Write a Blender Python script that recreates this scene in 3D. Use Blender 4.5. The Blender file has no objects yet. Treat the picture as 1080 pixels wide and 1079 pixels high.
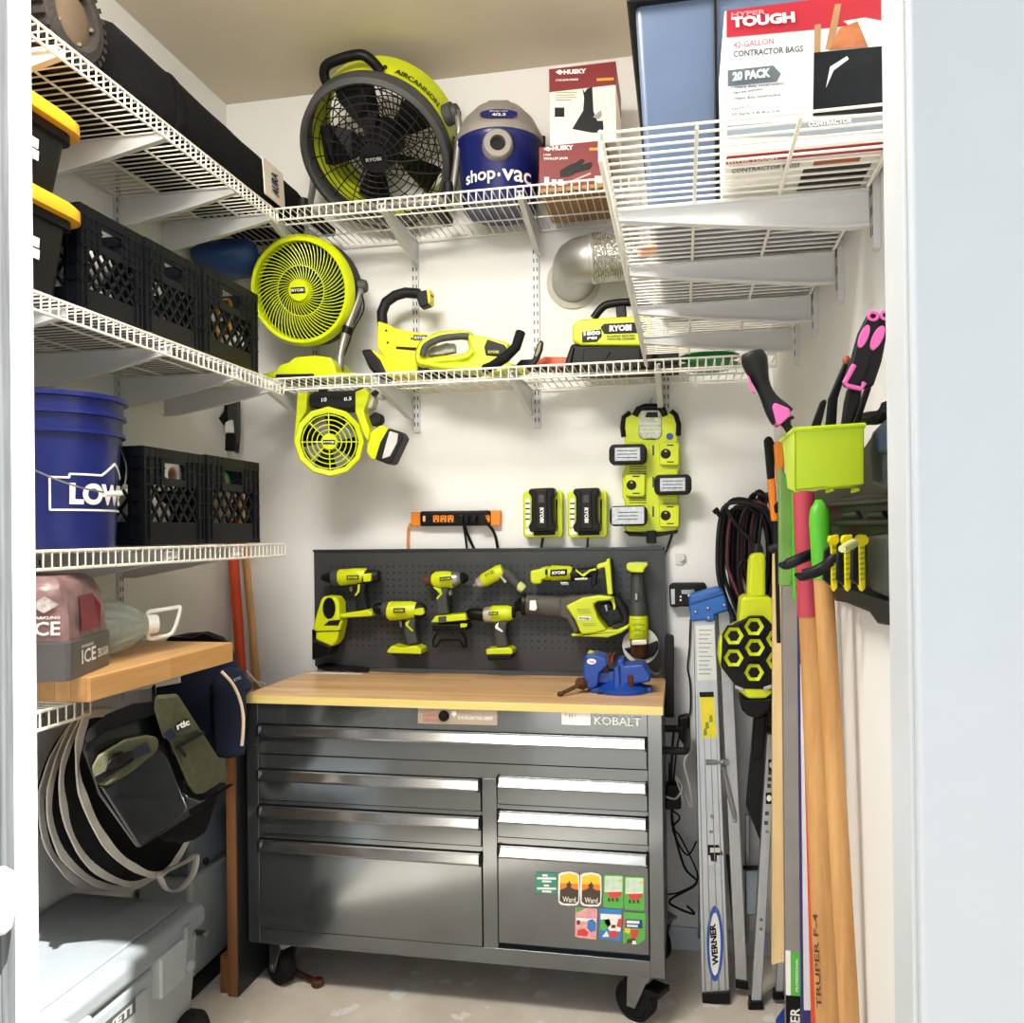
import bpy, math, random
from mathutils import Vector, Matrix, noise
from math import sin, cos, pi, radians
random.seed(7)
SC = bpy.context.scene
COL = SC.collection
V = Vector

# ---------------------------------------------------------------- camera
cam_d = bpy.data.cameras.new('camera')
cam = bpy.data.objects.new('camera', cam_d); COL.objects.link(cam)
cam_d.sensor_fit = 'HORIZONTAL'; cam_d.sensor_width = 36.0; cam_d.lens = 36.0 * 900 / 1080
cam_d.shift_y = 18.5 / 1080; cam_d.clip_start = 0.05
CAM_ROT = Matrix.Rotation(radians(11.3), 3, 'Z') @ Matrix.Rotation(radians(90.3), 3, 'X') @ Matrix.Rotation(radians(-0.65), 3, 'Z')
CAM_LOC = V((0, 0, 1.46))
cam.matrix_world = Matrix.Translation(CAM_LOC) @ CAM_ROT.to_4x4()
SC.camera = cam

# ---------------------------------------------------------------- world, sun, exposure
w = bpy.data.worlds.new('sky'); SC.world = w; w.use_nodes = True
bg = w.node_tree.nodes['Background']; bg.inputs[0].default_value = (0.74, 0.87, 1.0, 1); bg.inputs[1].default_value = 0.62
sun_d = bpy.data.lights.new('sun', 'SUN'); sun_d.energy = 13.0; sun_d.angle = radians(0.6); sun_d.color = (1, 0.97, 0.91)
sun = bpy.data.objects.new('sun', sun_d); COL.objects.link(sun)
sun.rotation_euler = V((-1.4, 1.1, -2.28)).to_track_quat('-Z', 'Y').to_euler()
def area(name, loc, aim, size, energy, color):
    d = bpy.data.lights.new(name, 'AREA'); d.shape = 'RECTANGLE'; d.size, d.size_y = size; d.energy = energy; d.color = color
    o = bpy.data.objects.new(name, d); COL.objects.link(o); o.location = loc
    o.rotation_euler = (V(aim) - V(loc)).to_track_quat('-Z', 'Y').to_euler(); return o
area('daylight_from_street', (-0.1, -2.8, 1.5), (-0.5, 3.0, 1.3), (3.4, 2.6), 24, (0.88, 0.95, 1.0))
area('daylight_off_driveway', (0.0, -1.6, 0.05), (-0.7, 3.0, 2.9), (3.2, 2.0), 24, (1.0, 0.93, 0.83))
area('added_fill_over_door', (-0.75, 1.02, 2.92), (-0.55, 2.2, 0.4), (0.9, 0.4), 50, (1.0, 0.94, 0.85))  # unseen fill light added to brighten the room
vs = SC.view_settings; vs.view_transform = 'Standard'; vs.look = 'None'; vs.gamma = 1.0; vs.use_curve_mapping = False
vs.exposure = 0.46
SC.cycles.max_bounces = 8; SC.cycles.diffuse_bounces = 5; SC.cycles.caustics_reflective = False; SC.cycles.caustics_refractive = False

# ---------------------------------------------------------------- picture measurements -> places
def ray(px, py): return CAM_ROT @ V(((px - 540) / 900, -(py - 558) / 900, -1))
def W(px, py, Y): d = ray(px, py); return CAM_LOC + d * (Y / d.y)
def WX(px, py, X): d = ray(px, py); return CAM_LOC + d * (X / d.x)
def WZ(px, py, Z): d = ray(px, py); return CAM_LOC + d * ((Z - 1.46) / d.z)
def crop(x0, y0, s): return lambda x, y: (x0 + x / s, y0 + y / s)
def PXM(px, py, Y): return (W(px + .5, py, Y) - W(px - .5, py, Y)).length
def view_frame(px, py):
    d = ray(px, py).normalized(); r = d.cross(V((0, 0, 1))).normalized(); return d, r, r.cross(d)
def facing(px, py, deg, turn):
    """direction a disc faces: away from the line of sight by deg, its back showing towards angle turn"""
    d, r, u = view_frame(px, py); a, t = radians(deg), radians(turn)
    return (-cos(a) * d - sin(a) * (cos(t) * r + sin(t) * u)).normalized()

# ---------------------------------------------------------------- materials
def lin(h):
    h = h.lstrip('#'); c = [int(h[i:i + 2], 16) / 255 for i in (0, 2, 4)]
    return [x / 12.92 if x <= .04045 else ((x + .055) / 1.055) ** 2.4 for x in c] + [1]
MATS = {}
def mat(name, hexc, rough=.5, metal=0., var=.06, scale=14, bump=0., bscale=60, stretch=(1, 1, 1), coat=0., alpha=1., trans=0., spec=None):
    if name in MATS: return MATS[name]
    m = bpy.data.materials.new(name); m.use_nodes = True; nt = m.node_tree; n = nt.nodes; L = nt.links
    b = n['Principled BSDF']; b.inputs['Roughness'].default_value = rough; b.inputs['Metallic'].default_value = metal
    b.inputs['Coat Weight'].default_value = coat; b.inputs['Alpha'].default_value = alpha; b.inputs['Transmission Weight'].default_value = trans
    lum = sum(lin(hexc)[:3]) / 3; b.inputs['Specular IOR Level'].default_value = spec if spec is not None else (.22 if lum < .012 and not metal and not coat else .5)
    tc = n.new('ShaderNodeTexCoord'); mp = n.new('ShaderNodeMapping'); mp.inputs['Scale'].default_value = stretch
    L.new(tc.outputs['Object'], mp.inputs[0])
    nz = n.new('ShaderNodeTexNoise'); nz.inputs['Scale'].default_value = scale; nz.inputs['Detail'].default_value = 3
    L.new(mp.outputs[0], nz.inputs['Vector'])
    c = lin(hexc); cr = n.new('ShaderNodeValToRGB'); e = cr.color_ramp.elements
    e[0].position = .3; e[1].position = .7
    e[0].color = [x * (1 - var) for x in c[:3]] + [1]; e[1].color = [min(1, x * (1 + var)) for x in c[:3]] + [1]
    L.new(nz.outputs['Fac'], cr.inputs[0]); L.new(cr.outputs[0], b.inputs['Base Color'])
    if bump:
        n2 = n.new('ShaderNodeTexNoise'); n2.inputs['Scale'].default_value = bscale; L.new(mp.outputs[0], n2.inputs['Vector'])
        bp = n.new('ShaderNodeBump'); bp.inputs['Strength'].default_value = bump; bp.inputs['Distance'].default_value = .01
        L.new(n2.outputs['Fac'], bp.inputs['Height']); L.new(bp.outputs[0], b.inputs['Normal'])
    MATS[name] = m; return m
def wood(name, a, b_, along='X', freq=30, rough=.4, block=None):
    m = bpy.data.materials.new(name); m.use_nodes = True; nt = m.node_tree; n = nt.nodes; L = nt.links; b = n['Principled BSDF']
    b.inputs['Roughness'].default_value = rough
    tc = n.new('ShaderNodeTexCoord'); mp = n.new('ShaderNodeMapping')
    s = {'X': (1.2, freq, freq), 'Y': (freq, 1.2, freq), 'Z': (freq, freq, 1.2)}[along]; mp.inputs['Scale'].default_value = s
    L.new(tc.outputs['Object'], mp.inputs[0])
    nz = n.new('ShaderNodeTexNoise'); nz.inputs['Scale'].default_value = 1; nz.inputs['Detail'].default_value = 6; nz.inputs['Roughness'].default_value = .65
    L.new(mp.outputs[0], nz.inputs['Vector'])
    cr = n.new('ShaderNodeValToRGB'); cr.color_ramp.elements[0].position = .32; cr.color_ramp.elements[1].position = .68
    cr.color_ramp.elements[0].color = lin(a); cr.color_ramp.elements[1].color = lin(b_)
    L.new(nz.outputs['Fac'], cr.inputs[0]); out = cr.outputs[0]
    if block:
        m2 = n.new('ShaderNodeMapping'); L.new(tc.outputs['Object'], m2.inputs[0])
        if along == 'Y': m2.inputs['Rotation'].default_value = (0, 0, pi / 2)
        br = n.new('ShaderNodeTexBrick'); br.inputs['Scale'].default_value = 1; br.inputs['Brick Width'].default_value = block[0]; br.inputs['Row Height'].default_value = block[1]
        br.inputs['Mortar Size'].default_value = .0006; br.offset_frequency = 2; br.offset = .37
        br.inputs['Color1'].default_value = (1, 1, 1, 1); br.inputs['Color2'].default_value = (.80, .74, .66, 1); br.inputs['Mortar'].default_value = (.45, .36, .26, 1)
        L.new(m2.outputs[0], br.inputs['Vector'])
        mx = n.new('ShaderNodeMix'); mx.data_type = 'RGBA'; mx.blend_type = 'MULTIPLY'; mx.inputs[0].default_value = 1
        L.new(out, mx.inputs[6]); L.new(br.outputs['Color'], mx.inputs[7]); out = mx.outputs[2]
    L.new(out, b.inputs['Base Color']); MATS[name] = m; return m

LIME = mat('lime_plastic', '#c8d610', .38, var=.04)
LIME2 = mat('yellow_green_plastic', '#e2d300', .38, var=.04)
LGREY = mat('grey_overmould', '#3c3e3d', .6, var=.08)
DARK = mat('dark_plastic', '#1a1b1d', .5, var=.1)
BLACK = mat('black_plastic', '#0b0b0c', .42, var=.15)
BLK2 = mat('black_rubber', '#101112', .75, var=.15, bump=.2)
CRATE = mat('crate_plastic', '#080b10', .4, var=.12)
WHITE = mat('white_print', '#f2f1ec', .55, var=.02)
WIRE = mat('white_coated_wire', '#e9e6dc', .35, var=.02)
BRKT = mat('white_bracket_paint', '#cfd1d2', .4, var=.02)
SILV = mat('brushed_aluminium', '#b2b3b3', .4, .8, var=.06, stretch=(8, 8, .4))
STEEL = mat('grey_steel', '#8d8f90', .35, .9, var=.1)
TUBEG = mat('grey_tube_metal', '#8c8a86', .4, .6, var=.06)
CHEST = mat('charcoal_enamel', '#7c8185', .15, .85, var=.05, scale=6, bump=.02, bscale=4)
CHESTD = mat('dark_enamel', '#3a3d40', .35, .5, var=.06)
PULL = mat('drawer_pull_metal', '#94989b', .18, .95, var=.04)
RED = mat('red_print', '#74121a', .5, var=.04)
CREAM = mat('cream_carton', '#e9dfcf', .6, var=.03)
CARD = mat('brown_cardboard', '#a67f55', .75, var=.08, bump=.1)
BLUE = mat('blue_plastic', '#0f1c62', .28, var=.05)
VBLUE = mat('vacuum_blue', '#101b5c', .3, var=.05)
TBLUE = mat('tarp_blue', '#173a6e', .5, var=.15)
VGREY = mat('warm_grey_plastic', '#8b8580', .45, var=.05)
YEL = mat('yellow_plastic', '#d1981f', .4, var=.04)
ORNG = mat('orange_plastic', '#e8871c', .42, var=.05)
ORED = mat('orange_red_paint', '#d8481c', .45, var=.08)
PINK = mat('pink_rubber', '#e667b4', .5, var=.05)
CBLUE = mat('cast_blue_enamel', '#12429e', .4, var=.12, bump=.15, bscale=120)
RUST = mat('rusty_steel', '#5f3a28', .75, .4, var=.25, scale=60, bump=.3)
FABB = mat('black_fabric', '#0d0d0f', 1, var=.2, bump=.35, bscale=220)
NAVY = mat('navy_fabric', '#101a33', .9, var=.15, bump=.35, bscale=200)
OLIVE = mat('olive_fabric', '#4a4b34', .9, var=.18, scale=40, bump=.35, bscale=240)
VINYL = mat('glossy_black_vinyl', '#0d0f12', .2, var=.1, coat=.5)
STRAPW = mat('grey_white_webbing', '#c9c4bd', .85, var=.1, bump=.25, bscale=250)
COOLG = mat('grey_cooler_plastic', '#8f9699', .5, var=.05, bump=.06, bscale=90)
COOLD = mat('grey_cooler_lid_plastic', '#767c81', .5, var=.05, bump=.06, bscale=90)
TOTED = mat('black_tote_plastic', '#131416', .45, var=.1)
GREEN = mat('green_rubber', '#55b62a', .45, var=.08)
GREEN2 = mat('dark_green_plastic', '#1f7a42', .45, var=.08)
REDR = mat('red_rubber_sleeve', '#b03a4c', .5, var=.08)
GREYB = mat('grey_level_body', '#8b8582', .45, var=.06)
WALLM = mat('wall_paint', '#e6e6e5', .75, var=.015, scale=3, bump=.03, bscale=180)
CEILM = mat('ceiling_paint', '#d3c8b4', .85, var=.02, scale=3, bump=.05, bscale=160)
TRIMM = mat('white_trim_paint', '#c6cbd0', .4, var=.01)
BB = wood('butcher_block', '#dba468', '#efc68c', 'Y', 26, .38, (.55, .04))
WORKTOP = wood('beech_worktop', '#d6a878', '#ecca9e', 'X', 24, .35, (.5, .03))
EDGEW = wood('pale_sealed_edge', '#dcc170', '#ecd98f', 'X', 30, .4)
HANDW = wood('ash_handle_wood', '#a9763f', '#d3a265', 'Z', 26, .45)
PALEW = wood('pale_board_wood', '#d9b579', '#ecd2a0', 'Z', 26, .5)
RAWW = wood('raw_plank_edge', '#6e4325', '#96653c', 'Z', 60, .8)
BLACKW = mat('black_painted_board', '#1d1f22', .5, var=.15, bump=.1)

def floor_mat():
    m = bpy.data.materials.new('worn_concrete'); m.use_nodes = True; nt = m.node_tree; n = nt.nodes; L = nt.links; b = n['Principled BSDF']
    b.inputs['Roughness'].default_value = .75; tc = n.new('ShaderNodeTexCoord')
    def nz(sc, det, lo, hi, c0, c1):
        a = n.new('ShaderNodeTexNoise'); a.inputs['Scale'].default_value = sc; a.inputs['Detail'].default_value = det; L.new(tc.outputs['Object'], a.inputs['Vector'])
        r = n.new('ShaderNodeValToRGB'); r.color_ramp.elements[0].position = lo; r.color_ramp.elements[1].position = hi
        r.color_ramp.elements[0].color = c0; r.color_ramp.elements[1].color = c1; L.new(a.outputs['Fac'], r.inputs[0]); return r.outputs[0]
    base = nz(5, 6, .3, .7, lin('#cbc1b2'), lin('#e2d9cc'))
    patch = nz(9, 4, .60, .64, (0, 0, 0, 1), (1, 1, 1, 1))
    mx = n.new('ShaderNodeMix'); mx.data_type = 'RGBA'; L.new(patch, mx.inputs[0]); L.new(base, mx.inputs[6]); mx.inputs[7].default_value = lin('#e9e6e2')
    L.new(mx.outputs[2], b.inputs['Base Color']); return m
FLOORM = floor_mat()
DRIVE = mat('driveway_concrete', '#7f7a71', .85, var=.08, scale=4, bump=.1)

# ---------------------------------------------------------------- mesh builder
ORG = {}
class MB:
    def __init__(s, xf=None): s.v = []; s.f = []; s.m = []; s.xf = xf
    def add(s, vs, fs, mi=0):
        o = len(s.v); s.v += [(s.xf @ V(p)) if s.xf else V(p) for p in vs]
        for f in fs: s.f.append([i + o for i in f]); s.m.append(mi)
        return s
    def hexa(s, p, mi=0):   # 8 points: bottom loop then top loop
        return s.add(p, [(3, 2, 1, 0), (4, 5, 6, 7), (0, 1, 5, 4), (1, 2, 6, 5), (2, 3, 7, 6), (3, 0, 4, 7)], mi)
    def box(s, lo, hi, mi=0, rot=None):
        (a, b, c), (d, e, f) = lo, hi
        p = [V(q) for q in ((a, b, c), (d, b, c), (d, e, c), (a, e, c), (a, b, f), (d, b, f), (d, e, f), (a, e, f))]
        if rot:
            ce = (p[0] + p[6]) / 2; p = [ce + rot @ (q - ce) for q in p]
        return s.hexa(p, mi)
    def obox(s, c, r, u, n, mi=0):   # centre, half-vectors
        c, r, u, n = V(c), V(r), V(u), V(n)
        return s.hexa([c - r - u - n, c + r - u - n, c + r + u - n, c - r + u - n, c - r - u + n, c + r - u + n, c + r + u + n, c - r + u + n], mi)
    def prism(s, pts, vec, mi=0):
        n = len(pts); vec = V(vec); a = [V(p) for p in pts]
        return s.add(a + [p + vec for p in a], [tuple(range(n)), tuple(range(2 * n - 1, n - 1, -1))] + [((i + 1) % n, i, n + i, n + (i + 1) % n) for i in range(n)], mi)
    def rings(s, rs, mi=0, cap=True, closed=False):
        n = len(rs[0]); vs = [p for r in rs for p in r]; fs = []; k = len(rs)
        for i in range(k if closed else k - 1):
            a, b = i * n, ((i + 1) % k) * n
            fs += [(a + j, a + (j + 1) % n, b + (j + 1) % n, b + j) for j in range(n)]
        if cap and not closed: fs += [tuple(range(n - 1, -1, -1)), tuple(range((k - 1) * n, k * n))]
        return s.add(vs, fs, mi)
    def tube(s, pts, r, n=8, closed=False, mi=0, r2=None):
        pts = [V(p) for p in pts]; k = len(pts); rr = r if isinstance(r, (list, tuple)) else [r] * k
        up = None; out = []
        for i, p in enumerate(pts):
            a = pts[i - 1] if (i or closed) else p; b = pts[(i + 1) % k] if (i < k - 1 or closed) else p
            t = (b - a).normalized()
            if up is None:
                up = t.cross(V((0, 1, 0)) if abs(t.y) < .9 else V((1, 0, 0))).normalized()
            up = (up - t * up.dot(t)).normalized(); sd = t.cross(up)
            q = rr[i]; q2 = q if r2 is None else q * r2
            out.append([p + up * q * cos(2 * pi * j / n) + sd * q2 * sin(2 * pi * j / n) for j in range(n)])
        return s.rings(out, mi, True, closed)
    def lathe(s, p0, p1, prof, n=24, mi=0, cap=True, sq=1.0):
        p0, p1 = V(p0), V(p1); ax = p1 - p0; t = ax.normalized()
        e = t.cross(V((0, 1, 0)) if abs(t.y) < .9 else V((0, 0, 1))).normalized(); g = t.cross(e)
        return s.rings([[p0 + ax * a + e * r * cos(2 * pi * j / n) + g * r * sq * sin(2 * pi * j / n) for j in range(n)] for a, r in prof], mi, cap)
    def ball(s, c, r, n=14, mi=0):
        c = V(c); r = r if isinstance(r, (tuple, list, Vector)) else (r, r, r)
        R = []
        for i in range(1, n // 2 + 1):
            a = pi * i / (n // 2 + 1)
            R.append([c + V((r[0] * sin(a) * cos(2 * pi * j / n), r[1] * sin(a) * sin(2 * pi * j / n), -r[2] * cos(a))) for j in range(n)])
        return s.rings(R, mi)
    def build(s, name, mats, parent=None, bevel=0, seg=2, smooth=42, sub=0, label=None):
        me = bpy.data.meshes.new(name)
        if parent is None:
            lo = V([min(p[i] for p in s.v) for i in range(3)]); hi = V([max(p[i] for p in s.v) for i in range(3)])
            org = V(((lo.x + hi.x) / 2, (lo.y + hi.y) / 2, lo.z))
        else: org = ORG[parent.name]
        me.from_pydata([p - org for p in s.v], [], s.f)
        for m in (mats if isinstance(mats, (list, tuple)) else [mats]): me.materials.append(m)
        if len(me.polygons) == len(s.m): me.polygons.foreach_set('material_index', s.m)
        me.update()
        o = bpy.data.objects.new(name, me); COL.objects.link(o)
        if parent is None: o.location = org
        else: o.parent = parent
        ORG[o.name] = org
        if smooth and not bevel:
            me.shade_smooth(); me.set_sharp_from_angle(angle=radians(smooth))
        if bevel:
            b = o.modifiers.new('bevel', 'BEVEL'); b.width = bevel; b.segments = seg; b.limit_method = 'ANGLE'; b.angle_limit = radians(35)
            me.shade_smooth(); b.harden_normals = True
        if sub:
            q = o.modifiers.new('sub', 'SUBSURF'); q.levels = q.render_levels = sub
        if label: o['label'] = label
        return o
def tag(o, label, cat, group=None):
    o['label'] = label; o['category'] = cat
    if group: o['group'] = group
    return o
def thing(name, label, cat, loc=(0, 0, 0), group=None, local=False):
    o = bpy.data.objects.new(name, None); COL.objects.link(o); o.location = loc; o.empty_display_size = .05
    ORG[o.name] = V((0, 0, 0)) if local else V(loc)
    return tag(o, label, cat, group)
def struct(o): o['kind'] = 'structure'; return o
def dup(root, delta, label=None, group=None, rot=None):
    r = root.copy(); COL.objects.link(r); r.location = root.location + V(delta)
    if rot is not None: r.rotation_euler.z = rot
    if label: r['label'] = label
    if group: r['group'] = group
    for ch in list(root.children):
        c = ch.copy(); COL.objects.link(c); c.parent = r
        for g in ch.children:
            d = g.copy(); COL.objects.link(d); d.parent = c
    return r
def tri_text(ob):
    import bmesh
    me = bpy.data.meshes.new_from_object(ob); bpy.data.objects.remove(ob)
    b = bmesh.new(); b.from_mesh(me); bmesh.ops.remove_doubles(b, verts=b.verts, dist=.0005); bmesh.ops.triangulate(b, faces=b.faces)
    bmesh.ops.subdivide_edges(b, edges=[e for e in b.edges if e.calc_length() > .25], cuts=2); bmesh.ops.triangulate(b, faces=b.faces); b.to_mesh(me); b.free(); return me
def text(s, O, R_, U, m, parent, name='lettering', bold=.02, depth=.0008, shear=0):
    cu = bpy.data.curves.new('t', 'FONT'); cu.body = s; cu.size = 1; cu.offset = bold; cu.shear = shear; cu.resolution_u = 2
    ob = bpy.data.objects.new('t', cu); me0 = bpy.data.meshes.new_from_object(ob)
    bpy.data.objects.remove(ob); bpy.data.curves.remove(cu)
    vs = [v.co.copy() for v in me0.vertices]; fs = [tuple(p.vertices) for p in me0.polygons]; bpy.data.meshes.remove(me0)
    x0, x1 = min(v.x for v in vs), max(v.x for v in vs); y0, y1 = min(v.y for v in vs), max(v.y for v in vs)
    O, R_, U = V(O), V(R_), V(U); N = R_.cross(U).normalized() * depth
    b = MB(); b.add([O + R_ * ((v.x - x0) / (x1 - x0)) + U * ((v.y - y0) / (y1 - y0)) + N for v in vs], fs)
    return b.build(name, m, parent, smooth=0)
def decal(O, R_, U, m, parent, name, t=.0012, label=None):
    O, R_, U = V(O), V(R_), V(U); N = R_.cross(U).normalized() * t
    return MB().prism([O + N, O + R_ + N, O + R_ + U + N, O + U + N], -N).build(name, m, parent, smooth=0, label=label)
def tpx(s, ll, lr, ul, Y, m, parent, name='lettering', bold=.02, depth=.0008):
    o = W(*ll, Y); return text(s, o, W(*lr, Y) - o, W(*ul, Y) - o, m, parent, name, bold, depth)
def dpx(ll, lr, ul, Y, m, parent, name='label_plate', t=.0012, label=None):
    o = W(*ll, Y); return decal(o, W(*lr, Y) - o, W(*ul, Y) - o, m, parent, name, t, label)
def slab(parent, name, m, f, pts, Y, depth, bevel=.004, seg=2, label=None):
    """outline measured on the plane Y (its front), going back by depth"""
    return MB().prism([W(*f(*p), Y) for p in pts][::-1], V((0, depth, 0))).build(name, m, parent, bevel, seg, label=label)
def turned(parent, name, m, f, a, b, prof, s, Y, n=20, sq=1., label=None):
    """turned body along a-b (crop pixels); prof radii in crop pixels, s crop pixels per picture pixel"""
    p0, p1 = W(*f(*a), Y), W(*f(*b), Y); k = PXM(*f(*a), Y) / s
    return MB().lathe(p0, p1, [(t, r * k) for t, r in prof], n, sq=sq).build(name, m, parent, label=label)
def rod(parent, name, m, f, pts, r, Y, n=8, label=None):
    return MB().tube([W(*f(*p[:2]), p[2] if len(p) > 2 else Y) for p in pts], r, n).build(name, m, parent, label=label)
def smooth_path(pts, k=6):
    pts = [V(p) for p in pts]; out = []
    for i in range(len(pts) - 1):
        p0 = pts[max(i - 1, 0)]; p1 = pts[i]; p2 = pts[i + 1]; p3 = pts[min(i + 2, len(pts) - 1)]
        for j in range(k):
            t = j / k
            out.append(.5 * ((2 * p1) + (p2 - p0) * t + (2 * p0 - 5 * p1 + 4 * p2 - p3) * t * t + (3 * p1 - p0 - 3 * p2 + p3) * t ** 3))
    out.append(pts[-1]); return out

# ================================================================ THE ROOM
XL, XR, YB, ZC = -1.73, .31, 3.05, 3.15
def S(name, m, lo, hi, bevel=0): return struct(MB().box(lo, hi).build(name, m, bevel=bevel))
S('floor', FLOORM, (XL - .1, .80, -.1), (XR + .1, YB + .1, 0))
S('driveway', DRIVE, (-7, -9, -.15), (7, .80, -.02))
S('wall_left', WALLM, (XL - .1, .80, 0), (XL, YB + .1, ZC + .1))
S('wall_right', WALLM, (XR, .93, 0), (XR + .1, YB + .1, ZC + .1))
S('wall_back', WALLM, (XL, YB, 0), (XR, YB + .1, ZC + .1))
S('ceiling', CEILM, (XL, .80, ZC), (XR, YB, ZC + .1))
b = MB(); b.box((-3.5, .80, -.02), (-.751, .855, 3.4)); b.box((.224, .843, -.02), (2.5, .93, 3.4)); b.box((-.751, .80, 2.70), (.224, .93, 3.4))
struct(b.build('wall_front', WALLM))
S('trim_1', mat('sunlit_jamb_paint', '#eceef0', .4, var=.01), (-.751, .824, 0), (-.731, .858, 2.70), .003)  # lighter copy of the white trim, sunlight put into its colour
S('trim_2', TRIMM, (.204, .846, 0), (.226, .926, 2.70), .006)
b = MB(); b.box((.206, .826, 0), (.50, .843, 2.75)); struct(b.build('trim_3', TRIMM, bevel=.006))
# ribbed grey weather strip on the outer edge of the left jamb
b = MB(); b.box((-.80, .812, 0), (-.733, .8235, 2.7))
for k in range(4): b.tube([(-.736 - .008 * k, .812, 0), (-.736 - .008 * k, .812, 2.7)], .003, 6)
struct(b.build('trim_4', mat('weather_strip', '#5f6265', .6, var=.3, scale=30, stretch=(3, 3, .15), bump=.2)))
S('unseen_sun_blocker', WALLM, (.50, .40, -.02), (.70, .84, 3.4))  # unseen block added to keep direct sun off the right casing
S('baseboard_back', TRIMM, (XL, YB - .012, 0), (XR, YB, .08), .003)
S('baseboard_right', TRIMM, (XR - .012, .93, 0), (XR, YB - .012, .08), .003)
sp = thing('strike_plate', 'white curved latch plate on the grey edge of the door frame', 'latch', (-.742, .78, .93))
MB().lathe(W(2, 985, .78), W(2, 915, .78), [(0, .004), (.1, .012), (.5, .016), (.9, .012), (1, .004)], 14).build('plate', TRIMM, sp)

# ================================================================ WIRE SHELVES
def wire_shelf(label, O, along, out, length, depth, br, group, step=.0254, lip=.036, rods=3, bh=.085):
    O, along, out = V(O), V(along), V(out); Zv = V((0, 0, 1))
    t = thing('wire_shelf', label, 'shelf', O, group)
    n = int(length / step); b = MB()
    for i in range(n + 1):
        a = O + along * (length * i / n); b.tube([a, a + out * depth], .0021, 5)
    for k in range(rods):
        q = O + out * (depth * k / rods + .004) - Zv * .005; b.tube([q, q + along * length], .0032, 6)
    b.build('wire_deck', WIRE, t)
    b = MB(); q = O + out * depth
    for dz, r in ((.002, .0036), (-lip, .0036)): b.tube([q + Zv * dz, q + Zv * dz + along * length], r, 6)
    for i in range(n + 1):
        a = q + along * (length * i / n) + out * .001; b.tube([a, a - Zv * lip], .0021, 5)
    b.build('front_lip', WIRE, t)
    for d in br:
        a = O + along * d; z0 = -.010
        pr = [a + Zv * z0 + out * .002, a + out * (depth - .006) + Zv * z0, a + out * (depth - .006) + Zv * (z0 - .016), a + out * (depth * .55) + Zv * (z0 - .016 - (bh - .016) * .55), a + out * .05 + Zv * (z0 - bh), a + out * .002 + Zv * (z0 - bh)]
        b = MB(); b.prism([p - along * .002 for p in pr], along * .004)
        for i, j in ((0, 1), (2, 3), (3, 4), (4, 5)):
            m = (pr[i] + pr[j]) / 2; r = (pr[j] - pr[i]) / 2; b.obox(m, r, along * .009, r.cross(along).normalized() * .0018)
        b.build('bracket', BRKT, t)
    return t
SLOT = mat('slot_shadow_gap', '#4a4844', .8)
def standard(label, x, y, z0, z1, n, group):
    """slotted wall upright at (x,y), facing n"""
    n = V(n); s = V((0, 0, 1)).cross(n); b = MB(); c = V((x, y, 0)); Z = V((0, 0, 1))
    b.obox(c + n * .006 + Z * (z0 + z1) / 2, s * .0125, Z * (z1 - z0) / 2, n * .0055)
    z = z0 + .03
    while z < z1 - .03:
        for sg in (-1, 1): b.obox(c + n * .0117 + s * sg * .006 + Z * z, s * .002, Z * .0075, n * .0004, 1)
        z += .032
    tag(b.build('wall_standard', [BRKT, SLOT], bevel=.0), label, 'shelf upright', group)
GL, GB = 'wire shelves on the left wall', 'wire shelves on the back wall'
LX = XL + .014
wire_shelf('top wire shelf on left wall, carrying a long black bag and a tyre', (LX, 1.16, 2.53), (0, 1, 0), (1, 0, 0), 1.45, .416, (.46, .85, 1.213, 1.44), GL)
wire_shelf('wire shelf on left wall carrying yellow lidded totes and three milk crates', (LX, 1.16, 1.967), (0, 1, 0), (1, 0, 0), 1.48, .416, (.46, .85, 1.213, 1.44), GL)
wire_shelf('wire shelf on left wall carrying the blue bucket and two milk crates', (LX, 1.16, 1.432), (0, 1, 0), (1, 0, 0), 1.48, .416, (.87, 1.213), GL)
wire_shelf('lowest wire shelf on left wall, under the thick butcher block', (LX, 1.16, 1.090), (0, 1, 0), (1, 0, 0), 0.58, .372, (.40,), GL)
for y, tx in ((1.71, 'hidden behind the yellow lidded totes'), (2.033, 'behind the blue bucket'), (2.373, 'beside the far milk crates')):
    standard('slotted white upright on the left wall, ' + tx, XL, y, .95, 2.60, (1, 0, 0), 'slotted uprights on the left wall')
BY = YB - .014
wire_shelf('upper back wall wire shelf carrying the big drum fan and shop vacuum', (-1.655, BY, 2.556), (1, 0, 0), (0, -1, 0), 1.94, .386, (.30, .70, 1.16, 1.62), GB)
wire_shelf('lower back wall wire shelf carrying yellow green tools and pressure washer', (-1.40, BY, 1.985), (1, 0, 0), (0, -1, 0), 1.68, .386, (.02, .42, .87, 1.33), GB)
for x, tx in ((-1.365, 'behind the round lime fan'), (-.965, 'behind the black curved handle'), (-.51, 'between the chainsaw and silver duct'), (-.05, 'behind the pressure washer')):
    standard('slotted white upright on the back wall, ' + tx, x, YB, 1.84, 2.66, (0, -1, 0), 'slotted uprights on the back wall')
wire_shelf('wire shelf on the right wall carrying the contractor bag box', (XR - .014, 1.165, 2.005), (0, 1, 0), (-1, 0, 0), 1.475, .400, (.265, .575, .885, 1.205), None, bh=.056)
for y, tx in ((1.43, 'nearest the doorway'), (1.74, 'second from the doorway'), (2.05, 'third from the doorway'), (2.37, 'nearest the back corner')):
    standard('slotted white upright on the right wall, ' + tx, XR, y, 1.90, 2.5, (-1, 0, 0), 'slotted uprights on the right wall')

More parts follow.
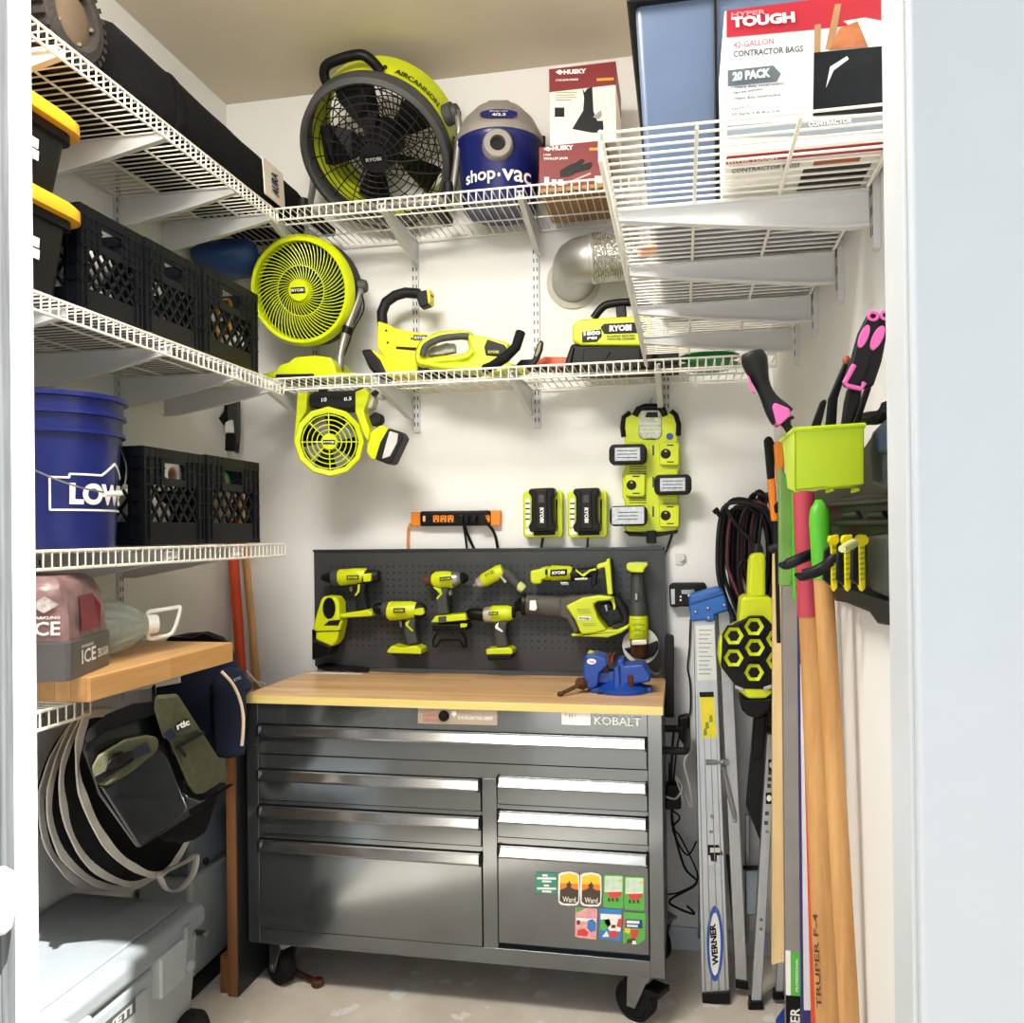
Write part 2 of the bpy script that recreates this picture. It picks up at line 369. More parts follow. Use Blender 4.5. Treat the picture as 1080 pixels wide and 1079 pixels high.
# bracket that carries the far end of the butcher block
a_ = V((XL + .014, 2.06, 1.0935)); t = thing('shelf_bracket', 'white bracket under the far half of the butcher block', 'bracket', a_)
b = MB(); b.prism([a_ + V((0, -.006, 0)), a_ + V((.395, -.006, 0)), a_ + V((.395, -.006, -.022)), a_ + V((.05, -.006, -.085)), a_ + V((0, -.006, -.085))][::-1], V((0, .012, 0))); b.build('arm', BRKT, t)

# ================================================================ LEFT WALL GOODS
# ---- storage totes
def tote(label, z0, h, stick):
    x0, x1, y0, y1 = -1.70, -1.325, 1.15, 1.672
    t = thing('storage_tote', label, 'tote', (x1, y1, z0), 'black totes with yellow lids')
    b = MB(); zt = z0 + h
    def ring(z, i, r=.03):
        pts = []
        for cx, cy, a0 in ((x1 - i - r, y1 - i - r, 0), (x0 + i + r, y1 - i - r, 90), (x0 + i + r, y0 + i + r, 180), (x1 - i - r, y0 + i + r, 270)):
            for k in range(5): a = radians(a0 + k * 22.5); pts.append(V((cx + r * cos(a), cy + r * sin(a), z)))
        return pts
    b.rings([ring(z0, .03), ring(z0 + .01, .02), ring(zt - .03, .004), ring(zt - .029, -.006), ring(zt, -.006)]); b.build('body', TOTED, t)
    r = MB()
    for y in (1.30, 1.42, 1.54): r.box((x1 - .02, y - .004, z0 + .01), (x1 - .003, y + .004, zt - .03))
    r.build('rib', TOTED, t)
    l = MB(); l.rings([ring(zt - .010, -.026, .05), ring(zt + .014, -.026, .05), ring(zt + .026, -.016, .05), ring(zt + .026, .02, .04), ring(zt + .022, .03, .04)]); l.build('lid', YEL, t)
    for k in range(2):
        z = z0 + h * .52 - .025 * k
        decal((x1 - .006, 1.47, z), (0, .105, 0), (.002, 0, .02), WHITE, t, 'sticker', label='white paper sticker')
    return t
tote('lower black tote with yellow lid standing directly on the wire shelf', 1.975, .195, 1)
tote('upper black tote with yellow lid, stacked on the lower tote', 2.203, .160, 1)

# ---- milk crates
def crate(label, x0, x1, y0, y1, z0, z1, group):
    t = thing('milk_crate', label, 'crate', ((x0 + x1) / 2, (y0 + y1) / 2, z0), group)
    h = z1 - z0
    def side(P, N, L):
        b = MB(); T = .004
        def bar(u0, u1, a0, a1, t_=T):
            p = [P(u0, a0), P(u1, a0), P(u1, a1), P(u0, a1)]; b.prism([q + N * t_ for q in p], -N * 2 * t_)
        bar(0, L, .90 * h, h, .007); bar(0, L, 0, .06 * h, .007); bar(0, .13 * L, 0, h); bar(.87 * L, L, 0, h); bar(.13 * L, .87 * L, .06 * h, .24 * h)
        bar(.13 * L, .34 * L, .62 * h, .9 * h); bar(.66 * L, .87 * L, .62 * h, .9 * h); bar(.34 * L, .66 * L, .62 * h, .70 * h); bar(.34 * L, .66 * L, .86 * h, .9 * h)
        for u in (.02, .10, .90, .98, .20, .28, .72, .80): bar(u * L - .0025, u * L + .0025, (.62 if .13 < u < .87 else .0) * h, h, .008)
        for a in (.30, .46, .62, .78): bar(0, .13 * L, a * h - .002, a * h + .002, .008); bar(.87 * L, L, a * h - .002, a * h + .002, .008)
        for a in (.70, .80): bar(.13 * L, .34 * L, a * h - .002, a * h + .002, .007); bar(.66 * L, .87 * L, a * h - .002, a * h + .002, .007)
        u0, u1, a0, a1 = .13 * L, .87 * L, .24 * h, .62 * h; n = 5; d = (u1 - u0) / n; s = 1.25
        for k in range(-4, n + 4):
            for sg in (1, -1):
                us, ue = u0 + k * d, u0 + k * d + sg * (a1 - a0) / s
                as_, ae = a0, a1
                def clip(u, a, U, A):
                    if u < u0: a += (u0 - u) / (U - u) * (A - a) if U != u else 0; u = u0
                    if u > u1: a += (u1 - u) / (U - u) * (A - a) if U != u else 0; u = u1
                    return u, a
                if max(us, ue) <= u0 + 1e-6 or min(us, ue) >= u1 - 1e-6: continue
                q0 = clip(us, as_, ue, ae); q1 = clip(ue, ae, us, as_)
                p, q = P(*q0), P(*q1); m = (p + q) / 2; r = (q - p) / 2
                if r.length < .004: continue
                b.obox(m, r, r.cross(N).normalized() * .0032, N * .0035)
        return b
    side(lambda u, a: V((x1 - .005, y0 + u, z0 + a)), V((1, 0, 0)), y1 - y0).build('side_panel', CRATE, t, smooth=0)
    side(lambda u, a: V((x0 + .005, y0 + u, z0 + a)), V((1, 0, 0)), y1 - y0).build('side_panel', CRATE, t, smooth=0)
    side(lambda u, a: V((x0 + u, y0 + .005, z0 + a)), V((0, -1, 0)), x1 - x0).build('side_panel', CRATE, t, smooth=0)
    side(lambda u, a: V((x0 + u, y1 - .005, z0 + a)), V((0, -1, 0)), x1 - x0).build('side_panel', CRATE, t, smooth=0)
    b = MB(); b.box((x0 + .004, y0 + .004, z0), (x1 - .004, y1 - .004, z0 + .008)); b.build('base', CRATE, t)
    return t
GC = 'black milk crates on the left wall shelves'
crate('black milk crate full of white cloths, right beside the totes', -1.66, -1.33, 1.70, 1.928, 1.975, 2.222, GC)
crate('middle milk crate of three beside the totes, holding orange and blue bottles', -1.66, -1.33, 1.938, 2.193, 1.975, 2.224, GC)
crate('black milk crate with a yellow strap inside, closest to the round fan', -1.66, -1.33, 2.205, 2.525, 1.975, 2.235, GC)
crate('black milk crate beside the blue bucket, holding a white roll', -1.66, -1.33, 1.922, 2.203, 1.440, 1.692, GC)
crate('black milk crate with a green roll inside, at the far shelf end', -1.66, -1.33, 2.213, 2.523, 1.440, 1.695, GC)
# contents of the crates
def lump(name, label, cat, c, r, m, group=None, seed=0, amp=.25):
    b = MB(); b.ball(c, r, 18); c = V(c); rm = max(r)
    for i, p in enumerate(b.v):
        d = p - c; b.v[i] = c + d * (1 + amp * (noise.noise(d * (2.2 / rm) + V((seed * 3.1, seed, 0)))))
    return tag(b.build(name, m, smooth=180), label, cat, group)
RAG = mat('white_cotton_rag', '#dedbd6', .9, var=.1, scale=30, bump=.5, bscale=60)
k = 0
for (y, z, l) in ((1.765, 2.035, 'white cloth at the bottom of the crate beside the totes'), (1.86, 2.04, 'white cloth low in the far side of the crate beside the totes'), (1.765, 2.12, 'white cloth on top in the crate beside the totes'), (1.86, 2.13, 'white cloth showing through the hand hole of the crate beside the totes')):
    k += 1; lump('cloth', l, 'cloth', (-1.435, y, z), (.068, .046, .045), RAG, 'white cloths in a milk crate', k)
def bottle(name, label, x, y, z, r, h, m, capm):
    t = thing(name, label, 'bottle', (x, y, z), 'bottles in the milk crates')
    MB().lathe((x, y, z), (x, y, z + h), [(0, r * .9), (.03, r), (.68, r), (.82, r * .45), (.88, r * .4)], 18).build('body', m, t)
    MB().lathe((x, y, z + h * .88), (x, y, z + h), [(0, r * .5), (1, r * .45)], 14).build('cap', capm, t)
zf = 1.984
bottle('spray_bottle', 'orange bottle with white cap in the middle crate', -1.385, 2.005, zf, .02, .15, mat('orange_bottle', '#c9682a', .35), WHITE)
bottle('spray_bottle', 'blue bottle in the middle crate beside the orange one', -1.39, 2.052, zf, .018, .12, BLUE, BLACK)
bottle('spray_bottle', 'pink capped bottle in the middle crate', -1.40, 2.13, zf, .02, .085, BLACK, PINK)
bottle('spray_bottle', 'white bottle in the crate closest to the fan', -1.39, 2.44, zf, .024, .12, WHITE, RED)
bottle('spray_bottle', 'tan bottle in the crate closest to the fan', -1.39, 2.375, zf, .02, .13, CARD, YEL)
bottle('spray_bottle', 'grey bottle in the crate closest to the fan', -1.40, 2.31, zf, .022, .12, VGREY, WHITE)
b = MB(); b.tube(smooth_path([(-1.37, 2.34, zf + .01), (-1.365, 2.345, 2.15), (-1.365, 2.37, 2.18), (-1.37, 2.43, 2.175), (-1.40, 2.45, zf + .01)]), .007, 8, r2=.4); tag(b.build('strap', YEL), 'yellow strap looping behind the hand hole of a crate', 'strap')
def roll(name, label, p0, p1, r, ri, m, mc):
    t = thing(name, label, 'roll', p0)
    MB().lathe(p0, p1, [(0, ri), (0, r), (1, r), (1, ri), (0, ri)], 22, cap=False).build('wrap', m, t); MB().lathe(p0, p1, [(0.01, ri * .75), (0.0, ri), (1, ri), (1, ri * .75), (.01, ri * .75)], 18, cap=False).build('core', mc, t)
roll('paper_roll', 'white paper roll end seen through a hand hole beside the bucket', (-1.352, 2.085, 1.628), (-1.60, 2.085, 1.628), .042, .022, WHITE, CARD)
roll('tape_roll', 'green roll with tan core in the far lower crate', (-1.36, 2.36, 1.63), (-1.50, 2.39, 1.62), .028, .018, GREEN2, CARD)
lump('cloth', 'white cloth in the crate beside the blue bucket', 'cloth', (-1.46, 2.06, 1.525), (.09, .1, .07), RAG, None, 9)
b = MB(); b.box((-1.62, 1.94, 1.449), (-1.56, 2.03, 1.62)); tag(b.build('carton', WHITE, bevel=.003), 'white carton standing in the crate beside the bucket', 'carton')
b = MB(); b.box((-1.48, 2.26, 1.449), (-1.40, 2.48, 1.60)); tag(b.build('carton', mat('faded_print_carton', '#a79a6a', .6, var=.4, scale=40), bevel=.004), 'mottled yellow carton inside the far lower crate', 'carton')

# ---- blue bucket
bc = (-1.475, 1.66)
bx, by_ = WZ(80, 583, 1.432).x, 0
t = thing('bucket', 'dark blue plastic bucket with white house outline and wire handle', 'bucket', (-1.445, 1.755, 1.436))
cx, cy, z0 = -1.445, 1.755, 1.436
hb = .352; rt, rb = .148, .130
def brad(z): return rb + (rt - rb) * z / hb
pf = [(0, rb * .97), (.01, rb), (.74, brad(hb * .74)), (.742, brad(hb * .74) + .010), (.765, brad(hb * .74) + .010), (.77, brad(.27) + .002), (.86, brad(.3) + .002), (.862, brad(.3) + .011), (.885, brad(.3) + .011), (.89, brad(.32) + .003), (.965, rt + .002), (.97, rt + .012), (1, rt + .012), (1, rt - .004), (.92, rt - .008), (.05, rb - .006)]
MB().lathe((cx, cy, z0), (cx, cy, z0 + hb), [(a, r) for a, r in pf], 48).build('body', BLUE, t)
ha = math.atan2(-cy, -cx) + radians(20) # towards the viewer
def bpt(deg, z, e=0): a = ha + radians(deg); r = brad(z - z0) + e; return V((cx + r * cos(a), cy + r * sin(a), z))
hz = z0 + .255
hp = smooth_path([bpt(-88, hz, .01), bpt(-60, hz - .045, .012), bpt(-20, hz - .10, .014), bpt(15, hz - .125, .016), bpt(45, hz - .118, .016), bpt(72, hz - .06, .014), bpt(92, hz, .01)], 6)
MB().tube(hp, .0022, 6).build('wire_handle', STEEL, t)
MB().tube([bpt(20, hz - .131, .018), bpt(42, hz - .126, .018)], .006, 10).build('grip', WHITE, t)
for d in (-88, 92): MB().ball(bpt(d, hz, .006), .012, 10).build('handle_pivot', BLUE, t)
# house outline and letters wrap round the side
def wrap(pts2, wd, name, m):
    b = MB()
    for (d0, a0), (d1, a1) in zip(pts2, pts2[1:]):
        k = max(2, int(abs(d1 - d0) / 6) + 1)
        P = [bpt(d0 + (d1 - d0) * i / k, z0 + a0 + (a1 - a0) * i / k, .0012) for i in range(k + 1)]
        for p, q in zip(P, P[1:]):
            r = (q - p) / 2; nn = V((p.x - cx, p.y - cy, 0)).normalized(); b.obox((p + q) / 2, r * 1.05, r.cross(nn).normalized() * wd, nn * .0008)
    return b.build(name, m, t)
wrap([(-24, .088), (-24, .160), (-8, .160), (-8, .168), (23, .168), (42, .198), (62, .168), (84, .168), (84, .088), (-24, .088)], .0022, 'house_outline', WHITE)
def wrapped_text(s, d0, d1, a0, a1):
    cu = bpy.data.curves.new('t', 'FONT'); cu.body = s; cu.offset = .05; ob = bpy.data.objects.new('t', cu); me = tri_text(ob)
    vs = [v.co.copy() for v in me.vertices]; x0, x1 = min(v.x for v in vs), max(v.x for v in vs); y0, y1 = min(v.y for v in vs), max(v.y for v in vs)
    b = MB(); b.add([bpt(d0 + (d1 - d0) * (v.x - x0) / (x1 - x0), z0 + a0 + (a1 - a0) * (v.y - y0) / (y1 - y0), .0025) for v in vs], [tuple(p.vertices) for p in me.polygons]); b.build('lettering', WHITE, t, smooth=0)
wrapped_text("LOWE'S", -8, 80, .100, .150)

# ---- butcher block
t = tag(MB().box((-1.712, 1.673, 1.0955), (-1.292, 2.287, 1.152)).build('butcher_block', BB, bevel=.003), 'thick butcher block slab lying on the lowest wire shelf', 'wood slab')
# ---- shrink wrapped drinks
zt = 1.1525
t = thing('drinks_multipack', 'shrink wrapped multipack of pink drinks in a grey tray on the butcher block', 'drinks pack', (-1.45, 1.72, zt))
RM = Matrix.Translation((-1.455, 1.70, zt)) @ Matrix.Rotation(radians(18), 4, 'Z')
def RB(): return MB(RM)
DR = mat('pink_drink_bottle', '#86464f', .25, var=.3, scale=30); FILM = mat('cloudy_shrink_film', '#9b8585', .25, var=.25, scale=18, bump=.5, bscale=26)
FILM2 = mat('pink_printed_film', '#8a6c6e', .3, var=.4, scale=20, bump=.5, bscale=26)
TRAYG = mat('grey_printed_tray', '#5b5a5c', .45, var=.12)
b = RB()
for i in range(2):
    for j in range(3):
        x, y = .075 - i * .075, -.085 + j * .085; b.lathe((x, y, 0.01), (x, y, .20), [(0, .034), (.6, .034), (.75, .026), (.88, .013), (1, .013)], 14)
b.build('bottles_row', DR, t)
b = RB(); b.add([(-.13, -.135, 0), (.115, -.135, 0), (.125, -.125, 0), (.125, .11, 0), (.10, .135, 0), (-.13, .135, 0)] + [(-.13, -.137, .085), (.117, -.137, .085), (.127, -.127, .085), (.127, .11, .085), (.102, .137, .085), (-.13, .137, .085)], [(5, 4, 3, 2, 1, 0), (6, 7, 8, 9, 10, 11)] + [(i, (i + 1) % 6, 6 + (i + 1) % 6, 6 + i) for i in range(6)]); b.build('tray', TRAYG, t, bevel=.003)
b = RB()
def fr(z, k): return [(x * k, y * k, z) for x, y in ((-.12, -.13), (0, -.132), (.112, -.131), (.121, -.122), (.123, 0), (.12, .105), (.098, .13), (0, .132), (-.12, .13), (-.12, 0))]
b.rings([fr(.0855, 1), fr(.13, .985), fr(.175, .94), fr(.210, .82), fr(.225, .68)]); b.build('film', FILM2, t, smooth=30)
for y0, y1 in ((-.10, -.02),):
    b = RB(); b.add([(.1285, -.07, .10), (.1285, .04, .10), (.1275, .05, .15), (.119, .02, .18), (.119, -.06, .18)], [(0, 1, 2, 3, 4)]); b.build('opening', mat('dark_red_print', '#7d1f33', .3, var=.3, scale=40), t, smooth=0)
def rt_(s, o, r, u, m=WHITE): text(s, RM @ V(o), RM.to_3x3() @ V(r), RM.to_3x3() @ V(u), m, t)
rt_('ICE', (.1285, -.075, .028), (0, .085, 0), (0, 0, .032)); rt_('SPARKLING', (.1285, -.075, .064), (0, .07, 0), (0, 0, .006)); rt_('ZERO SUGAR', (.1285, .022, .03), (0, .07, 0), (0, 0, .02))
rt_('ICE', (.045, -.1345, .100), (.062, .001, 0), (0, .002, .03)); rt_('SPARKLING', (.045, -.1345, .135), (.062, .001, 0), (0, .002, .006)); rt_('ZERO SUGAR', (.0, -.1385, .045), (.05, 0, 0), (0, 0, .012)); rt_('12 BOTTLES', (.0, -.1385, .022), (.05, 0, 0), (0, 0, .009))
b = RB(); b.add([(.075, -.1345, .148), (.105, -.133, .166), (.075, -.1305, .184), (.045, -.133, .166)], [(0, 1, 2, 3)]); b.build('emblem', mat('pale_emblem', '#c9c3c2', .4, var=.4, scale=80), t, smooth=0)

# ---- water jug lying on its side
JUG = mat('clear_green_plastic', '#cfdfd5', .08, var=.1, scale=30, alpha=.6, trans=.5)
p0 = WZ(104, 667, 1.152); ax = V((.62, .78, 0)).normalized()
jr = .072; c0 = V((-1.53, 1.885, zt + jr + .004)); c1 = c0 + ax * .205
t = thing('water_jug', 'clear plastic water jug with white handle cap lying on the butcher block', 'jug', c0)
b = MB(); n = 96; R = []
e = V((0, 0, 1)); g = ax.cross(e)
for a, r, rib in ((0, .055, 0), (.03, .070, 0), (.28, .073, 0), (.3, .070, 0), (.36, .073, .02), (.5, .071, .05), (.65, .064, .055), (.8, .050, .05), (.92, .032, .05), (1.0, .022, 0)):
    R.append([c0 + ax * .205 * a + (e * cos(2 * pi * j / n) + g * sin(2 * pi * j / n)) * r * (1 + rib * sin(2 * pi * j / n * 14 + a * 4)) for j in range(n)])
b.rings(R); b.build('body', JUG, t)
MB().lathe(c0 + ax * .004, c0 + ax * .055, [(0, .060), (.2, .0742), (1, .0742)], 32, cap=False).build('label_band', mat('lime_label', '#7db52a', .4), t)
MB().lathe(c1 - ax * .006, c1 + ax * .022, [(0, .026), (1, .025), (1, .018)], 20).build('cap', WHITE, t)
b = MB(); hp = [c1 + ax * a + e * z for a, z in ((.0, .034), (.03, .036), (.07, .04), (.085, .038), (.075, .0), (.06, -.03), (.03, -.036), (0, -.034))]
b.tube(smooth_path(hp + [hp[0]], 5), .0055, 8, r2=.6); b.build('handle', WHITE, t)

# ---- long black bag and cart wheels on the top shelf
t = thing('canopy_bag', 'long black canopy bag lying along the top left shelf', 'bag', (-1.50, 1.8, 2.535))
R = []; n = 24; Y0, Y1 = 1.80, 2.985
for i in range(25):
    y = Y0 + (Y1 - Y0) * i / 24; q = min(1, (i + .6) / 2.2, (24 - i + .8) / 1.6); hx = .145 * (.75 + .25 * q); hz_ = .108 * (.72 + .28 * q) * (1.06 - .1 * i / 24)
    rg = []
    for j in range(n):
        a = 2 * pi * j / n; ca, sa = cos(a), sin(a); s = (abs(ca) ** 3.5 + abs(sa) ** 3.5) ** (-1 / 3.5)
        w = 1 + .05 * noise.noise(V((y * 7, ca * 1.5, sa * 1.5)))
        rg.append(V((-1.505 + hx * s * ca * w, y, 2.545 + hz_ + hz_ * s * sa * w)))
    R.append(rg)
for r_ in R:
    for p in r_:
        p.z = max(p.z, 2.5385 if p.y < 2.62 else 2.564)
MB().rings(R).build('body', FABB, t, smooth=60)
b = MB(); yb = 2.14
pr = [V((-1.505 + .152 * c * (abs(c) ** 3.5 + abs(s_) ** 3.5) ** (-1 / 3.5), yb, 2.655 + .110 * s_ * (abs(c) ** 3.5 + abs(s_) ** 3.5) ** (-1 / 3.5))) for c, s_ in ((cos(a), sin(a)) for a in [i * 2 * pi / 32 for i in range(32)])]
b.tube(pr, .004, 6, closed=True, r2=4); b.build('strap', FABB, t)
o = decal((-1.351, 2.62, 2.600), (0, .145, 0), (-.008, 0, .125), CREAM, t, 'label_patch', .004, label='cream label patch')
text('AURA', V((-1.3445, 2.715, 2.620)), V((-.006, 0, .08)), V((0, -.05, 0)), mat('navy_print', '#1f2a4a', .6), t, bold=.04)
TYRE = mat('dusty_tyre', '#231f1c', .9, var=.25, scale=40, bump=.4); HUB = mat('dusty_hub', '#5a4b3b', .7, var=.15)
t = thing('beach_cart', 'folded cart with fat dusty tyres at the near end of the top shelf', 'cart', (-1.5, 1.5, 2.535))
def wheel(cx, cy, cz, R_, wd):
    b = MB(); b.lathe((cx, cy, cz), (cx - wd, cy, cz), [(.2, R_ * .60), (0, R_ * .62), (-.06, R_ * .70), (0, R_ * .90), (.15, R_ * .98), (.3, R_), (.7, R_), (.85, R_ * .98), (1, R_ * .9), (1.0, R_ * .62)], 40, cap=False)
    for i in range(30):
        for r0, x in ((0, .18), (.5, .5), (0, .82)):
            a = 2 * pi * (i + r0) / 30; d = V((0, cos(a), sin(a))); s_ = V((0, -sin(a), cos(a)))
            b.obox(V((cx - wd * x, cy, cz)) + d * R_, V((wd * .15, 0, 0)), s_ * R_ * .05, d * .006)
    o = b.build('tyre', TYRE, t)
    b = MB(); b.lathe((cx - wd * .05, cy, cz), (cx - wd * .6, cy, cz), [(0, R_ * .05), (.02, R_ * .4), (.12, R_ * .52), (.2, R_ * .63), (1, R_ * .63)], 32)
    for i in range(5): a = 2 * pi * i / 5; b.ball((cx - wd * .06, cy + R_ * .55 * cos(a), cz + R_ * .55 * sin(a)), .006, 6)
    b.build('wheel_hub', HUB, o)
wheel(-1.335, 1.70, 2.645, .106, .085); wheel(-1.36, 1.43, 2.645, .106, .085)
b = MB(); b.box((-1.66, 1.33, 2.56), (-1.45, 1.74, 2.74)); b.build('folded_bed', FABB, t, bevel=.03, seg=3)
b = MB(); b.tube([(-1.40, 1.40, 2.645), (-1.70, 1.40, 2.645)], .008); b.tube([(-1.40, 1.672, 2.645), (-1.70, 1.672, 2.645)], .008); b.build('axle', STEEL, t)

# ================================================================ BACK WALL SHELVES
def basis(n):
    n = V(n).normalized(); r = n.cross(V((0, 0, 1))).normalized() * -1; return n, r, n.cross(r) * 1
def disc_frame(n):
    n = V(n).normalized(); r = V((0, 0, 1)).cross(n).normalized(); return n, r, n.cross(r)
# ---- big drum fan
c = W(397, 163, 2.80); n, r, u = disc_frame(facing(397, 163, 30, 58)); k = PXM(397, 163, 2.80); Rf = 75 * k
zs = 2.560
t = thing('drum_fan', 'big lime and black drum fan with tubular stand on the upper shelf', 'fan', (c.x, 2.86, zs))
def P3(a, q, d): return c + r * q * cos(a) + u * q * sin(a) + n * d
MB().lathe(c - n * .20, c + n * .02, [(0, Rf * .86), (.12, Rf * .99), (.5, Rf * 1.0), (.9, Rf * .97), (.9, Rf * .93), (.12, Rf * .93), (0, Rf * .86)], 56, cap=False).build('drum', LIME, t)
MB().lathe(c - n * .045, c + n * .035, [(0, Rf * .985), (.35, Rf * 1.03), (.9, Rf * 1.01), (1, Rf * .95), (.9, Rf * .92), (.1, Rf * .92), (0, Rf * .985)], 56, cap=False).build('front_ring', LGREY, t)
def grille(name, m, c_, n_, r_, u_, R0, R1, rings_, spokes, twist, wr, dome, parent):
    b = MB()
    def pt(a, q): f = (q - R0) / (R1 - R0); return c_ + (r_ * cos(a) + u_ * sin(a)) * q + n_ * dome * (1 - f * f)
    for q in rings_: b.tube([pt(2 * pi * i / 40, R0 + (R1 - R0) * q) for i in range(40)], wr, 5, closed=True)
    for s_ in range(spokes):
        a0 = 2 * pi * s_ / spokes; b.tube([pt(a0 + twist * f, R0 + (R1 - R0) * f) for f in (0, .25, .5, .75, 1)], wr, 5)
    return b.build(name, m, parent)
grille('front_grille', DARK, c, n, r, u, Rf * .16, Rf * .94, [i / 9 for i in range(10)], 20, .25, .0022, .03, t)
grille('rear_grille', DARK, c - n * .18, n, r, u, Rf * .2, Rf * .90, [i / 8 for i in range(9)], 40, .3, .0022, -.02, t)
b = MB()
for i in range(5):
    a = 2 * pi * i / 5 + .5; pts = []
    for q, w_, pz in ((.16, .28, .02), (.45, .36, .022), (.75, .33, .02), (.87, .28, .012)):
        pts.append((P3(a - w_, Rf * q, -.07 - pz), P3(a + w_, Rf * q, -.07 + pz)))
    for (p, q_), (p2, q2) in zip(pts, pts[1:]): b.hexa([p, q_, q2, p2, p - n * .003, q_ - n * .003, q2 - n * .003, p2 - n * .003])
b.build('blades', BLACK, t)
MB().lathe(c - n * .15, c + n * .034, [(0, Rf * .26), (.75, Rf * .26), (.93, Rf * .2), (1, Rf * .19)], 28).build('hub', DARK, t)
b = P3(0, 0, .0345); o = decal(b - r * .036 - u * .012, r * .072, u * .024, BLACK, t, 'name_plate', .002); text('RYOBI', b - r * .028 - u * .006 + n * .003, r * .056, u * .012, mat('grey_print', '#b9b9b5', .5), t)
# carry handle
hp = [P3(radians(a), q, d) for a, q, d in ((115, Rf * .98, -.03), (112, Rf * 1.11, -.035), (105, Rf * 1.17, -.04), (86, Rf * 1.17, -.045), (78, Rf * 1.11, -.045), (71, Rf * .98, -.045))]
MB().tube(smooth_path(hp, 5), .017, 10).build('carry_handle', BLACK, t)
# lettering wrapped on the drum
cu = bpy.data.curves.new('t', 'FONT'); cu.body = 'AIRCANNON'; cu.offset = .02; ob = bpy.data.objects.new('t', cu); me = tri_text(ob)
vs_ = [v.co.copy() for v in me.vertices]; x1 = max(v.x for v in vs_); y1 = max(v.y for v in vs_)
b = MB(); b.add([P3(radians(62 - 38 * v.x / x1), Rf * 1.008, -.055 - .032 * v.y / y1) for v in vs_], [tuple(p.vertices) for p in me.polygons]); b.build('lettering', BLACK, t, smooth=0)
MB().ball(P3(radians(70), Rf * 1.0, -.075), .008, 8).build('bolt', DARK, t)
# pivots, stand
for s_, nm in ((-1, 180), (1, 0)):
    a = radians(nm + (14 if s_ > 0 else 12)); q0 = P3(a, Rf * .95, -.09); q1 = P3(a, Rf * 1.17, -.09)
    o = MB().lathe(q0, q1, [(0, .036), (.7, .036), (.75, .028), (1, .024)], 20).build('pivot_knob', LGREY, t)
q_r = P3(radians(14), Rf * 1.14, -.09); q_l = P3(radians(192), Rf * 1.14, -.09)
fl = V((q_l.x + .01, 2.92, zs + .02)); fr_ = V((q_r.x - .035, 2.90, zs + .02))
pts = [q_l, q_l + V((-.01, 0, -.08)), fl + V((-.01, -.06, .05)), fl + V((0, -.13, 0)), fl + V((.05, -.16, -.005)), fr_ + V((-.06, -.16, -.005)), fr_ + V((0, -.13, 0)), fr_ + V((.005, -.06, .05)), q_r + V((.01, 0, -.08)), q_r]
MB().tube(smooth_path(pts, 5), .0125, 10).build('stand_frame', TUBEG, t)
for p in (fl + V((-.008, -.10, .03)), fr_ + V((.003, -.10, .03))): MB().lathe(p - V((0, 0, .02)), p + V((0, 0, .045)), [(0, .018), (1, .017)], 14).build('tube_sleeve', DARK, t)
MB().box((fl.x + .02, 2.74, zs), (fl.x + .06, 2.95, zs + .03)).build('foot', DARK, t, bevel=.006); MB().box((fr_.x - .06, 2.74, zs), (fr_.x - .02, 2.95, zs + .03)).build('foot', DARK, t, bevel=.006)

# ---- shop vacuum
zv = 2.560; vc = W(527, 211, 2.865); cx, cy = vc.x, 2.865
t = thing('shop_vacuum', 'blue and grey wet dry vacuum on the upper shelf beside the drum fan', 'vacuum', (cx, cy, zv))
kv = PXM(527, 180, 2.83)
MB().lathe((cx, cy, zv), (cx, cy, zv + .228), [(0, .118), (.04, .125), (.9, .142), (.93, .148), (1, .148)], 40).build('tank', VBLUE, t)
MB().lathe((cx, cy, zv + .228), (cx, cy, zv + .372), [(0, .152), (.12, .153), (.22, .145), (.55, .122), (.82, .085), (.95, .05), (1, .03)], 40).build('lid', VGREY, t)
fd = V((-cx, -cy, 0)).normalized(); sd = V((-fd.y, fd.x, 0)); up = V((0, 0, 1))
pc = V((cx, cy, zv + .172)) + fd * .138 - sd * .004
o = MB().lathe(pc - fd * .02, pc + fd * .022, [(0, .052), (.8, .050), (1, .044), (1, .026), (.3, .024)], 28, cap=False).build('hose_port', VGREY, t)
MB().lathe(pc - fd * .01, pc + fd * .004, [(0, .027), (1, .026)], 20).build('port_opening', BLACK, o)
b = MB(); b.tube([V((cx, cy, zv + .362)) - sd * .05, V((cx, cy, zv + .378)) - sd * .03, V((cx, cy, zv + .378)) + sd * .03, V((cx, cy, zv + .362)) + sd * .05], .012, 8); b.build('carry_handle', VGREY, t)
for s_ in (-1, 1):
    b = MB(); q = V((cx, cy, zv + .215)) + sd * s_ * .150; b.obox(q, sd * .009, up * .045, fd * .02); b.build('latch', DARK, t, bevel=.004)
def vwrap(s, a0, a1, z0, z1, R0, R1, m, nm='lettering', bold=.015):
    cu = bpy.data.curves.new('t', 'FONT'); cu.body = s; cu.offset = bold; ob = bpy.data.objects.new('t', cu); me = tri_text(ob)
    vv = [v.co.copy() for v in me.vertices]; xa, xb = min(v.x for v in vv), max(v.x for v in vv); ya, yb_ = min(v.y for v in vv), max(v.y for v in vv)
    b = MB(); h0 = math.atan2(fd.y, fd.x)
    for v in vv:
        f = (v.y - ya) / (yb_ - ya); a = h0 + a0 + (a1 - a0) * (v.x - xa) / (xb - xa); R = R0 + (R1 - R0) * f; b.v.append(V((cx + R * cos(a), cy + R * sin(a), z0 + (z1 - z0) * f)))
    for p in me.polygons: b.f.append(list(p.vertices)); b.m.append(0)
    b.build(nm, m, t, smooth=0)
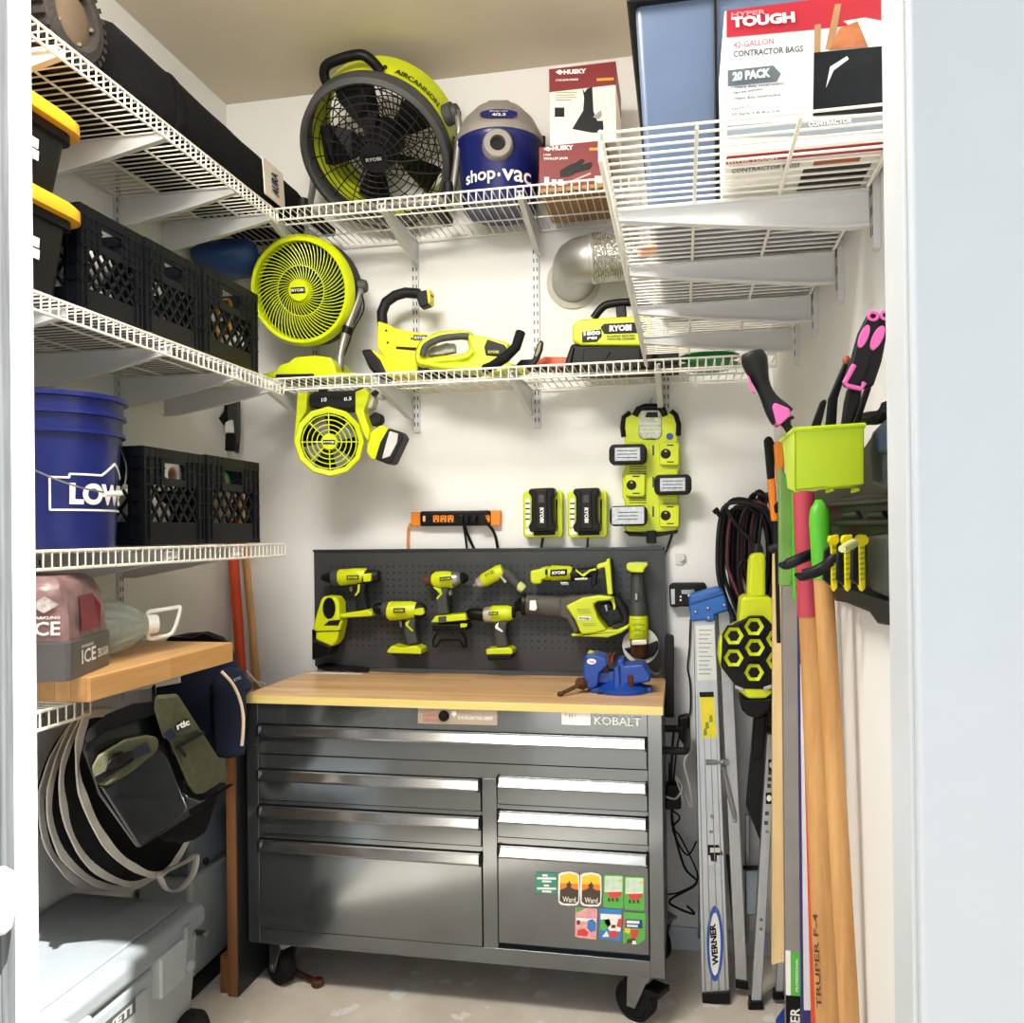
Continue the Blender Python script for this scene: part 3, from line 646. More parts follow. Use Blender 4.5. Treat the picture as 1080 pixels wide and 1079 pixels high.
vwrap('shop', -.92, -.10, zv + .050, zv + .104, .1385, .1400, WHITE); vwrap('vac', .06, .86, zv + .058, zv + .096, .1385, .1395, WHITE); vwrap('.', -.045, .02, zv + .070, zv + .083, .1385, .139, WHITE)
q = V((cx, cy, zv + .275)) + fd * .134; b = MB(); tu = (up * .9 - fd * .45).normalized()
b.prism([q + sd * .062 * cos(a) * (1.0) + tu * .022 * sin(a) for a in [2 * pi * i / 28 for i in range(28)]], fd * .008); b.build('badge', VBLUE, t, smooth=0)
nf = sd.cross(tu); text('shop-vac', q - sd * .03 + tu * .007 + fd * .009, sd * .06, tu * .007, WHITE, t); text('4/2.5', q - sd * .022 - tu * .013 + fd * .010, sd * .045, tu * .013, WHITE, t)

# ---- cartons
def carton(name, label, x0, x1, y0, y1, z0, z1, m, cat='box'):
    t = thing(name, label, cat, ((x0 + x1) / 2, y0, z0)); MB().box((x0, y0, z0), (x1, y1, z1)).build('carton', m, t, bevel=.002); return t
ya = 2.72
q0, q1 = W(569, 207, ya), W(640, 203, ya); zc0 = 2.560
t = carton('cardboard_box', 'plain brown cardboard box under the red jack boxes', q0.x, q1.x + .01, ya, 3.0, zc0, W(600, 196, ya).z, CARD)
z1_ = W(600, 196, ya).z; z2_ = W(600, 151.5, ya).z; z3_ = W(600, 70, ya).z
t = carton('jack_box', 'red trolley jack box between the cardboard box and the jack stand box', q0.x - .001, q1.x, ya + .002, 2.98, z1_ + .001, z2_, RED)
def fw(s, a, b_, h, m, Y=ya, bold=.03): tpx(s, a, b_, (a[0], a[1] - h), Y, m, t, bold=bold)
C2 = crop(300, 40, 3)
fw('HUSKY', C2(848, 357), C2(914, 354), 5, WHITE, bold=.05); fw('3 TON', C2(820, 374), C2(842, 373), 2, WHITE); fw('TROLLEY JACK', C2(820, 388), C2(898, 386), 3, WHITE)
slab(t, 'logo_mark', WHITE, C2, [(820, 352), (832, 344), (846, 350), (836, 358)], ya - .0005, .002, 0)
slab(t, 'jack_picture', BLACK, C2, [(872, 440), (872, 420), (905, 400), (920, 396), (940, 382), (950, 386), (938, 402), (970, 392), (974, 402), (965, 415), (925, 425), (900, 437)], ya - .0004, .002, 0)
slab(t, 'handle_picture', mat('pink_print', '#e3a39d', .5), C2, [(880, 462), (968, 426), (970, 431), (882, 467)], ya - .0006, .002, 0)
slab(t, 'corner_label', YEL, C2, [(965, 348), (992, 347), (992, 355), (965, 356)], ya - .0006, .002, 0)
for x in (822, 846, 866): slab(t, 'icon', CREAM, C2, [(x, 468), (x + 15, 467), (x + 15, 440 + (x > 830) * 8), (x, 440 + (x > 830) * 8)], ya - .0006, .002, 0)
slab(t, 'barcode_patch', CREAM, C2, [(982, 460), (1006, 459), (1006, 436), (982, 437)], ya - .0006, .002, 0)
# upper box: cream with red top band
ql, qr = W(580, 150, ya), W(650, 150, ya)
t = thing('jack_stand_box', 'cream and red jack stand box stacked on top of the trolley jack box', 'box', ((ql.x + qr.x) / 2, ya, z2_))
zb = W(600, 94.5, ya).z
MB().box((ql.x, ya + .004, z2_ + .001), (qr.x, 2.96, z3_)).build('carton', CREAM, t, bevel=.002)
b = MB(); b.box((ql.x - .001, ya + .003, zb), (qr.x + .001, 2.961, z3_ + .001)); b.build('red_band', RED, t, bevel=.002)
fw('HUSKY', C2(884, 116), C2(955, 112), 5, WHITE, bold=.05); fw('3 TON JACK STANDS', C2(858, 139), C2(930, 136), 2.5, WHITE)
slab(t, 'logo_mark', WHITE, C2, [(858, 108), (870, 100), (884, 107), (872, 116)], ya + .002, .002, 0)
slab(t, 'corner_label', YEL, C2, [(988, 128), (1042, 125), (1042, 133), (988, 136)], ya + .002, .002, 0)
slab(t, 'stand_picture', DARK, C2, [(910, 288), (945, 230), (948, 190), (942, 156), (950, 172), (958, 160), (966, 158), (974, 152), (978, 232), (990, 262), (1008, 262), (1010, 288), (996, 300), (975, 300), (960, 298)], ya + .0035, .003, 0)
slab(t, 'stand_picture', STEEL, C2, [(976, 250), (990, 236), (1002, 228), (1005, 245), (995, 258)], ya + .0033, .002, 0)
slab(t, 'icon', DARK, C2, [(855, 250), (886, 250), (886, 220), (855, 220)], ya + .0035, .003, 0)
for y, l in ((175, 70), (183, 60), (191, 66), (199, 50)): fw('oooooooooooo', C2(858, y), C2(858 + l, y - 1), 1, LGREY, ya + .003)

# ---- blue tarp bundle in the corner and black bag beside it
lump('tarp_bundle', 'dark blue tarp bundle drooping over the upper shelf end in the corner', 'tarp', (-1.585, 2.80, 2.455), (.13, .10, .066), TBLUE, None, 3, .22)

# ---- round lime fan on lower shelf
Yf = 2.80; c = W(319, 307, Yf); k = PXM(319, 307, Yf); Rf = 52 * k; n, r, u = disc_frame(facing(319, 307, 24, -8)); zs = 1.990
t = thing('floor_fan', 'round lime drum fan with spiral grille on the lower back shelf', 'fan', (c.x, 2.85, zs))
MB().lathe(c - n * .02, c + n * .03, [(0, Rf * .97), (.2, Rf * 1.03), (.7, Rf * 1.02), (1, Rf * .96), (.95, Rf * .90), (.4, Rf * .88), (0, Rf * .9)], 56, cap=False).build('front_ring', LIME, t)
MB().lathe(c - n * .15, c - n * .015, [(0, Rf * .55), (.1, Rf * .80), (.35, Rf * 1.0), (1, Rf * 1.01), (1, Rf * .93), (.4, Rf * .9), (.12, Rf * .5)], 48, cap=True).build('drum', BLACK, t)
grille('front_grille', LIME, c + n * .014, n, r, u, Rf * .20, Rf * .46, [0, 1.0], 40, .30, .0017, .010, t)
grille('front_grille', LIME, c + n * .008, n, r, u, Rf * .46, Rf * .93, [1.0], 64, .38, .0019, .006, t)
MB().lathe(c, c + n * .036, [(0, Rf * .21), (.8, Rf * .21), (1, Rf * .19)], 28).build('hub', LIME, t)
P = c + n * .037; decal(P - r * .026 - u * .010, r * .052, u * .020, BLACK, t, 'name_plate', .002); text('RYOBI', P - r * .022 - u * .005 + n * .003, r * .044, u * .010, WHITE, t)
b = MB()
for i in range(3):
    a = 2 * pi * i / 3 + .4; q = [c - n * .05 + (r * cos(a + w_) + u * sin(a + w_)) * Rf * e for w_, e in ((-.2, .15), (.25, .15), (.55, .85), (-.35, .85))]; b.prism(q, n * .004)
b.build('blades', DARK, t)
C6 = crop(250, 230, 3.722)
q_r = W(*C6(487, 268), 2.87); q_b = W(*C6(405, 612), 2.84)
MB().lathe(q_r - r * .06, q_r + r * .02, [(0, .026), (.8, .026), (1, .02)], 16).build('pivot_knob', LGREY, t)
MB().tube(smooth_path([q_r, W(*C6(478, 310), 2.85), W(*C6(430, 440), 2.82), W(*C6(405, 540), 2.80), W(*C6(405, 590), 2.80), q_b], 5), .0135, 10).build('stand_frame', TUBEG, t)
q = W(*C6(432, 440), 2.82); MB().lathe(q + V((.004, 0, .012)), q - V((.004, 0, .012)), [(0, .018), (1, .018)], 14).build('tube_sleeve', BLACK, t)
b = MB(); b.tube(smooth_path([W(*C6(*p), 2.84) for p in ((490, 300), (497, 360), (455, 440), (435, 500), (400, 570), (330, 582))], 5), .003, 6); b.build('power_cord', BLACK, t)
slab(t, 'base', LIME, C6, [(90, 612), (150, 600), (165, 576), (200, 566), (225, 545), (300, 538), (365, 545), (385, 580), (388, 606), (470, 606), (475, 625), (90, 632)], 2.74, .16, .008, 3)
slab(t, 'base_panel', DARK, C6, [(148, 634), (150, 612), (300, 610), (302, 634)], 2.736, .10, .004)

# ---- vacuum blower and hedge trimmer behind it
C7 = crop(360, 240, 3.176)
t = thing('leaf_blower', 'yellow green blower with curved black handle on the lower back shelf', 'blower', W(*C7(190, 490), 2.935))
slab(t, 'housing', LIME2, C7, [(120, 312), (118, 400), (135, 425), (95, 405), (130, 470), (155, 500), (252, 496), (256, 420), (265, 395), (290, 372), (300, 360), (180, 336), (155, 322)], 2.865, .11, .014, 3)
slab(t, 'nozzle', DARK, C7, [(62, 408), (96, 404), (130, 440), (158, 498), (118, 500), (90, 470)], 2.860, .12, .012, 3)
rod(t, 'handle', DARK, C7, [(138, 330), (136, 285), (150, 250), (180, 228), (215, 218), (262, 222)], .019, 2.915, 12)
slab(t, 'handle_end', DARK, C7, [(248, 215), (288, 206), (298, 214), (298, 248), (290, 258), (262, 268), (252, 240)], 2.890, .05, .008)
slab(t, 'handle_trim', LIME2, C7, [(284, 207), (297, 207), (298, 250), (290, 256)], 2.888, .054, .004)
slab(t, 'vent_slot', BLACK, C7, [(184, 398), (254, 402), (252, 412), (182, 406)], 2.862, .02, .001)
dpx(C7(242, 377), C7(288, 378), C7(242, 360), 2.863, BLACK, t, 'name_plate'); tpx('RYOBI', C7(246, 374), C7(284, 375), C7(246, 364), 2.861, WHITE, t)
slab(t, 'foot', DARK, C7, [(252, 496), (256, 456), (300, 470), (450, 476), (450, 492), (300, 498)], 2.880, .09, .006)
for p in ((150, 345), (155, 385), (236, 372)): MB().ball(W(*C7(*p), 2.863), .004, 8).build('screw', BLACK, t)
t = thing('hedge_trimmer', 'yellow green trimmer with looped black guard beside the blower', 'trimmer', W(*C7(520, 480), 2.80))
b = MB(); b.tube(smooth_path([W(*C7(*p), 2.78) for p in ((262, 440), (275, 395), (330, 365), (400, 360), (435, 372), (440, 420), (400, 440), (330, 446), (275, 455), (262, 440))], 4), .016, 10, r2=1.4); b.build('rear_handle_loop', LIME, t)
b = MB(); b.tube(smooth_path([W(*C7(*p), 2.765) for p in ((272, 430), (285, 396), (335, 372), (400, 364), (428, 366))], 4), .012, 10); b.build('handle_grip', LGREY, t)
slab(t, 'handle_window', mat('grey_inset', '#a3a196', .5, var=.3, scale=60), C7, [(285, 420), (300, 402), (350, 386), (378, 388), (380, 416), (340, 424), (290, 430)], 2.80, .03, .003)
slab(t, 'housing', LIME, C7, [(425, 358), (462, 360), (560, 384), (560, 400), (545, 430), (500, 478), (450, 482), (330, 472), (272, 462), (268, 442), (330, 452), (420, 446), (444, 425), (430, 400)], 2.755, .10, .010, 3)
slab(t, 'front_housing', LIME, C7, [(470, 468), (520, 440), (620, 470), (600, 484), (480, 486)], 2.755, .09, .006)
slab(t, 'side_panel', BLACK, C7, [(488, 374), (545, 392), (556, 410), (540, 432), (484, 428), (478, 400)], 2.750, .02, .003)
dpx(C7(490, 424), C7(530, 424), C7(490, 410), 2.748, LGREY, t, 'name_plate'); tpx('RYOBI', C7(493, 421), C7(527, 421), C7(493, 413), 2.746, LIME, t)
rod(t, 'front_handle', BLK2, C7, [(482, 474, 2.72), (505, 465, 2.70), (550, 435, 2.69), (585, 400, 2.69), (600, 352, 2.71)], .0165, 2.7, 12)
slab(t, 'hand_guard', BLACK, C7, [(575, 470), (600, 442), (640, 440), (655, 390), (668, 376), (676, 382), (672, 410), (660, 440), (640, 470)], 2.76, .02, .004)
slab(t, 'guard_gap', mat('wall_tone_inset', '#8d8a6e', .6), C7, [(648, 430), (662, 388), (670, 384), (664, 415), (655, 432)], 2.757, .006, 0)
t = thing('blade_sheath', 'flat orange blade sheath lying behind the trimmer guard', 'sheath', W(*C7(690, 470), 2.86))
slab(t, 'sheath', mat('orange_sheath', '#d9501e', .45), C7, [(620, 470), (680, 432), (756, 434), (752, 470)], 2.84, .05, .004); slab(t, 'end_cap', DARK, C7, [(600, 474), (626, 466), (760, 466), (760, 476)], 2.835, .06, .003)
# ---- pressure washer
t = thing('pressure_washer', 'boxy lime and black pressure washer under the silver duct', 'pressure washer', W(*C7(890, 470), 2.82))
slab(t, 'body', LIME, C7, [(774, 320), (800, 306), (1010, 292), (1040, 300), (1040, 380), (1000, 396), (800, 394), (772, 380)], 2.74, .20, .012, 3)
slab(t, 'lower_body', BLACK, C7, [(762, 470), (746, 455), (770, 386), (800, 392), (1000, 390), (1050, 380), (1050, 472)], 2.745, .20, .012, 3)
slab(t, 'front_panel', DARK, C7, [(806, 468), (812, 404), (900, 400), (1000, 404), (1006, 468)], 2.738, .03, .004)
slab(t, 'rib', BLACK, C7, [(850, 468), (890, 415), (905, 415), (868, 468)], 2.735, .02, .003)
b = MB(); b.tube(smooth_path([W(*C7(*p), 2.80) for p in ((845, 304), (870, 272), (900, 256), (985, 250), (1030, 262), (1050, 296))], 4), .0135, 10); b.build('carry_handle', BLACK, t)
slab(t, 'handle_strut', BLACK, C7, [(922, 304), (918, 262), (952, 258), (956, 302)], 2.785, .03, .005)
slab(t, 'name_plate', BLACK, C7, [(868, 334), (880, 322), (1010, 316), (1026, 330), (1016, 352), (880, 356)], 2.737, .006, .001)
tpx('RYOBI', C7(898, 349), C7(972, 345), C7(898, 328), 2.735, WHITE, t, bold=.05)
slab(t, 'pressure_plate', BLACK, C7, [(806, 350), (870, 340), (872, 364), (856, 382), (806, 384)], 2.737, .005, .001)
tpx('1800', C7(812, 363), C7(868, 359), C7(812, 349), 2.735, WHITE, t, bold=.05); tpx('PSI', C7(824, 376), C7(856, 374), C7(824, 367), 2.735, WHITE, t, bold=.04)
tpx('POWERED ELECTRIC', C7(890, 368), C7(985, 365), C7(890, 361), 2.737, BLACK, t); tpx('PRESSURE WASHER', C7(890, 378), C7(985, 375), C7(890, 371), 2.737, BLACK, t)
slab(t, 'side_strut', BLACK, C7, [(748, 456), (772, 398), (780, 400), (766, 470)], 2.735, .03, .004)
# ---- green coil and black case past the pressure washer
t = thing('hose_reel', 'low green reel at the far right end of the lower back shelf', 'hose reel', W(748, 398, 2.85))
q = W(748, 396, 2.85); MB().lathe((q.x, q.y, 1.990), (q.x, q.y, 2.035), [(0, .08), (.2, .10), (.4, .075), (.6, .075), (.8, .10), (1, .08)], 32).build('reel', GREEN2, t)
MB().lathe((q.x, q.y, 1.990), (q.x, q.y, 2.06), [(0, .035), (1, .03)], 16).build('core', CREAM, t)
tag(MB().box((-.075, 2.76, 1.990), (-.005, 2.98, 2.06)).build('black_case', DARK, bevel=.01), 'low black case between pressure washer and green reel', 'case')
tag(MB().box((.16, 2.76, 2.010), (.235, 2.90, 2.09)).build('small_carton', mat('faded_pink_carton', '#d9b3a4', .6, var=.25, scale=30), bevel=.002), 'small pinkish carton near the right wall corner', 'box') if False else None

# ---- duct on the wall
t = thing('dryer_duct', 'silver metal duct elbow leaving the back wall above the pressure washer', 'duct', W(640, 280, 2.9))
YD = 2.90; e0 = W(*C7(782, 122), YD); R_ = .092
el = [V((W(*C7(760, 125), YD).x, YB - .002, W(*C7(760, 140), YD).z)), V((W(*C7(768, 125), YD).x, YB - .05, W(*C7(765, 130), YD).z)), W(*C7(790, 118), YD + .03), W(*C7(830, 106), YD), W(*C7(850, 102), YD)]
MB().tube(smooth_path(el, 4), .079, 28).build('elbow', mat('dull_galvanised', '#a3a39f', .4, .7, var=.12, scale=6), t)
p = W(*C7(842, 104), YD); q = W(*C7(1000, 92), YD); b = MB(); pr = []
for i in range(41): pr.append((i / 40, .082 + .0035 * (i % 2)))
b.lathe(p, q, pr, 28); b.build('flexible_duct', mat('crinkled_foil', '#cdccc6', .25, .9, var=.1, scale=80, bump=.6, bscale=60), t, smooth=0)
MB().lathe(W(*C7(836, 105), YD), W(*C7(852, 103), YD), [(0, .083), (.5, .086), (1, .083)], 28).build('clamp', SILV, t)
MB().lathe(el[0], el[0] + V((0, -.012, 0)), [(0, .098), (.5, .098), (1, .085)], 32).build('wall_collar', mat('clear_collar', '#bdb8ad', .3), t)

# ---- small fan hanging under the lower back shelf
Yh = 2.74; c = W(348, 466, Yh); k = PXM(348, 466, Yh); Rf = 34 * k; n, r, u = disc_frame(facing(348, 466, 8, 10))
t = thing('bucket_fan', 'small lime cordless fan hanging upside down under the lower shelf', 'fan', W(350, 410, 2.80))
def poly(R0, ph=0): return [c + (r * cos(2 * pi * i / 12 + ph) + u * sin(2 * pi * i / 12 + ph)) * R0 for i in range(12)]
b = MB(); b.rings([[p - n * .03 for p in poly(Rf * .95)], [p + n * .015 for p in poly(Rf * 1.02)], [p + n * .022 for p in poly(Rf * .98)], [p + n * .018 for p in poly(Rf * .84)], [p - n * .03 for p in poly(Rf * .84)]], cap=False, closed=True); b.build('ring', LIME, t, bevel=.003)
MB().lathe(c - n * .10, c - n * .02, [(0, Rf * .5), (.3, Rf * .82), (1, Rf * .9), (1, Rf * .83), (.4, Rf * .75), (.15, Rf * .4)], 28).build('housing', DARK, t)
grille('grille', LIME, c + n * .012, n, r, u, Rf * .2, Rf * .9, [0, .22, .42, .62, .82], 8, .0, .0022, .006, t)
MB().lathe(c, c + n * .02, [(0, Rf * .25), (.8, Rf * .25), (1, Rf * .22)], 12).build('hub', LIME, t)
P = c + n * .021; decal(P - r * .020 - u * .007, r * .040, u * .014, BLACK, t, 'name_plate', .002); text('RYOBI', P - r * .017 - u * .0035 + n * .003, r * .034, u * .007, WHITE, t)
b = MB()
for i in range(4):
    a = 2 * pi * i / 4 + .3; q = [c - n * .02 + (r * cos(a + w_) + u * sin(a + w_)) * Rf * e for w_, e in ((-.3, .15), (.3, .15), (.6, .8), (-.1, .8))]; b.prism(q, n * .003)
b.build('blades', mat('mid_grey_plastic', '#7a7b78', .5), t)
slab(t, 'arm', LIME, C6, [(236, 684), (276, 684), (270, 760), (244, 800), (230, 870), (222, 870), (232, 760)], 2.74, .05, .005)
slab(t, 'arm', LIME, C6, [(462, 680), (500, 666), (520, 690), (496, 760), (520, 830), (512, 880), (495, 850), (462, 760)], 2.73, .05, .006)
slab(t, 'clamp_body', DARK, C6, [(282, 692), (300, 680), (450, 676), (492, 660), (490, 700), (462, 740), (440, 752), (330, 750), (290, 744), (280, 720)], 2.745, .09, .008)
tpx('10', C6(332, 722), C6(352, 720), C6(332, 706), 2.742, WHITE, t); tpx('0.5', C6(420, 718), C6(450, 715), C6(420, 704), 2.742, WHITE, t)
slab(t, 'knob', DARK, C6, [(512, 780), (540, 758), (566, 772), (568, 800), (545, 818), (516, 812)], 2.77, .04, .008)
slab(t, 'battery_mount', LIME, C6, [(512, 850), (560, 812), (590, 820), (600, 850), (560, 940), (530, 950), (506, 920)], 2.745, .08, .006)
slab(t, 'battery', DARK, C6, [(592, 824), (640, 838), (654, 860), (606, 962), (590, 966), (540, 946), (560, 880)], 2.74, .07, .006)
slab(t, 'battery_face', mat('pale_battery_label', '#c9c9c6', .4), C6, [(598, 836), (632, 846), (628, 880), (600, 935), (568, 945), (582, 890)], 2.737, .01, .003)
slab(t, 'grey_pivot', mat('pale_grey_plastic', '#b4b2a4', .5), C6, [(500, 700), (528, 690), (538, 712), (528, 745), (505, 752)], 2.75, .05, .006)
slab(t, 'hook', DARK, C6, [(318, 668), (340, 640), (356, 640), (345, 690), (320, 700)], 2.78, .02, .003); slab(t, 'hook', DARK, C6, [(520, 690), (540, 672), (548, 680), (536, 700)], 2.75, .03, .003)

# ================================================================ BACK WALL: POWER, CHARGERS, PEGBOARD
C1 = crop(410, 420, 3.273)
YW = YB
# ---- power strip
t = thing('power_strip', 'black and orange power strip screwed to the wall above the pegboard', 'power strip', W(*C1(230, 440), YW - .03))
slab(t, 'end_bracket', ORNG, C1, [(76, 442), (76, 393), (112, 393), (112, 442)], YW - .03, .03, .004)
slab(t, 'end_bracket', ORNG, C1, [(344, 440), (344, 387), (385, 387), (385, 440)], YW - .03, .03, .004)
slab(t, 'body', BLACK, C1, [(106, 442), (106, 390), (350, 387), (350, 440)], YW - .042, .042, .008)
for x in (163, 188, 213, 338):
    o = slab(t, 'outlet', ORNG, C1, [(x - 11, 429), (x - 11, 404), (x + 11, 404), (x + 11, 429)], YW - .044, .01, .003)
    for dx in (-4, 4): slab(o, 'socket_slot', BLACK, C1, [(x + dx - 1.5, 414), (x + dx - 1.5, 407), (x + dx + 1.5, 407), (x + dx + 1.5, 414)], YW - .0445, .004, 0)
    slab(o, 'socket_slot', BLACK, C1, [(x - 3, 427), (x - 3, 420), (x + 3, 420), (x + 3, 427)], YW - .0445, .004, 0)
slab(t, 'switch', mat('pale_neon_orange', '#f4c58a', .4), C1, [(117, 426), (117, 406), (126, 406), (126, 426)], YW - .045, .01, .002)  # switch face is plain pale orange, without emission
rod(t, 'power_cord', mat('orange_cord', '#d9882a', .5), C1, [(76, 432, YW - .02), (68, 450, YW - .015), (66, 490, YW - .012), (66, 540, YW - .01), (66, 620, YW - .01)], .0048, YW)
for x in (248, 266, 292): slab(t, 'plug', BLACK, C1, [(x - 9, 430), (x - 9, 404), (x + 9, 404), (x + 9, 430)], YW - .062, .02, .004)
slab(t, 'plug', BLACK, C1, [(308, 438), (308, 412), (332, 404), (332, 438)], YW - .068, .028, .004)
def cord(label, pts, r, group='black cords on the back wall', m=BLACK, f=C1):
    return tag(MB().tube(smooth_path([W(*f(*p[:2]), p[2] if len(p) > 2 else YW - .015) for p in pts], 5), r, 6).build('cord', m), label, 'cord', group)
cord('thick black cord curving from the right end of the power strip', [(325, 430, YW - .06), (345, 438, YW - .05), (366, 470, YW - .03), (376, 520), (377, 580)], .0055)
cord('black cord hanging from the third plug of the power strip', [(262, 430, YW - .06), (268, 460, YW - .04), (285, 500), (300, 535), (306, 590)], .0055)
cord('thinner black cord hanging straight from the first plug of the power strip', [(250, 430, YW - .06), (258, 440, YW - .05), (266, 490), (270, 530), (270, 590)], .004)
# ---- two wall chargers
def charger(label, ox):
    f = lambda x, y: C1(x + ox, y); y0 = YW
    t = thing('battery_charger', label, 'charger', W(*f(532, 480), y0 - .05), 'wall chargers with batteries')
    slab(t, 'base', LIME, f, [(464, 474), (462, 330), (470, 322), (592, 318), (600, 326), (600, 470), (592, 482), (474, 482)], y0 - .045, .045, .008, 3)
    slab(t, 'vents', DARK, f, [(500, 474), (500, 462), (574, 460), (574, 472)], y0 - .047, .01, .001)
    slab(t, 'battery', BLACK, f, [(486, 462), (482, 440), (492, 428), (492, 340), (480, 325), (486, 312), (570, 308), (574, 330), (564, 340), (566, 428), (578, 440), (574, 460)], y0 - .105, .062, .006)
    slab(t, 'battery_ridge', DARK, f, [(508, 452), (506, 318), (546, 316), (548, 450)], y0 - .110, .02, .004)
    slab(t, 'release_button', LGREY, f, [(516, 362), (516, 334), (538, 334), (538, 362)], y0 - .113, .01, .003)
    slab(t, 'gauge_label', WHITE, f, [(474, 444), (472, 352), (482, 344), (488, 350), (488, 430), (480, 446)], y0 - .05, .008, .001)
    for yy in (366, 384, 402, 420): slab(t, 'gauge_mark', BLACK, f, [(472, yy), (472, yy - 5), (487, yy - 5), (487, yy)], y0 - .0505, .004, 0)
    slab(t, 'side_ridge', DARK, f, [(576, 440), (576, 350), (582, 350), (582, 440)], y0 - .048, .01, .001)
    slab(t, 'corner_label', WHITE, f, [(472, 470), (472, 452), (492, 450), (496, 470)], y0 - .0465, .004, 0)
    o = W(*f(521, 378), y0 - .1112); text('RYOBI', o, W(*f(522, 430), y0 - .1112) - o, W(*f(535, 378), y0 - .1112) - o, WHITE, t, bold=.04)
    return t
charger('wall charger holding a large black battery, nearer the power strip', 0)
charger('wall charger holding a large black battery, nearer the six port charger', 154)
cord('short black cord below the charger nearer the power strip', [(533, 482, YW - .02), (528, 505), (525, 540), (524, 590)], .0045)
cord('short black cord below the charger nearer the six port charger', [(688, 482, YW - .02), (686, 505), (685, 540), (685, 590)], .0035)
# ---- six port charger
t = thing('six_port_charger', 'tall lime six port charger with clear top hanging on the back wall', 'charger', W(*C1(905, 470), YW - .05))
slab(t, 'body', LIME, C1, [(815, 150), (812, 60), (835, 48), (975, 46), (996, 60), (998, 150), (1006, 160), (1006, 225), (1000, 240), (1000, 360), (1006, 375), (1004, 440), (990, 462), (820, 462), (812, 440), (815, 360), (806, 340), (806, 262), (816, 245), (820, 230)], YW - .055, .055, .010, 3)
rod(t, 'top_handle', BLACK, C1, [(850, 62), (862, 38), (885, 30), (925, 30), (945, 38), (955, 62)], .012, YW - .05, 10)
rod(t, 'side_bumper', BLACK, C1, [(812, 134), (808, 100), (812, 66), (835, 50)], .010, YW - .05); rod(t, 'side_bumper', BLACK, C1, [(998, 130), (1000, 90), (990, 58), (974, 45)], .010, YW - .05)
slab(t, 'bottom_bumper', BLACK, C1, [(808, 458), (880, 468), (1000, 454), (996, 466), (930, 478), (830, 476)], YW - .058, .05, .004)
slab(t, 'clear_cover', mat('clear_display_cover', '#b9bda6', .15, var=.3, scale=60), C1, [(862, 130), (862, 74), (870, 40), (935, 40), (942, 74), (944, 128), (930, 142), (876, 142)], YW - .064, .02, .006)
slab(t, 'cover_latch', DARK, C1, [(885, 66), (892, 48), (928, 48), (930, 66)], YW - .067, .01, .002)
for a in range(3): slab(t, 'cover_rib', mat('pale_rib', '#d3d6c6', .3), C1, [(868, 90 + 14 * a), (868, 86 + 14 * a), (938, 86 + 14 * a), (938, 90 + 14 * a)], YW - .066, .004, 0)
tpx('RYOBI', C1(890, 144), C1(920, 144), C1(890, 137), YW - .0655, BLACK, t)
MB().lathe(W(*C1(970, 132), YW - .05), W(*C1(970, 132), YW - .058), [(0, .012), (1, .012)], 16).build('round_sticker', mat('blue_sticker', '#2b4e9c', .4), t)
for x, y in ((968, 192), (850, 300), (968, 405), (846, 192), (962, 300), (848, 405)):
    o = slab(t, 'charging_port', LIME, C1, [(x - 34, y + 36), (x - 36, y - 34), (x - 28, y - 40), (x + 28, y - 40), (x + 36, y - 34), (x + 34, y + 36), (x + 26, y + 40), (x - 26, y + 40)], YW - .075, .03, .006)
    p = W(*C1(x - 12, y), YW - .074); MB().lathe(p, p + V((0, -.003, 0)), [(0, .018), (1, .016)], 18).build('socket', BLACK, o)
    slab(o, 'contact', YEL, C1, [(x - 16, y - 6), (x - 16, y - 12), (x - 8, y - 12), (x - 8, y - 6)], YW - .0785, .003, 0)
    for dy in (-30, 28): slab(o, 'vent_mark', DARK, C1, [(x - 8, y + dy + 2), (x - 8, y + dy - 2), (x + 16, y + dy - 2), (x + 16, y + dy + 2)], YW - .0755, .003, 0)
for y in (180, 290, 392): slab(t, 'centre_label', LGREY, C1, [(910, y + 18), (910, y - 18), (916, y - 18), (916, y + 18)], YW - .056, .004, 0)
slab(t, 'strap', BLACK, C1, [(888, 500), (888, 458), (922, 456), (924, 502)], YW - .062, .02, .004)
for y in (250, 350):
    for i in range(4): slab(t, 'vent_slot', DARK, C1, [(830, y - 12 + 8 * i), (830, y - 15 + 8 * i), (890, y - 15 + 8 * i), (890, y - 12 + 8 * i)], YW - .0555, .003, 0)
def pack(label, x, y, dark=True):
    y0 = YW - .076; t = thing('battery_pack', label, 'battery', W(*C1(x, y), y0), 'battery packs on the six port charger')
    o = slab(t, 'case', DARK, C1, [(x - 54, y + 36), (x - 64, y + 24), (x - 64, y - 22), (x - 54, y - 34), (x + 54, y - 36), (x + 66, y - 24), (x + 66, y + 22), (x + 54, y + 34)], y0 - .055, .054, .008, 3)
    slab(t, 'label_face', mat('silver_battery_label', '#b9bdbf', .3, .3, var=.2, scale=70), C1, [(x - 44, y + 24), (x - 44, y - 22), (x + 44, y - 24), (x + 44, y + 22)] if dark else [(x - 56, y + 30), (x - 56, y - 30), (x + 56, y - 32), (x + 56, y + 28)], y0 - .0565, .006, .002)
    if dark:
        for sx in (-55, 55):
            for dy in (-14, 0, 14): slab(t, 'cell_ridge', BLACK, C1, [(x + sx - 5, y + dy + 5), (x + sx - 5, y + dy - 5), (x + sx + 5, y + dy - 5), (x + sx + 5, y + dy + 5)], y0 - .0575, .006, .001)
    for dy in (-12, 0, 12): slab(t, 'print_line', LGREY, C1, [(x - 36, y + dy + 2), (x - 36, y + dy - 1), (x + 34, y + dy - 2), (x + 34, y + dy + 1)], y0 - .0572, .002, 0)
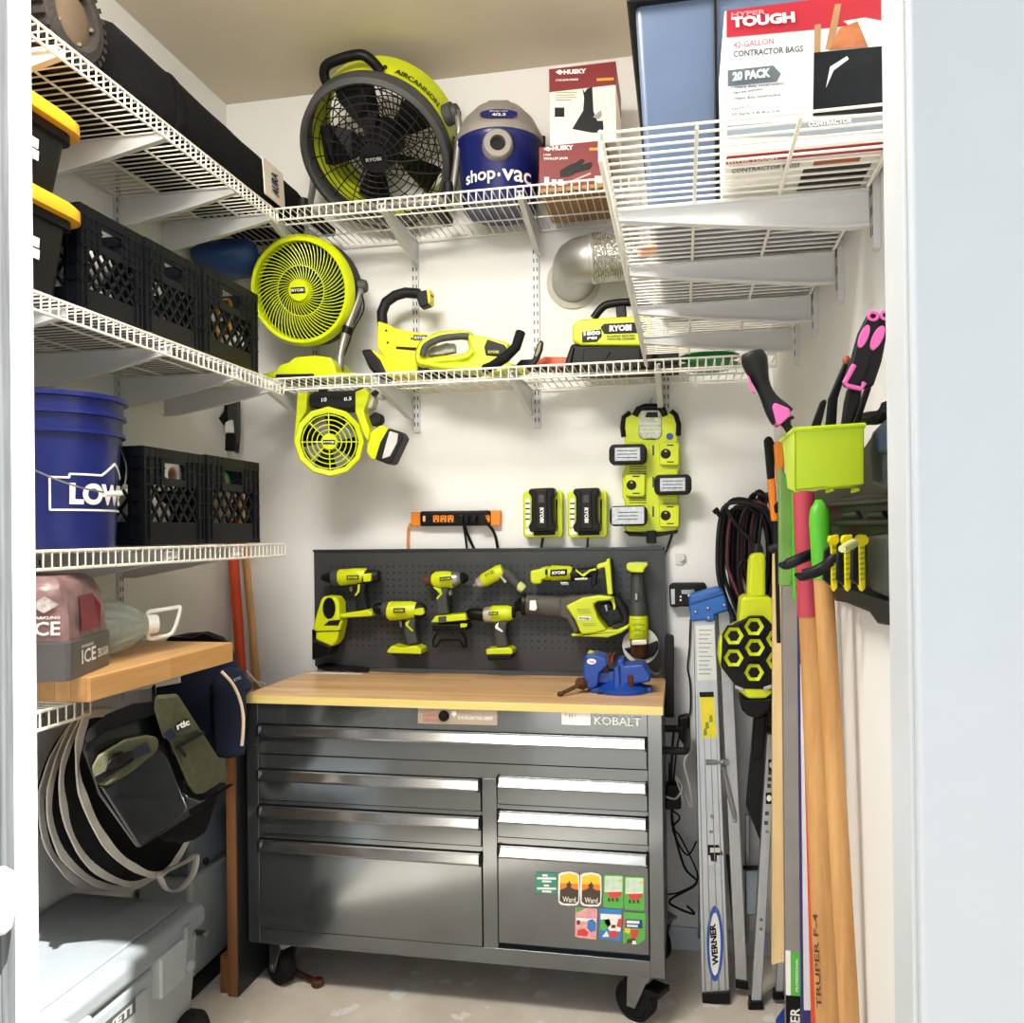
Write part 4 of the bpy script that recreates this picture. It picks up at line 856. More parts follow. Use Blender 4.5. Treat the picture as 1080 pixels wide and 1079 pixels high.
pack('dark battery with silver label in the upper left charger port', 824, 193); pack('dark battery with silver label sticking out past the charger\'s right edge', 980, 298); pack('pale faced battery in the lowest occupied charger port', 826, 406, False)
cord('black cord running down from the six port charger to the right of the pegboard', [(978, 470, YW - .03), (965, 510), (945, 560), (935, 640)], .0045)
tag(MB().tube(smooth_path([W(*C1(*p), YW - .012) for p in ((905, 30), (904, 18), (906, 6), (912, 0))], 4), .003, 6).build('wall_hook', STEEL), 'small steel hook above the six port charger', 'hook')
t = thing('adhesive_hook', 'tiny clear adhesive hook on bare wall right of the pegboard', 'hook', W(720, 592, YW)); ADH = mat('clear_hook_plastic', '#cfcfca', .3)
slab(t, 'plate', ADH, C1, [(990, 575), (990, 535), (1018, 535), (1018, 575)], YW - .005, .005, .001); slab(t, 'hook', ADH, C1, [(1002, 560), (1006, 548), (1024, 540), (1022, 556), (1010, 566)], YW - .018, .014, .003)

# ---- pegboard
def peg_mat():
    m = bpy.data.materials.new('perforated_dark_steel'); m.use_nodes = True; nt = m.node_tree; n = nt.nodes; L = nt.links; b = n['Principled BSDF']
    b.inputs['Roughness'].default_value = .5; b.inputs['Metallic'].default_value = .2
    tc = n.new('ShaderNodeTexCoord'); sx = n.new('ShaderNodeSeparateXYZ'); L.new(tc.outputs['Object'], sx.inputs[0])
    def mth(op, a, bb=None):
        q = n.new('ShaderNodeMath'); q.operation = op
        for i, x in enumerate((a, bb)):
            if x is None: continue
            if isinstance(x, (int, float)): q.inputs[i].default_value = x
            else: L.new(x, q.inputs[i])
        return q.outputs[0]
    dd = []
    for ax in ('X', 'Z'):
        f = mth('FRACT', mth('DIVIDE', mth('ADD', sx.outputs[ax], 10.0), .0245)); f = mth('SUBTRACT', f, .5); dd.append(mth('MULTIPLY', f, f))
    dist = mth('ADD', dd[0], dd[1]); hole = mth('LESS_THAN', dist, .022)
    # holes stop short of the rims
    hole = mth('MULTIPLY', hole, mth('LESS_THAN', sx.outputs['Z'], .385)); hole = mth('MULTIPLY', hole, mth('GREATER_THAN', sx.outputs['Z'], .08))
    hole = mth('MULTIPLY', hole, mth('LESS_THAN', mth('ABSOLUTE', sx.outputs['X']), .59))
    mx = n.new('ShaderNodeMix'); mx.data_type = 'RGBA'; L.new(hole, mx.inputs[0]); mx.inputs[6].default_value = lin('#3b3d40'); mx.inputs[7].default_value = lin('#0c0d0e')
    L.new(mx.outputs[2], b.inputs['Base Color']); return m
YP = 3.005
pl, pr_ = W(331, 600, YP), W(701, 600, YP); zt_ = W(500, 579, YP).z
t = thing('pegboard', 'dark perforated metal pegboard standing at the back of the tool chest', 'pegboard', ((pl.x + pr_.x) / 2, YP, .968))
MB().box((pl.x, YP, .968), (pr_.x, YP + .018, zt_)).build('panel', peg_mat(), t, bevel=.002)
b = MB(); b.box((pl.x - .002, YP - .004, zt_ - .008), (pr_.x + .002, YP + .02, zt_ + .002)); b.box((pr_.x - .006, YP - .004, .968), (pr_.x + .002, YP + .02, zt_)); b.build('rim', CHESTD, t, bevel=.001)
C = crop(690, 590, 5.393)
t2 = slab(t, 'side_upright', DARK, C, [(62, 900), (60, 440), (68, 436), (105, 436), (112, 445), (112, 900)], YP - .05, .045, .004)

# ---- tools on the pegboard
PA, PB = crop(310, 570, 5.143), crop(500, 570, 4.909); YT = 2.945
PLATE = mat('brown_black_name_plate', '#2d2a22', .4)
def tool(name, label, cat, f, at): return thing(name, label, cat, W(*f(*at), YT), 'power tools hung on the pegboard')
def plate(t, f, a, b_, ul, Y, m=PLATE, tm=None):
    dpx(f(*a), f(*b_), f(*ul), Y, m, t, 'name_plate'); ax, ay = a; bx_, by2 = b_; ux, uy = ul; h = (ay - uy)
    tpx('RYOBI', f(ax + (bx_ - ax) * .12, ay + (by2 - ay) * .12 - h * .25), f(bx_ - (bx_ - ax) * .12, by2 - h * .25), f(ax + (bx_ - ax) * .12, ay - h * .75), Y - .0015, tm or LIME, t, bold=.04)
# 1 drill, upper left
t = tool('cordless_drill', 'drill with black chuck facing left at the pegboard\'s top left', 'drill', PA, (350, 400))
turned(t, 'housing', LIME, PA, (245, 202), (400, 188), [(0, 36), (.05, 42), (.6, 40), (.95, 36), (1, 30)], 5.143, YT)
turned(t, 'gearbox', LGREY, PA, (205, 206), (250, 200), [(0, 20), (.15, 38), (.9, 42), (1, 38)], 5.143, YT)
turned(t, 'chuck', BLACK, PA, (146, 200), (215, 204), [(0, 8), (.1, 18), (.5, 26), (.9, 30), (1, 24)], 5.143, YT)
turned(t, 'motor_cap', DARK, PA, (380, 195), (465, 192), [(0, 36), (.6, 38), (.95, 30), (1, 18)], 5.143, YT)
slab(t, 'side_panel', LIME, PA, [(374, 228), (372, 182), (418, 178), (416, 222)], YT - .036, .03, .004)
slab(t, 'handle', DARK, PA, [(330, 232), (388, 228), (378, 290), (400, 380), (335, 386), (328, 300), (345, 260)], YT - .022, .045, .010, 3)
slab(t, 'handle_trim', LIME, PA, [(345, 240), (358, 236), (354, 280), (332, 304), (328, 296), (344, 272)], YT - .026, .02, .002)
slab(t, 'trigger', STEEL, PA, [(298, 250), (314, 246), (318, 270), (306, 282), (298, 270)], YT - .012, .024, .003)
slab(t, 'foot', LIME, PA, [(246, 400), (330, 388), (400, 374), (424, 392), (424, 412), (330, 418), (246, 422)], YT - .036, .07, .006)
plate(t, PA, (286, 214), (352, 212), (286, 190), YT - .0425)
# 2 spotlight tool at left edge (hangs lens down)
t = tool('cordless_flashlight', 'lime work light hanging lens down at the pegboard\'s left edge', 'work light', PA, (170, 560))
slab(t, 'head', LIME, PA, [(96, 478), (120, 400), (145, 320), (160, 302), (225, 306), (245, 340), (246, 420), (258, 440), (236, 540), (205, 580), (112, 540), (116, 500)], YT - .04, .07, .010, 3)
b = MB(); b.prism([W(*PA(190 + 34 * cos(a), 368 + 58 * sin(a)), YT - .042) for a in [-2 * pi * i / 24 for i in range(24)]], V((0, .02, 0))); b.build('handle_opening', BLACK, t, smooth=0)
slab(t, 'lens_hood', BLACK, PA, [(94, 480), (112, 540), (205, 580), (190, 625), (140, 640), (96, 650)], YT - .045, .08, .008)
slab(t, 'seam', BLACK, PA, [(114, 492), (252, 488), (252, 493), (114, 498)], YT - .0415, .01, 0); slab(t, 'name_plate', DARK, PA, [(160, 462), (190, 436), (252, 430), (240, 462)], YT - .0415, .01, .001)
# 3 drill, lower
t = tool('cordless_drill', 'drill with a thick black chuck at the lower left, under the drill', 'drill', PA, (600, 610))
t['label'] = 'second drill from the left, hung lower with its chuck facing left'
turned(t, 'housing', LIME, PA, (510, 384), (670, 376), [(0, 40), (.06, 50), (.8, 46), (1, 38)], 5.143, YT)
turned(t, 'gearbox', LGREY, PA, (480, 372), (520, 372), [(0, 28), (.2, 40), (1, 46)], 5.143, YT)
turned(t, 'chuck', BLACK, PA, (430, 370), (490, 370), [(0, 12), (.15, 28), (.8, 33), (1, 28)], 5.143, YT)
turned(t, 'motor_cap', DARK, PA, (655, 378), (716, 380), [(0, 40), (.6, 40), (.9, 32), (1, 20)], 5.143, YT)
slab(t, 'side_panel', LIME, PA, [(648, 404), (650, 372), (700, 366), (706, 396), (690, 408)], YT - .042, .02, .004)
slab(t, 'handle', LGREY, PA, [(600, 428), (660, 420), (652, 480), (672, 560), (610, 572), (592, 500)], YT - .022, .045, .010, 3)
slab(t, 'handle_trim', LIME, PA, [(604, 446), (628, 432), (618, 460), (648, 490), (640, 494), (606, 462)], YT - .025, .02, .001)
slab(t, 'trigger', STEEL, PA, [(568, 440), (582, 434), (588, 466), (574, 474)], YT - .012, .024, .003)
slab(t, 'foot', LIME, PA, [(502, 600), (530, 570), (570, 582), (610, 578), (655, 572), (690, 590), (690, 618), (506, 612)], YT - .04, .08, .006)
slab(t, 'battery_rail', DARK, PA, [(520, 612), (686, 616), (682, 632), (540, 628)], YT - .036, .07, .004)
plate(t, PA, (540, 394), (602, 392), (540, 368), YT - .0515)
# 4 impact driver upper middle, on black stand hook
t = tool('impact_driver', 'impact driver pointing right above a black wire stand', 'impact driver', PA, (800, 430))
turned(t, 'housing', LIME, PA, (745, 212), (868, 214), [(0, 26), (.2, 42), (.6, 46), (1, 42)], 5.143, YT)
turned(t, 'motor_cap', RUST, PA, (704, 218), (752, 214), [(0, 14), (.15, 26), (1, 34)], 5.143, YT)
turned(t, 'nose', STEEL, PA, (862, 212), (912, 206), [(0, 42), (.5, 40), (.9, 30), (1, 24)], 5.143, YT)
turned(t, 'chuck', BLACK, PA, (905, 206), (944, 202), [(0, 28), (.5, 30), (.8, 20), (1, 14)], 5.143, YT)
slab(t, 'handle', LGREY, PA, [(776, 262), (840, 254), (826, 300), (836, 404), (772, 412), (766, 330)], YT - .022, .045, .010, 3)
slab(t, 'handle_trim', LIME, PA, [(752, 252), (795, 262), (806, 290), (776, 322), (772, 312), (792, 290)], YT - .025, .02, .001)
slab(t, 'trigger', STEEL, PA, [(834, 280), (850, 264), (856, 294), (840, 304)], YT - .012, .024, .003)
slab(t, 'foot', LIME, PA, [(740, 446), (766, 410), (930, 398), (938, 434), (800, 446)], YT - .036, .07, .005)
slab(t, 'foot_stripe', LGREY, PA, [(784, 442), (782, 414), (826, 410), (828, 440)], YT - .0365, .02, .001)
plate(t, PA, (790, 222), (856, 216), (790, 200), YT - .0475)
t = tool('tool_stand', 'black wire and plastic tool stand under the impact driver', 'tool holder', PA, (840, 580))
slab(t, 'tray', BLACK, PA, [(748, 495), (750, 456), (930, 452), (938, 490)], YT - .04, .09, .006)
rod(t, 'wire_leg', BLACK, PA, [(780, 490, YT), (756, 540, YT), (756, 576, YT), (770, 576, YT - .03), (800, 540, YT - .03), (900, 540, YT - .03), (920, 580, YT - .03), (935, 578, YT), (932, 530, YT), (905, 490, YT)], .0045, YT)
slab(t, 'clip', LIME, PA, [(902, 474), (902, 450), (940, 452), (936, 470)], YT - .045, .01, .002)
# 5 screwdriver-like small driver
t = tool('pistol_screwdriver', 'small tilted lime driver with silver nose between drill and saw', 'screwdriver', PB, (140, 240))
turned(t, 'housing', LIME, PB, (40, 212), (150, 152), [(0, 26), (.1, 34), (.8, 36), (1, 30)], 4.909, YT)
turned(t, 'nose', mat('pale_metal', '#c4c0b2', .35, .6), PB, (-5, 236), (50, 206), [(0, 5), (.3, 12), (.45, 26), (1, 30)], 4.909, YT)
turned(t, 'handle', LGREY, PB, (158, 160), (236, 240), [(0, 28), (.3, 28), (.8, 26), (1, 22)], 4.909, YT)
turned(t, 'end_cap', mat('pale_lime_cap', '#c9cf8a', .45), PB, (228, 230), (258, 254), [(0, 24), (.7, 24), (1, 20)], 4.909, YT)
slab(t, 'trigger', mat('pale_metal', '#c4c0b2'), PB, [(124, 182), (136, 176), (170, 214), (160, 224)], YT - .02, .03, .003)
o = W(*PB(62, 190), YT - .037); text('RYOBI', o, W(*PB(104, 168), YT - .037) - o, W(*PB(54, 176), YT - .037) - o, BLACK, t)
# 6 compact drill lower middle
t = tool('cordless_drill', 'compact drill with long black chuck and battery, under the impact stand', 'drill', PB, (130, 600))
t['label'] = 'compact drill with silver gearbox, hung lowest and just left of the saw'
turned(t, 'housing', LIME, PB, (90, 382), (200, 376), [(0, 40), (.1, 44), (.8, 40), (1, 32)], 4.909, YT)
turned(t, 'gearbox', mat('pale_metal', '#c4c0b2'), PB, (46, 386), (100, 382), [(0, 26), (.2, 38), (1, 42)], 4.909, YT)
turned(t, 'chuck', BLACK, PB, (-42, 378), (52, 386), [(0, 10), (.12, 24), (.5, 32), (1, 32)], 4.909, YT)
turned(t, 'motor_cap', DARK, PB, (190, 376), (214, 374), [(0, 34), (1, 22)], 4.909, YT)
slab(t, 'handle', LGREY, PB, [(104, 424), (172, 416), (160, 480), (178, 552), (112, 560), (102, 480)], YT - .022, .045, .010, 3)
slab(t, 'handle_trim', WHITE, PB, [(108, 442), (126, 420), (124, 448), (150, 470), (144, 476), (110, 456)], YT - .025, .02, .001)
slab(t, 'foot', LIME, PB, [(60, 562), (180, 555), (200, 568), (198, 590), (62, 592)], YT - .038, .075, .005)
slab(t, 'battery', BLACK, PB, [(66, 590), (196, 588), (194, 618), (70, 624)], YT - .036, .07, .006)
plate(t, PB, (76, 388), (124, 386), (76, 370), YT - .0455)
# 7 multi tool top
t = tool('multi_tool', 'lime multi tool with tall battery foot along the pegboard\'s top right', 'multi tool', PB, (480, 220))
turned(t, 'housing', LIME, PB, (350, 170), (510, 168), [(0, 30), (.15, 36), (.3, 34), (.32, 40), (.9, 36), (1, 28)], 4.909, YT)
slab(t, 'head', LIME, PB, [(290, 216), (290, 156), (320, 152), (360, 140), (380, 140), (378, 196), (350, 204), (346, 226), (310, 228)], YT - .03, .06, .008, 3)
turned(t, 'grip', DARK, PB, (500, 176), (640, 160), [(0, 34), (.3, 28), (.8, 26), (1, 22)], 4.909, YT)
slab(t, 'grip_trim', LIME, PB, [(524, 146), (560, 176), (600, 150), (632, 144), (632, 154), (600, 162), (566, 190), (526, 160)], YT - .030, .02, .001)
slab(t, 'lock_lever', STEEL, PB, [(442, 216), (490, 214), (494, 232), (450, 234)], YT - .02, .03, .003); slab(t, 'grip_plate', mat('pale_metal', '#c4c0b2'), PB, [(520, 206), (520, 196), (588, 192), (588, 204)], YT - .022, .03, .002)
slab(t, 'foot', LIME, PB, [(634, 150), (636, 122), (680, 112), (690, 92), (704, 96), (718, 280), (690, 282), (680, 180), (676, 140)], YT - .038, .07, .006)
slab(t, 'foot_edge', DARK, PB, [(704, 96), (712, 100), (722, 280), (716, 280)], YT - .034, .06, .002)
plate(t, PB, (394, 186), (480, 182), (396, 152), YT - .042, BLACK, WHITE)
slab(t, 'blade_clamp', BLACK, PB, [(606, 170), (640, 160), (630, 230), (606, 250)], YT - .014, .03, .004); slab(t, 'switch', BLACK, PB, [(368, 178), (368, 150), (378, 150), (378, 178)], YT - .034, .01, .001)
# 8 reciprocating saw, long dark nose
t = tool('reciprocating_saw', 'large saw with long dark barrel and open lime D handle', 'saw', PB, (600, 500))
t['label'] = 'large lime tool with long dark barrel and looped handle, right on pegboard'
turned(t, 'barrel', mat('brown_grey_rubber', '#4d4a45', .65), PB, (268, 332), (520, 352), [(0, 52), (.3, 52), (.75, 56), (1, 74)], 4.909, YT, sq=.8)
turned(t, 'nose_ring', BLACK, PB, (246, 330), (274, 332), [(0, 40), (.2, 56), (1, 56)], 4.909, YT, sq=.8)
turned(t, 'neck', BLACK, PB, (214, 344), (250, 334), [(0, 24), (1, 36)], 4.909, YT, sq=.8)
slab(t, 'barrel_label', WHITE, PB, [(286, 360), (288, 312), (318, 310), (326, 352), (316, 364)], YT - .048, .012, .001)
slab(t, 'barrel_end', mat('brown_grey_rubber', '#4d4a45'), PB, [(440, 300), (560, 284), (700, 282), (560, 340), (510, 400), (545, 470), (520, 486), (480, 410), (440, 396)], YT - .034, .07, .008)
slab(t, 'body_panel', LIME, PB, [(472, 340), (560, 296), (640, 284), (700, 288), (730, 296), (700, 312), (640, 316), (618, 332), (640, 400), (690, 466), (640, 480), (560, 490), (545, 470), (520, 410)], YT - .045, .09, .008, 3)
slab(t, 'lower_bar', LIME, PB, [(500, 484), (560, 486), (690, 462), (740, 462), (800, 436), (802, 452), (760, 480), (690, 504), (560, 498), (504, 498)], YT - .04, .08, .006)
rod(t, 'rear_grip', DARK, PB, [(700, 300), (740, 306), (765, 345), (790, 400), (778, 440), (720, 455)], .018, YT, 12)
slab(t, 'front_bar', DARK, PB, [(640, 330), (700, 320), (716, 350), (690, 366), (676, 340)], YT - .02, .04, .006)
slab(t, 'trigger', STEEL, PB, [(672, 336), (688, 332), (694, 366), (684, 370)], YT - .024, .02, .002); slab(t, 'grip_trim', LIME, PB, [(700, 300), (724, 296), (734, 350), (724, 366), (716, 330)], YT - .026, .02, .002)
plate(t, PB, (538, 412), (604, 414), (540, 394), YT - .0465, WHITE, BLACK)
for y in (356, 366, 376, 430, 440): slab(t, 'vent_line', mat('olive_print', '#8a9420', .5), PB, [(530 + (y - 356) * .4, y + 2), (530 + (y - 356) * .4, y - 1), (600 + (y - 356) * .4, y - 1), (600 + (y - 356) * .4, y + 2)], YT - .0462, .002, 0)
# 9 angle grinder hanging
t = tool('angle_grinder', 'angle grinder hanging head down at the pegboard\'s right end', 'grinder', PB, (850, 600))
MB().lathe(W(*PB(862, 545), YT + .012), W(*PB(862, 545), YT + .002), [(0, .0), (0, .060), (1, .062), (1, 0)], 36, cap=False).build('cutting_disc', mat('pale_abrasive', '#c9c6c0', .7), t)
slab(t, 'disc_guard', BLACK, PB, [(776, 560), (900, 540), (950, 520), (956, 560), (930, 600), (880, 618), (820, 605)], YT - .012, .02, .004)
turned(t, 'gear_head', RUST, PB, (852, 510), (856, 606), [(0, 46), (.3, 46), (.8, 40), (1, 26)], 4.909, YT - .01)
slab(t, 'head_plate', mat('pale_metal', '#c4c0b2'), PB, [(814, 545), (812, 518), (896, 512), (896, 540)], YT - .062, .02, .003)
turned(t, 'body', LIME, PB, (850, 380), (852, 515), [(0, 44), (.1, 50), (.9, 52), (1, 46)], 4.909, YT)
turned(t, 'grip', LGREY, PB, (842, 168), (850, 390), [(0, 28), (.3, 34), (.6, 38), (.72, 44), (1, 48)], 4.909, YT)
slab(t, 'switch', STEEL, PB, [(832, 310), (832, 276), (846, 276), (848, 310)], YT - .036, .01, .002)
slab(t, 'battery_foot', LIME, PB, [(788, 150), (788, 122), (830, 114), (896, 116), (900, 130), (880, 150), (876, 168), (815, 166)], YT - .038, .076, .006)
slab(t, 'foot_top', mat('pale_lime_cap', '#c9cf8a'), PB, [(790, 126), (796, 116), (896, 114), (890, 126)], YT - .0385, .077, .003)
for y in (410, 440, 470): slab(t, 'vent_line', mat('olive_print', '#8a9420'), PB, [(815, y + 2), (815, y - 1), (885, y - 2), (885, y + 1)], YT - .052, .004, 0)

# ================================================================ TOOL CHEST
X0, X1, YF, YK, Z0, Z1 = -1.380, -.066, 2.52, 3.0, .160, .928
t = CH = thing('tool_chest', 'wide charcoal steel rolling tool chest with wooden top and seven drawers', 'tool chest', ((X0 + X1) / 2, YF, 0))
b = MB(); b.box((X0, YF + .03, Z0), (X1, YK, Z1)); b.build('cabinet', CHESTD, t, bevel=.004)
b = MB()   # face frame: stiles, rails
def zf_(px, py): return W(px, py, YF).z
def xf_(px): return W(px, 860, YF).x
xl, xm0, xm1, xr = xf_(273), xf_(508.5), xf_(524), xf_(684)
tz0, tz1 = zf_(273, 763), zf_(273, 795)
L_ = [(zf_(273, 810), zf_(273, 843.5)), (zf_(273, 848), zf_(273, 878.5)), (zf_(273, 884), zf_(273, 978.5))]
R_ = [(zf_(525, 817), zf_(525, 848.5)), (zf_(525, 853.5), zf_(525, 883)), (zf_(525, 890), zf_(525, 994.5))]
b.box((X0, YF, Z0), (xl, YF + .04, Z1)); b.box((xr, YF, Z0), (X1, YF + .04, Z1))
b.box((xl, YF, tz0), (xr, YF + .04, Z1)); b.box((xl, YF, L_[0][0]), (xr, YF + .04, tz1))
zb_ = min(L_[2][1], R_[2][1]); b.box((xl, YF, Z0), (xr, YF + .04, zb_)); b.box((xm0, YF, zb_), (xm1, YF + .04, L_[0][0]))
for (a0, a1), (c0, c1) in zip(L_, L_[1:]): b.box((xl, YF + .004, c0), (xm0, YF + .04, a1))
for (a0, a1), (c0, c1) in zip(R_, R_[1:]): b.box((xm1, YF + .004, c0), (xr, YF + .04, a1))
b.box((xm1, YF, L_[0][0] - .001), (xr, YF + .04, R_[0][0])) if R_[0][0] > L_[0][0] else None
b.build('face_frame', CHEST, t, bevel=.0015)
MB().box((X0 - .004, YF - .012, Z1), (X1 + .004, 3.0, .954)).build('worktop', WORKTOP, t, bevel=.002)
MB().box((X0 - .0045, YF - .0135, Z1 + .001), (X1 + .0045, YF - .011, .953)).build('worktop_edge', EDGEW, t)
def drawer(a0, a1, zt, zb):
    g = .003; a0 += g; a1 -= g; zt -= g; zb += g; ph = .034
    o = MB().box((a0, YF - .004, zb), (a1, YF + .02, zt - ph)).build('drawer', CHEST, t, bevel=.0015)
    b = MB(); pr = [(YF - .004, zt - ph), (YF - .017, zt - ph), (YF - .019, zt - ph + .006), (YF - .003, zt - .006), (YF - .003, zt), (YF + .018, zt), (YF + .018, zt - ph)]
    b.prism([V((a0, y, z)) for y, z in pr], V((a1 - a0, 0, 0))); b.build('pull_handle', PULL, o, bevel=.001)
    for e_ in (a0 - .001, a1 - .006): MB().box((e_, YF - .0185, zt - ph - .001), (e_ + .007, YF + .004, zt)).build('handle_end_cap', BLACK, o, bevel=.001)
drawer(xl, xr, tz0, tz1)
for z0_, z1_ in L_: drawer(xl, xm0, z0_, z1_)
for z0_, z1_ in R_: drawer(xm1, xr, z0_, z1_)
PD = mat('badge_strip_print', '#b3a493', .35, .3, var=.06)
dpx((441, 763), (524.5, 765), (441, 746), YF - .0005, PD, t, 'badge_strip')
q = W(468.5, 755, YF); MB().lathe(q, q + V((0, -.012, 0)), [(0, .017), (.7, .016), (1, .012)], 22).build('lock', BLACK, t)
tpx('CAUTION', (446, 761), (463, 761.5), (446, 757.5), YF - .002, mat('faint_red_print', '#c0685c', .5), t); tpx('WARNING', (446, 756), (463, 756.5), (446, 752), YF - .002, MATS['faint_red_print'], t); tpx('LOCK', (450, 750), (458, 750), (450, 748), YF - .002, MATS['faint_red_print'], t)
tpx('52 IN. ROLLING TOOL CABINET', (483, 758.5), (520, 759.5), (483, 755), YF - .002, WHITE, t)
MB().lathe(W(479, 750, YF - .001), W(479, 760, YF - .001), [(0, .008), (.4, .009), (.5, .004), (1, .003)], 10, sq=.2).build('key_emblem', WHITE, t)
tpx('KOBALT', (627, 764), (676, 766), (627, 755), YF - .003, mat('chrome_letters', '#e4e5e4', .5), t, bold=.01, depth=.002)
# casters
def caster(x, y, face, fork_m, swing):
    R_w = .063; o = MB(); o.lathe((x - .022, y, R_w + .001), (x + .022, y, R_w + .001), [(0, R_w * .75), (.0, R_w * .9), (.15, R_w), (.85, R_w), (1, R_w * .9), (1, R_w * .75)], 32)
    f = MB(); a = radians(swing); 
    return o
def add_caster(x, y, swing, tail):
    rot = Matrix.Translation((x, y, 0)) @ Matrix.Rotation(radians(swing), 4, 'Z'); R_w = .062
    f = MB(rot); f.box((-.045, -.05, .150), (.045, .05, .160))
    for s_ in (-1, 1): f.prism([V((s_ * .031, -.04, .150)), V((s_ * .031, .03, .150)), V((s_ * .031, tail + .014, R_w - .014)), V((s_ * .031, tail - .014, R_w - .014))], V((s_ * .004, 0, 0)))
    f.box((-.034, -.04, .135), (.034, .03, .152)); fo = f.build('caster_fork', STEEL if tail else BLACK, CH, bevel=.002)
    wv = MB(rot); wv.lathe((-.024, tail, R_w), (.024, tail, R_w), [(0, R_w * .2), (0, R_w * .72), (.06, R_w * .76), (.0, R_w * .80), (.12, R_w), (.88, R_w), (1, R_w * .80), (.94, R_w * .76), (1, R_w * .72), (1, R_w * .2)], 36)
    for i in range(6):
        a = 2 * pi * i / 6; wv.obox(V((.024, tail + cos(a) * R_w * .48, R_w + sin(a) * R_w * .48)), V((.002, 0, 0)), V((0, cos(a), sin(a))) * R_w * .22, V((0, -sin(a), cos(a))) * .006)
    wo = wv.build('caster_wheel', BLK2, fo); MB(rot).lathe((-.038, tail, R_w), (.038, tail, R_w), [(0, .009), (1, .009)], 12).build('axle_bolt', STEEL, fo)
    return fo
add_caster(-1.29, 2.585, 58, .02); f2 = add_caster(-.135, 2.58, 62, .02); add_caster(-1.30, 2.93, 0, .012); add_caster(-.10, 2.955, 40, .012)
b = MB(); rot = Matrix.Translation((-.135, 2.58, 0)) @ Matrix.Rotation(radians(62), 4, 'Z')
bb = MB(rot); bb.box((-.034, -.075, .10), (.034, -.02, .118)); bb.build('brake_pedal', BLACK, f2, bevel=.003)
# side handle
MB().tube(smooth_path([(X1, 2.62, .80), (X1 + .05, 2.62, .80), (X1 + .07, 2.65, .80), (X1 + .07, 2.88, .80), (X1 + .05, 2.91, .80), (X1, 2.91, .80)], 4), .012, 10).build('side_handle', DARK, CH)
# white sticker on the edge of the worktop
t = thing('paper_tag', 'white paper price tag stuck below the worktop edge beside the chest lettering', 'tag', W(607, 765, YF)); dpx((592.5, 764), (623, 765), (592.5, 747.5), YF - .003, WHITE, t, 'paper', .002)
for x, h in ((596, 6), (600, 4), (603, 7), (606, 6)): dpx((x, 757), (x + 1.4, 757), (x, 757 - h), YF - .0045, BLACK, t, 'ink_mark', .0005)
# ---- magnets on the lowest drawer
CM = crop(550, 900, 6.353); ym = YF - .0045
TEAL = mat('teal_print', '#3f8f78', .45); YELP = mat('yellow_print', '#f2cb2e', .45, var=.1); BRN = mat('brown_print', '#4a3a30', .5); LGRN = mat('light_green_print', '#59b548', .45, var=.15); PALEP = mat('pale_mixed_print', '#cfe3cf', .5, var=.12, scale=60); WMEL = mat('melon_red_print', '#d8463e', .45); SKYB = mat('sky_blue_print', '#3d7fc6', .45, var=.1); PNKP = mat('rose_print', '#e7a3a8', .45, var=.15, scale=80)
def card(name, label, pts, m, grp=None):
    t = thing(name, label, 'magnet', W(*CM(*pts[0]), ym), grp); slab(t, 'card', m, CM, pts, ym - .0022, .002, .0006); return t
def bit(t, nm, m, pts, d=.0026): slab(t, nm, m, CM, pts, ym - d, .0003 + .0004, 0)
t = card('magnet', 'small teal magnet with white lines of print, leftmost on the drawer', [(92, 268), (95, 128), (240, 134), (238, 274)], TEAL)
for y, x0, x1 in ((146, 140, 175), (166, 104, 232), (186, 138, 200), (214, 150, 185), (234, 104, 232), (254, 138, 200)): bit(t, 'print_line', WHITE, [(x0, y + 8), (x0, y - 5), (x1, y - 3), (x1, y + 10)])
def badge(label, dx, dy):
    o = lambda p: [(x + dx, y + dy) for x, y in p]
    t = card('magnet', label, o([(244, 250), (248, 140), (270, 128), (320, 122), (370, 132), (388, 150), (390, 260), (386, 330), (370, 350), (310, 352), (266, 346), (248, 330)]), WHITE, 'yellow and brown badge magnets')
    bit(t, 'sunset_panel', YELP, o([(258, 230), (260, 150), (320, 134), (378, 150), (380, 230)])); bit(t, 'orange_band', ORNG, o([(258, 250), (258, 200), (380, 204), (380, 252)]), .0028)
    bit(t, 'dark_panel', BRN, o([(256, 318), (258, 245), (290, 235), (305, 225), (300, 205), (315, 195), (320, 180), (326, 196), (336, 210), (330, 228), (350, 240), (382, 245), (380, 320), (360, 338), (280, 336)]), .0031)
    p0 = W(*CM(276 + dx, 326 + dy), ym - .0033); text('Ward', p0, W(*CM(364 + dx, 330 + dy), ym - .0033) - p0, W(*CM(276 + dx, 288 + dy), ym - .0033) - p0, CREAM, t)
badge('yellow and brown badge magnet next to the teal magnet', 0, 0); badge('yellow and brown badge magnet beside the melon magnets', 147, 6)
def melon(label, dx, dy):
    o = lambda p: [(x + dx, y + dy) for x, y in p]
    t = card('magnet', label, o([(548, 350), (550, 150), (560, 142), (676, 148), (684, 158), (682, 366), (670, 374), (556, 364)]), LGRN, 'melon slice magnets')
    bit(t, 'sky_panel', PALEP, o([(556, 260), (558, 152), (676, 156), (676, 262)])); bit(t, 'melon_slice', WMEL, o([(570, 262), (672, 258), (668, 286), (640, 298), (590, 296)]), .0029)
    for x in (580, 606, 634): bit(t, 'leg_mark', BRN, o([(x, 325), (x - 2, 300), (x + 12, 300), (x + 16, 322)]), .0029)
    bit(t, 'yellow_ray', YELP, o([(640, 180), (676, 172), (676, 190)]), .0029)
melon('green magnet with a melon slice, beside the badge magnets', 0, 0); melon('green magnet with a melon slice, at the drawer\'s far upper corner', 140, 12)
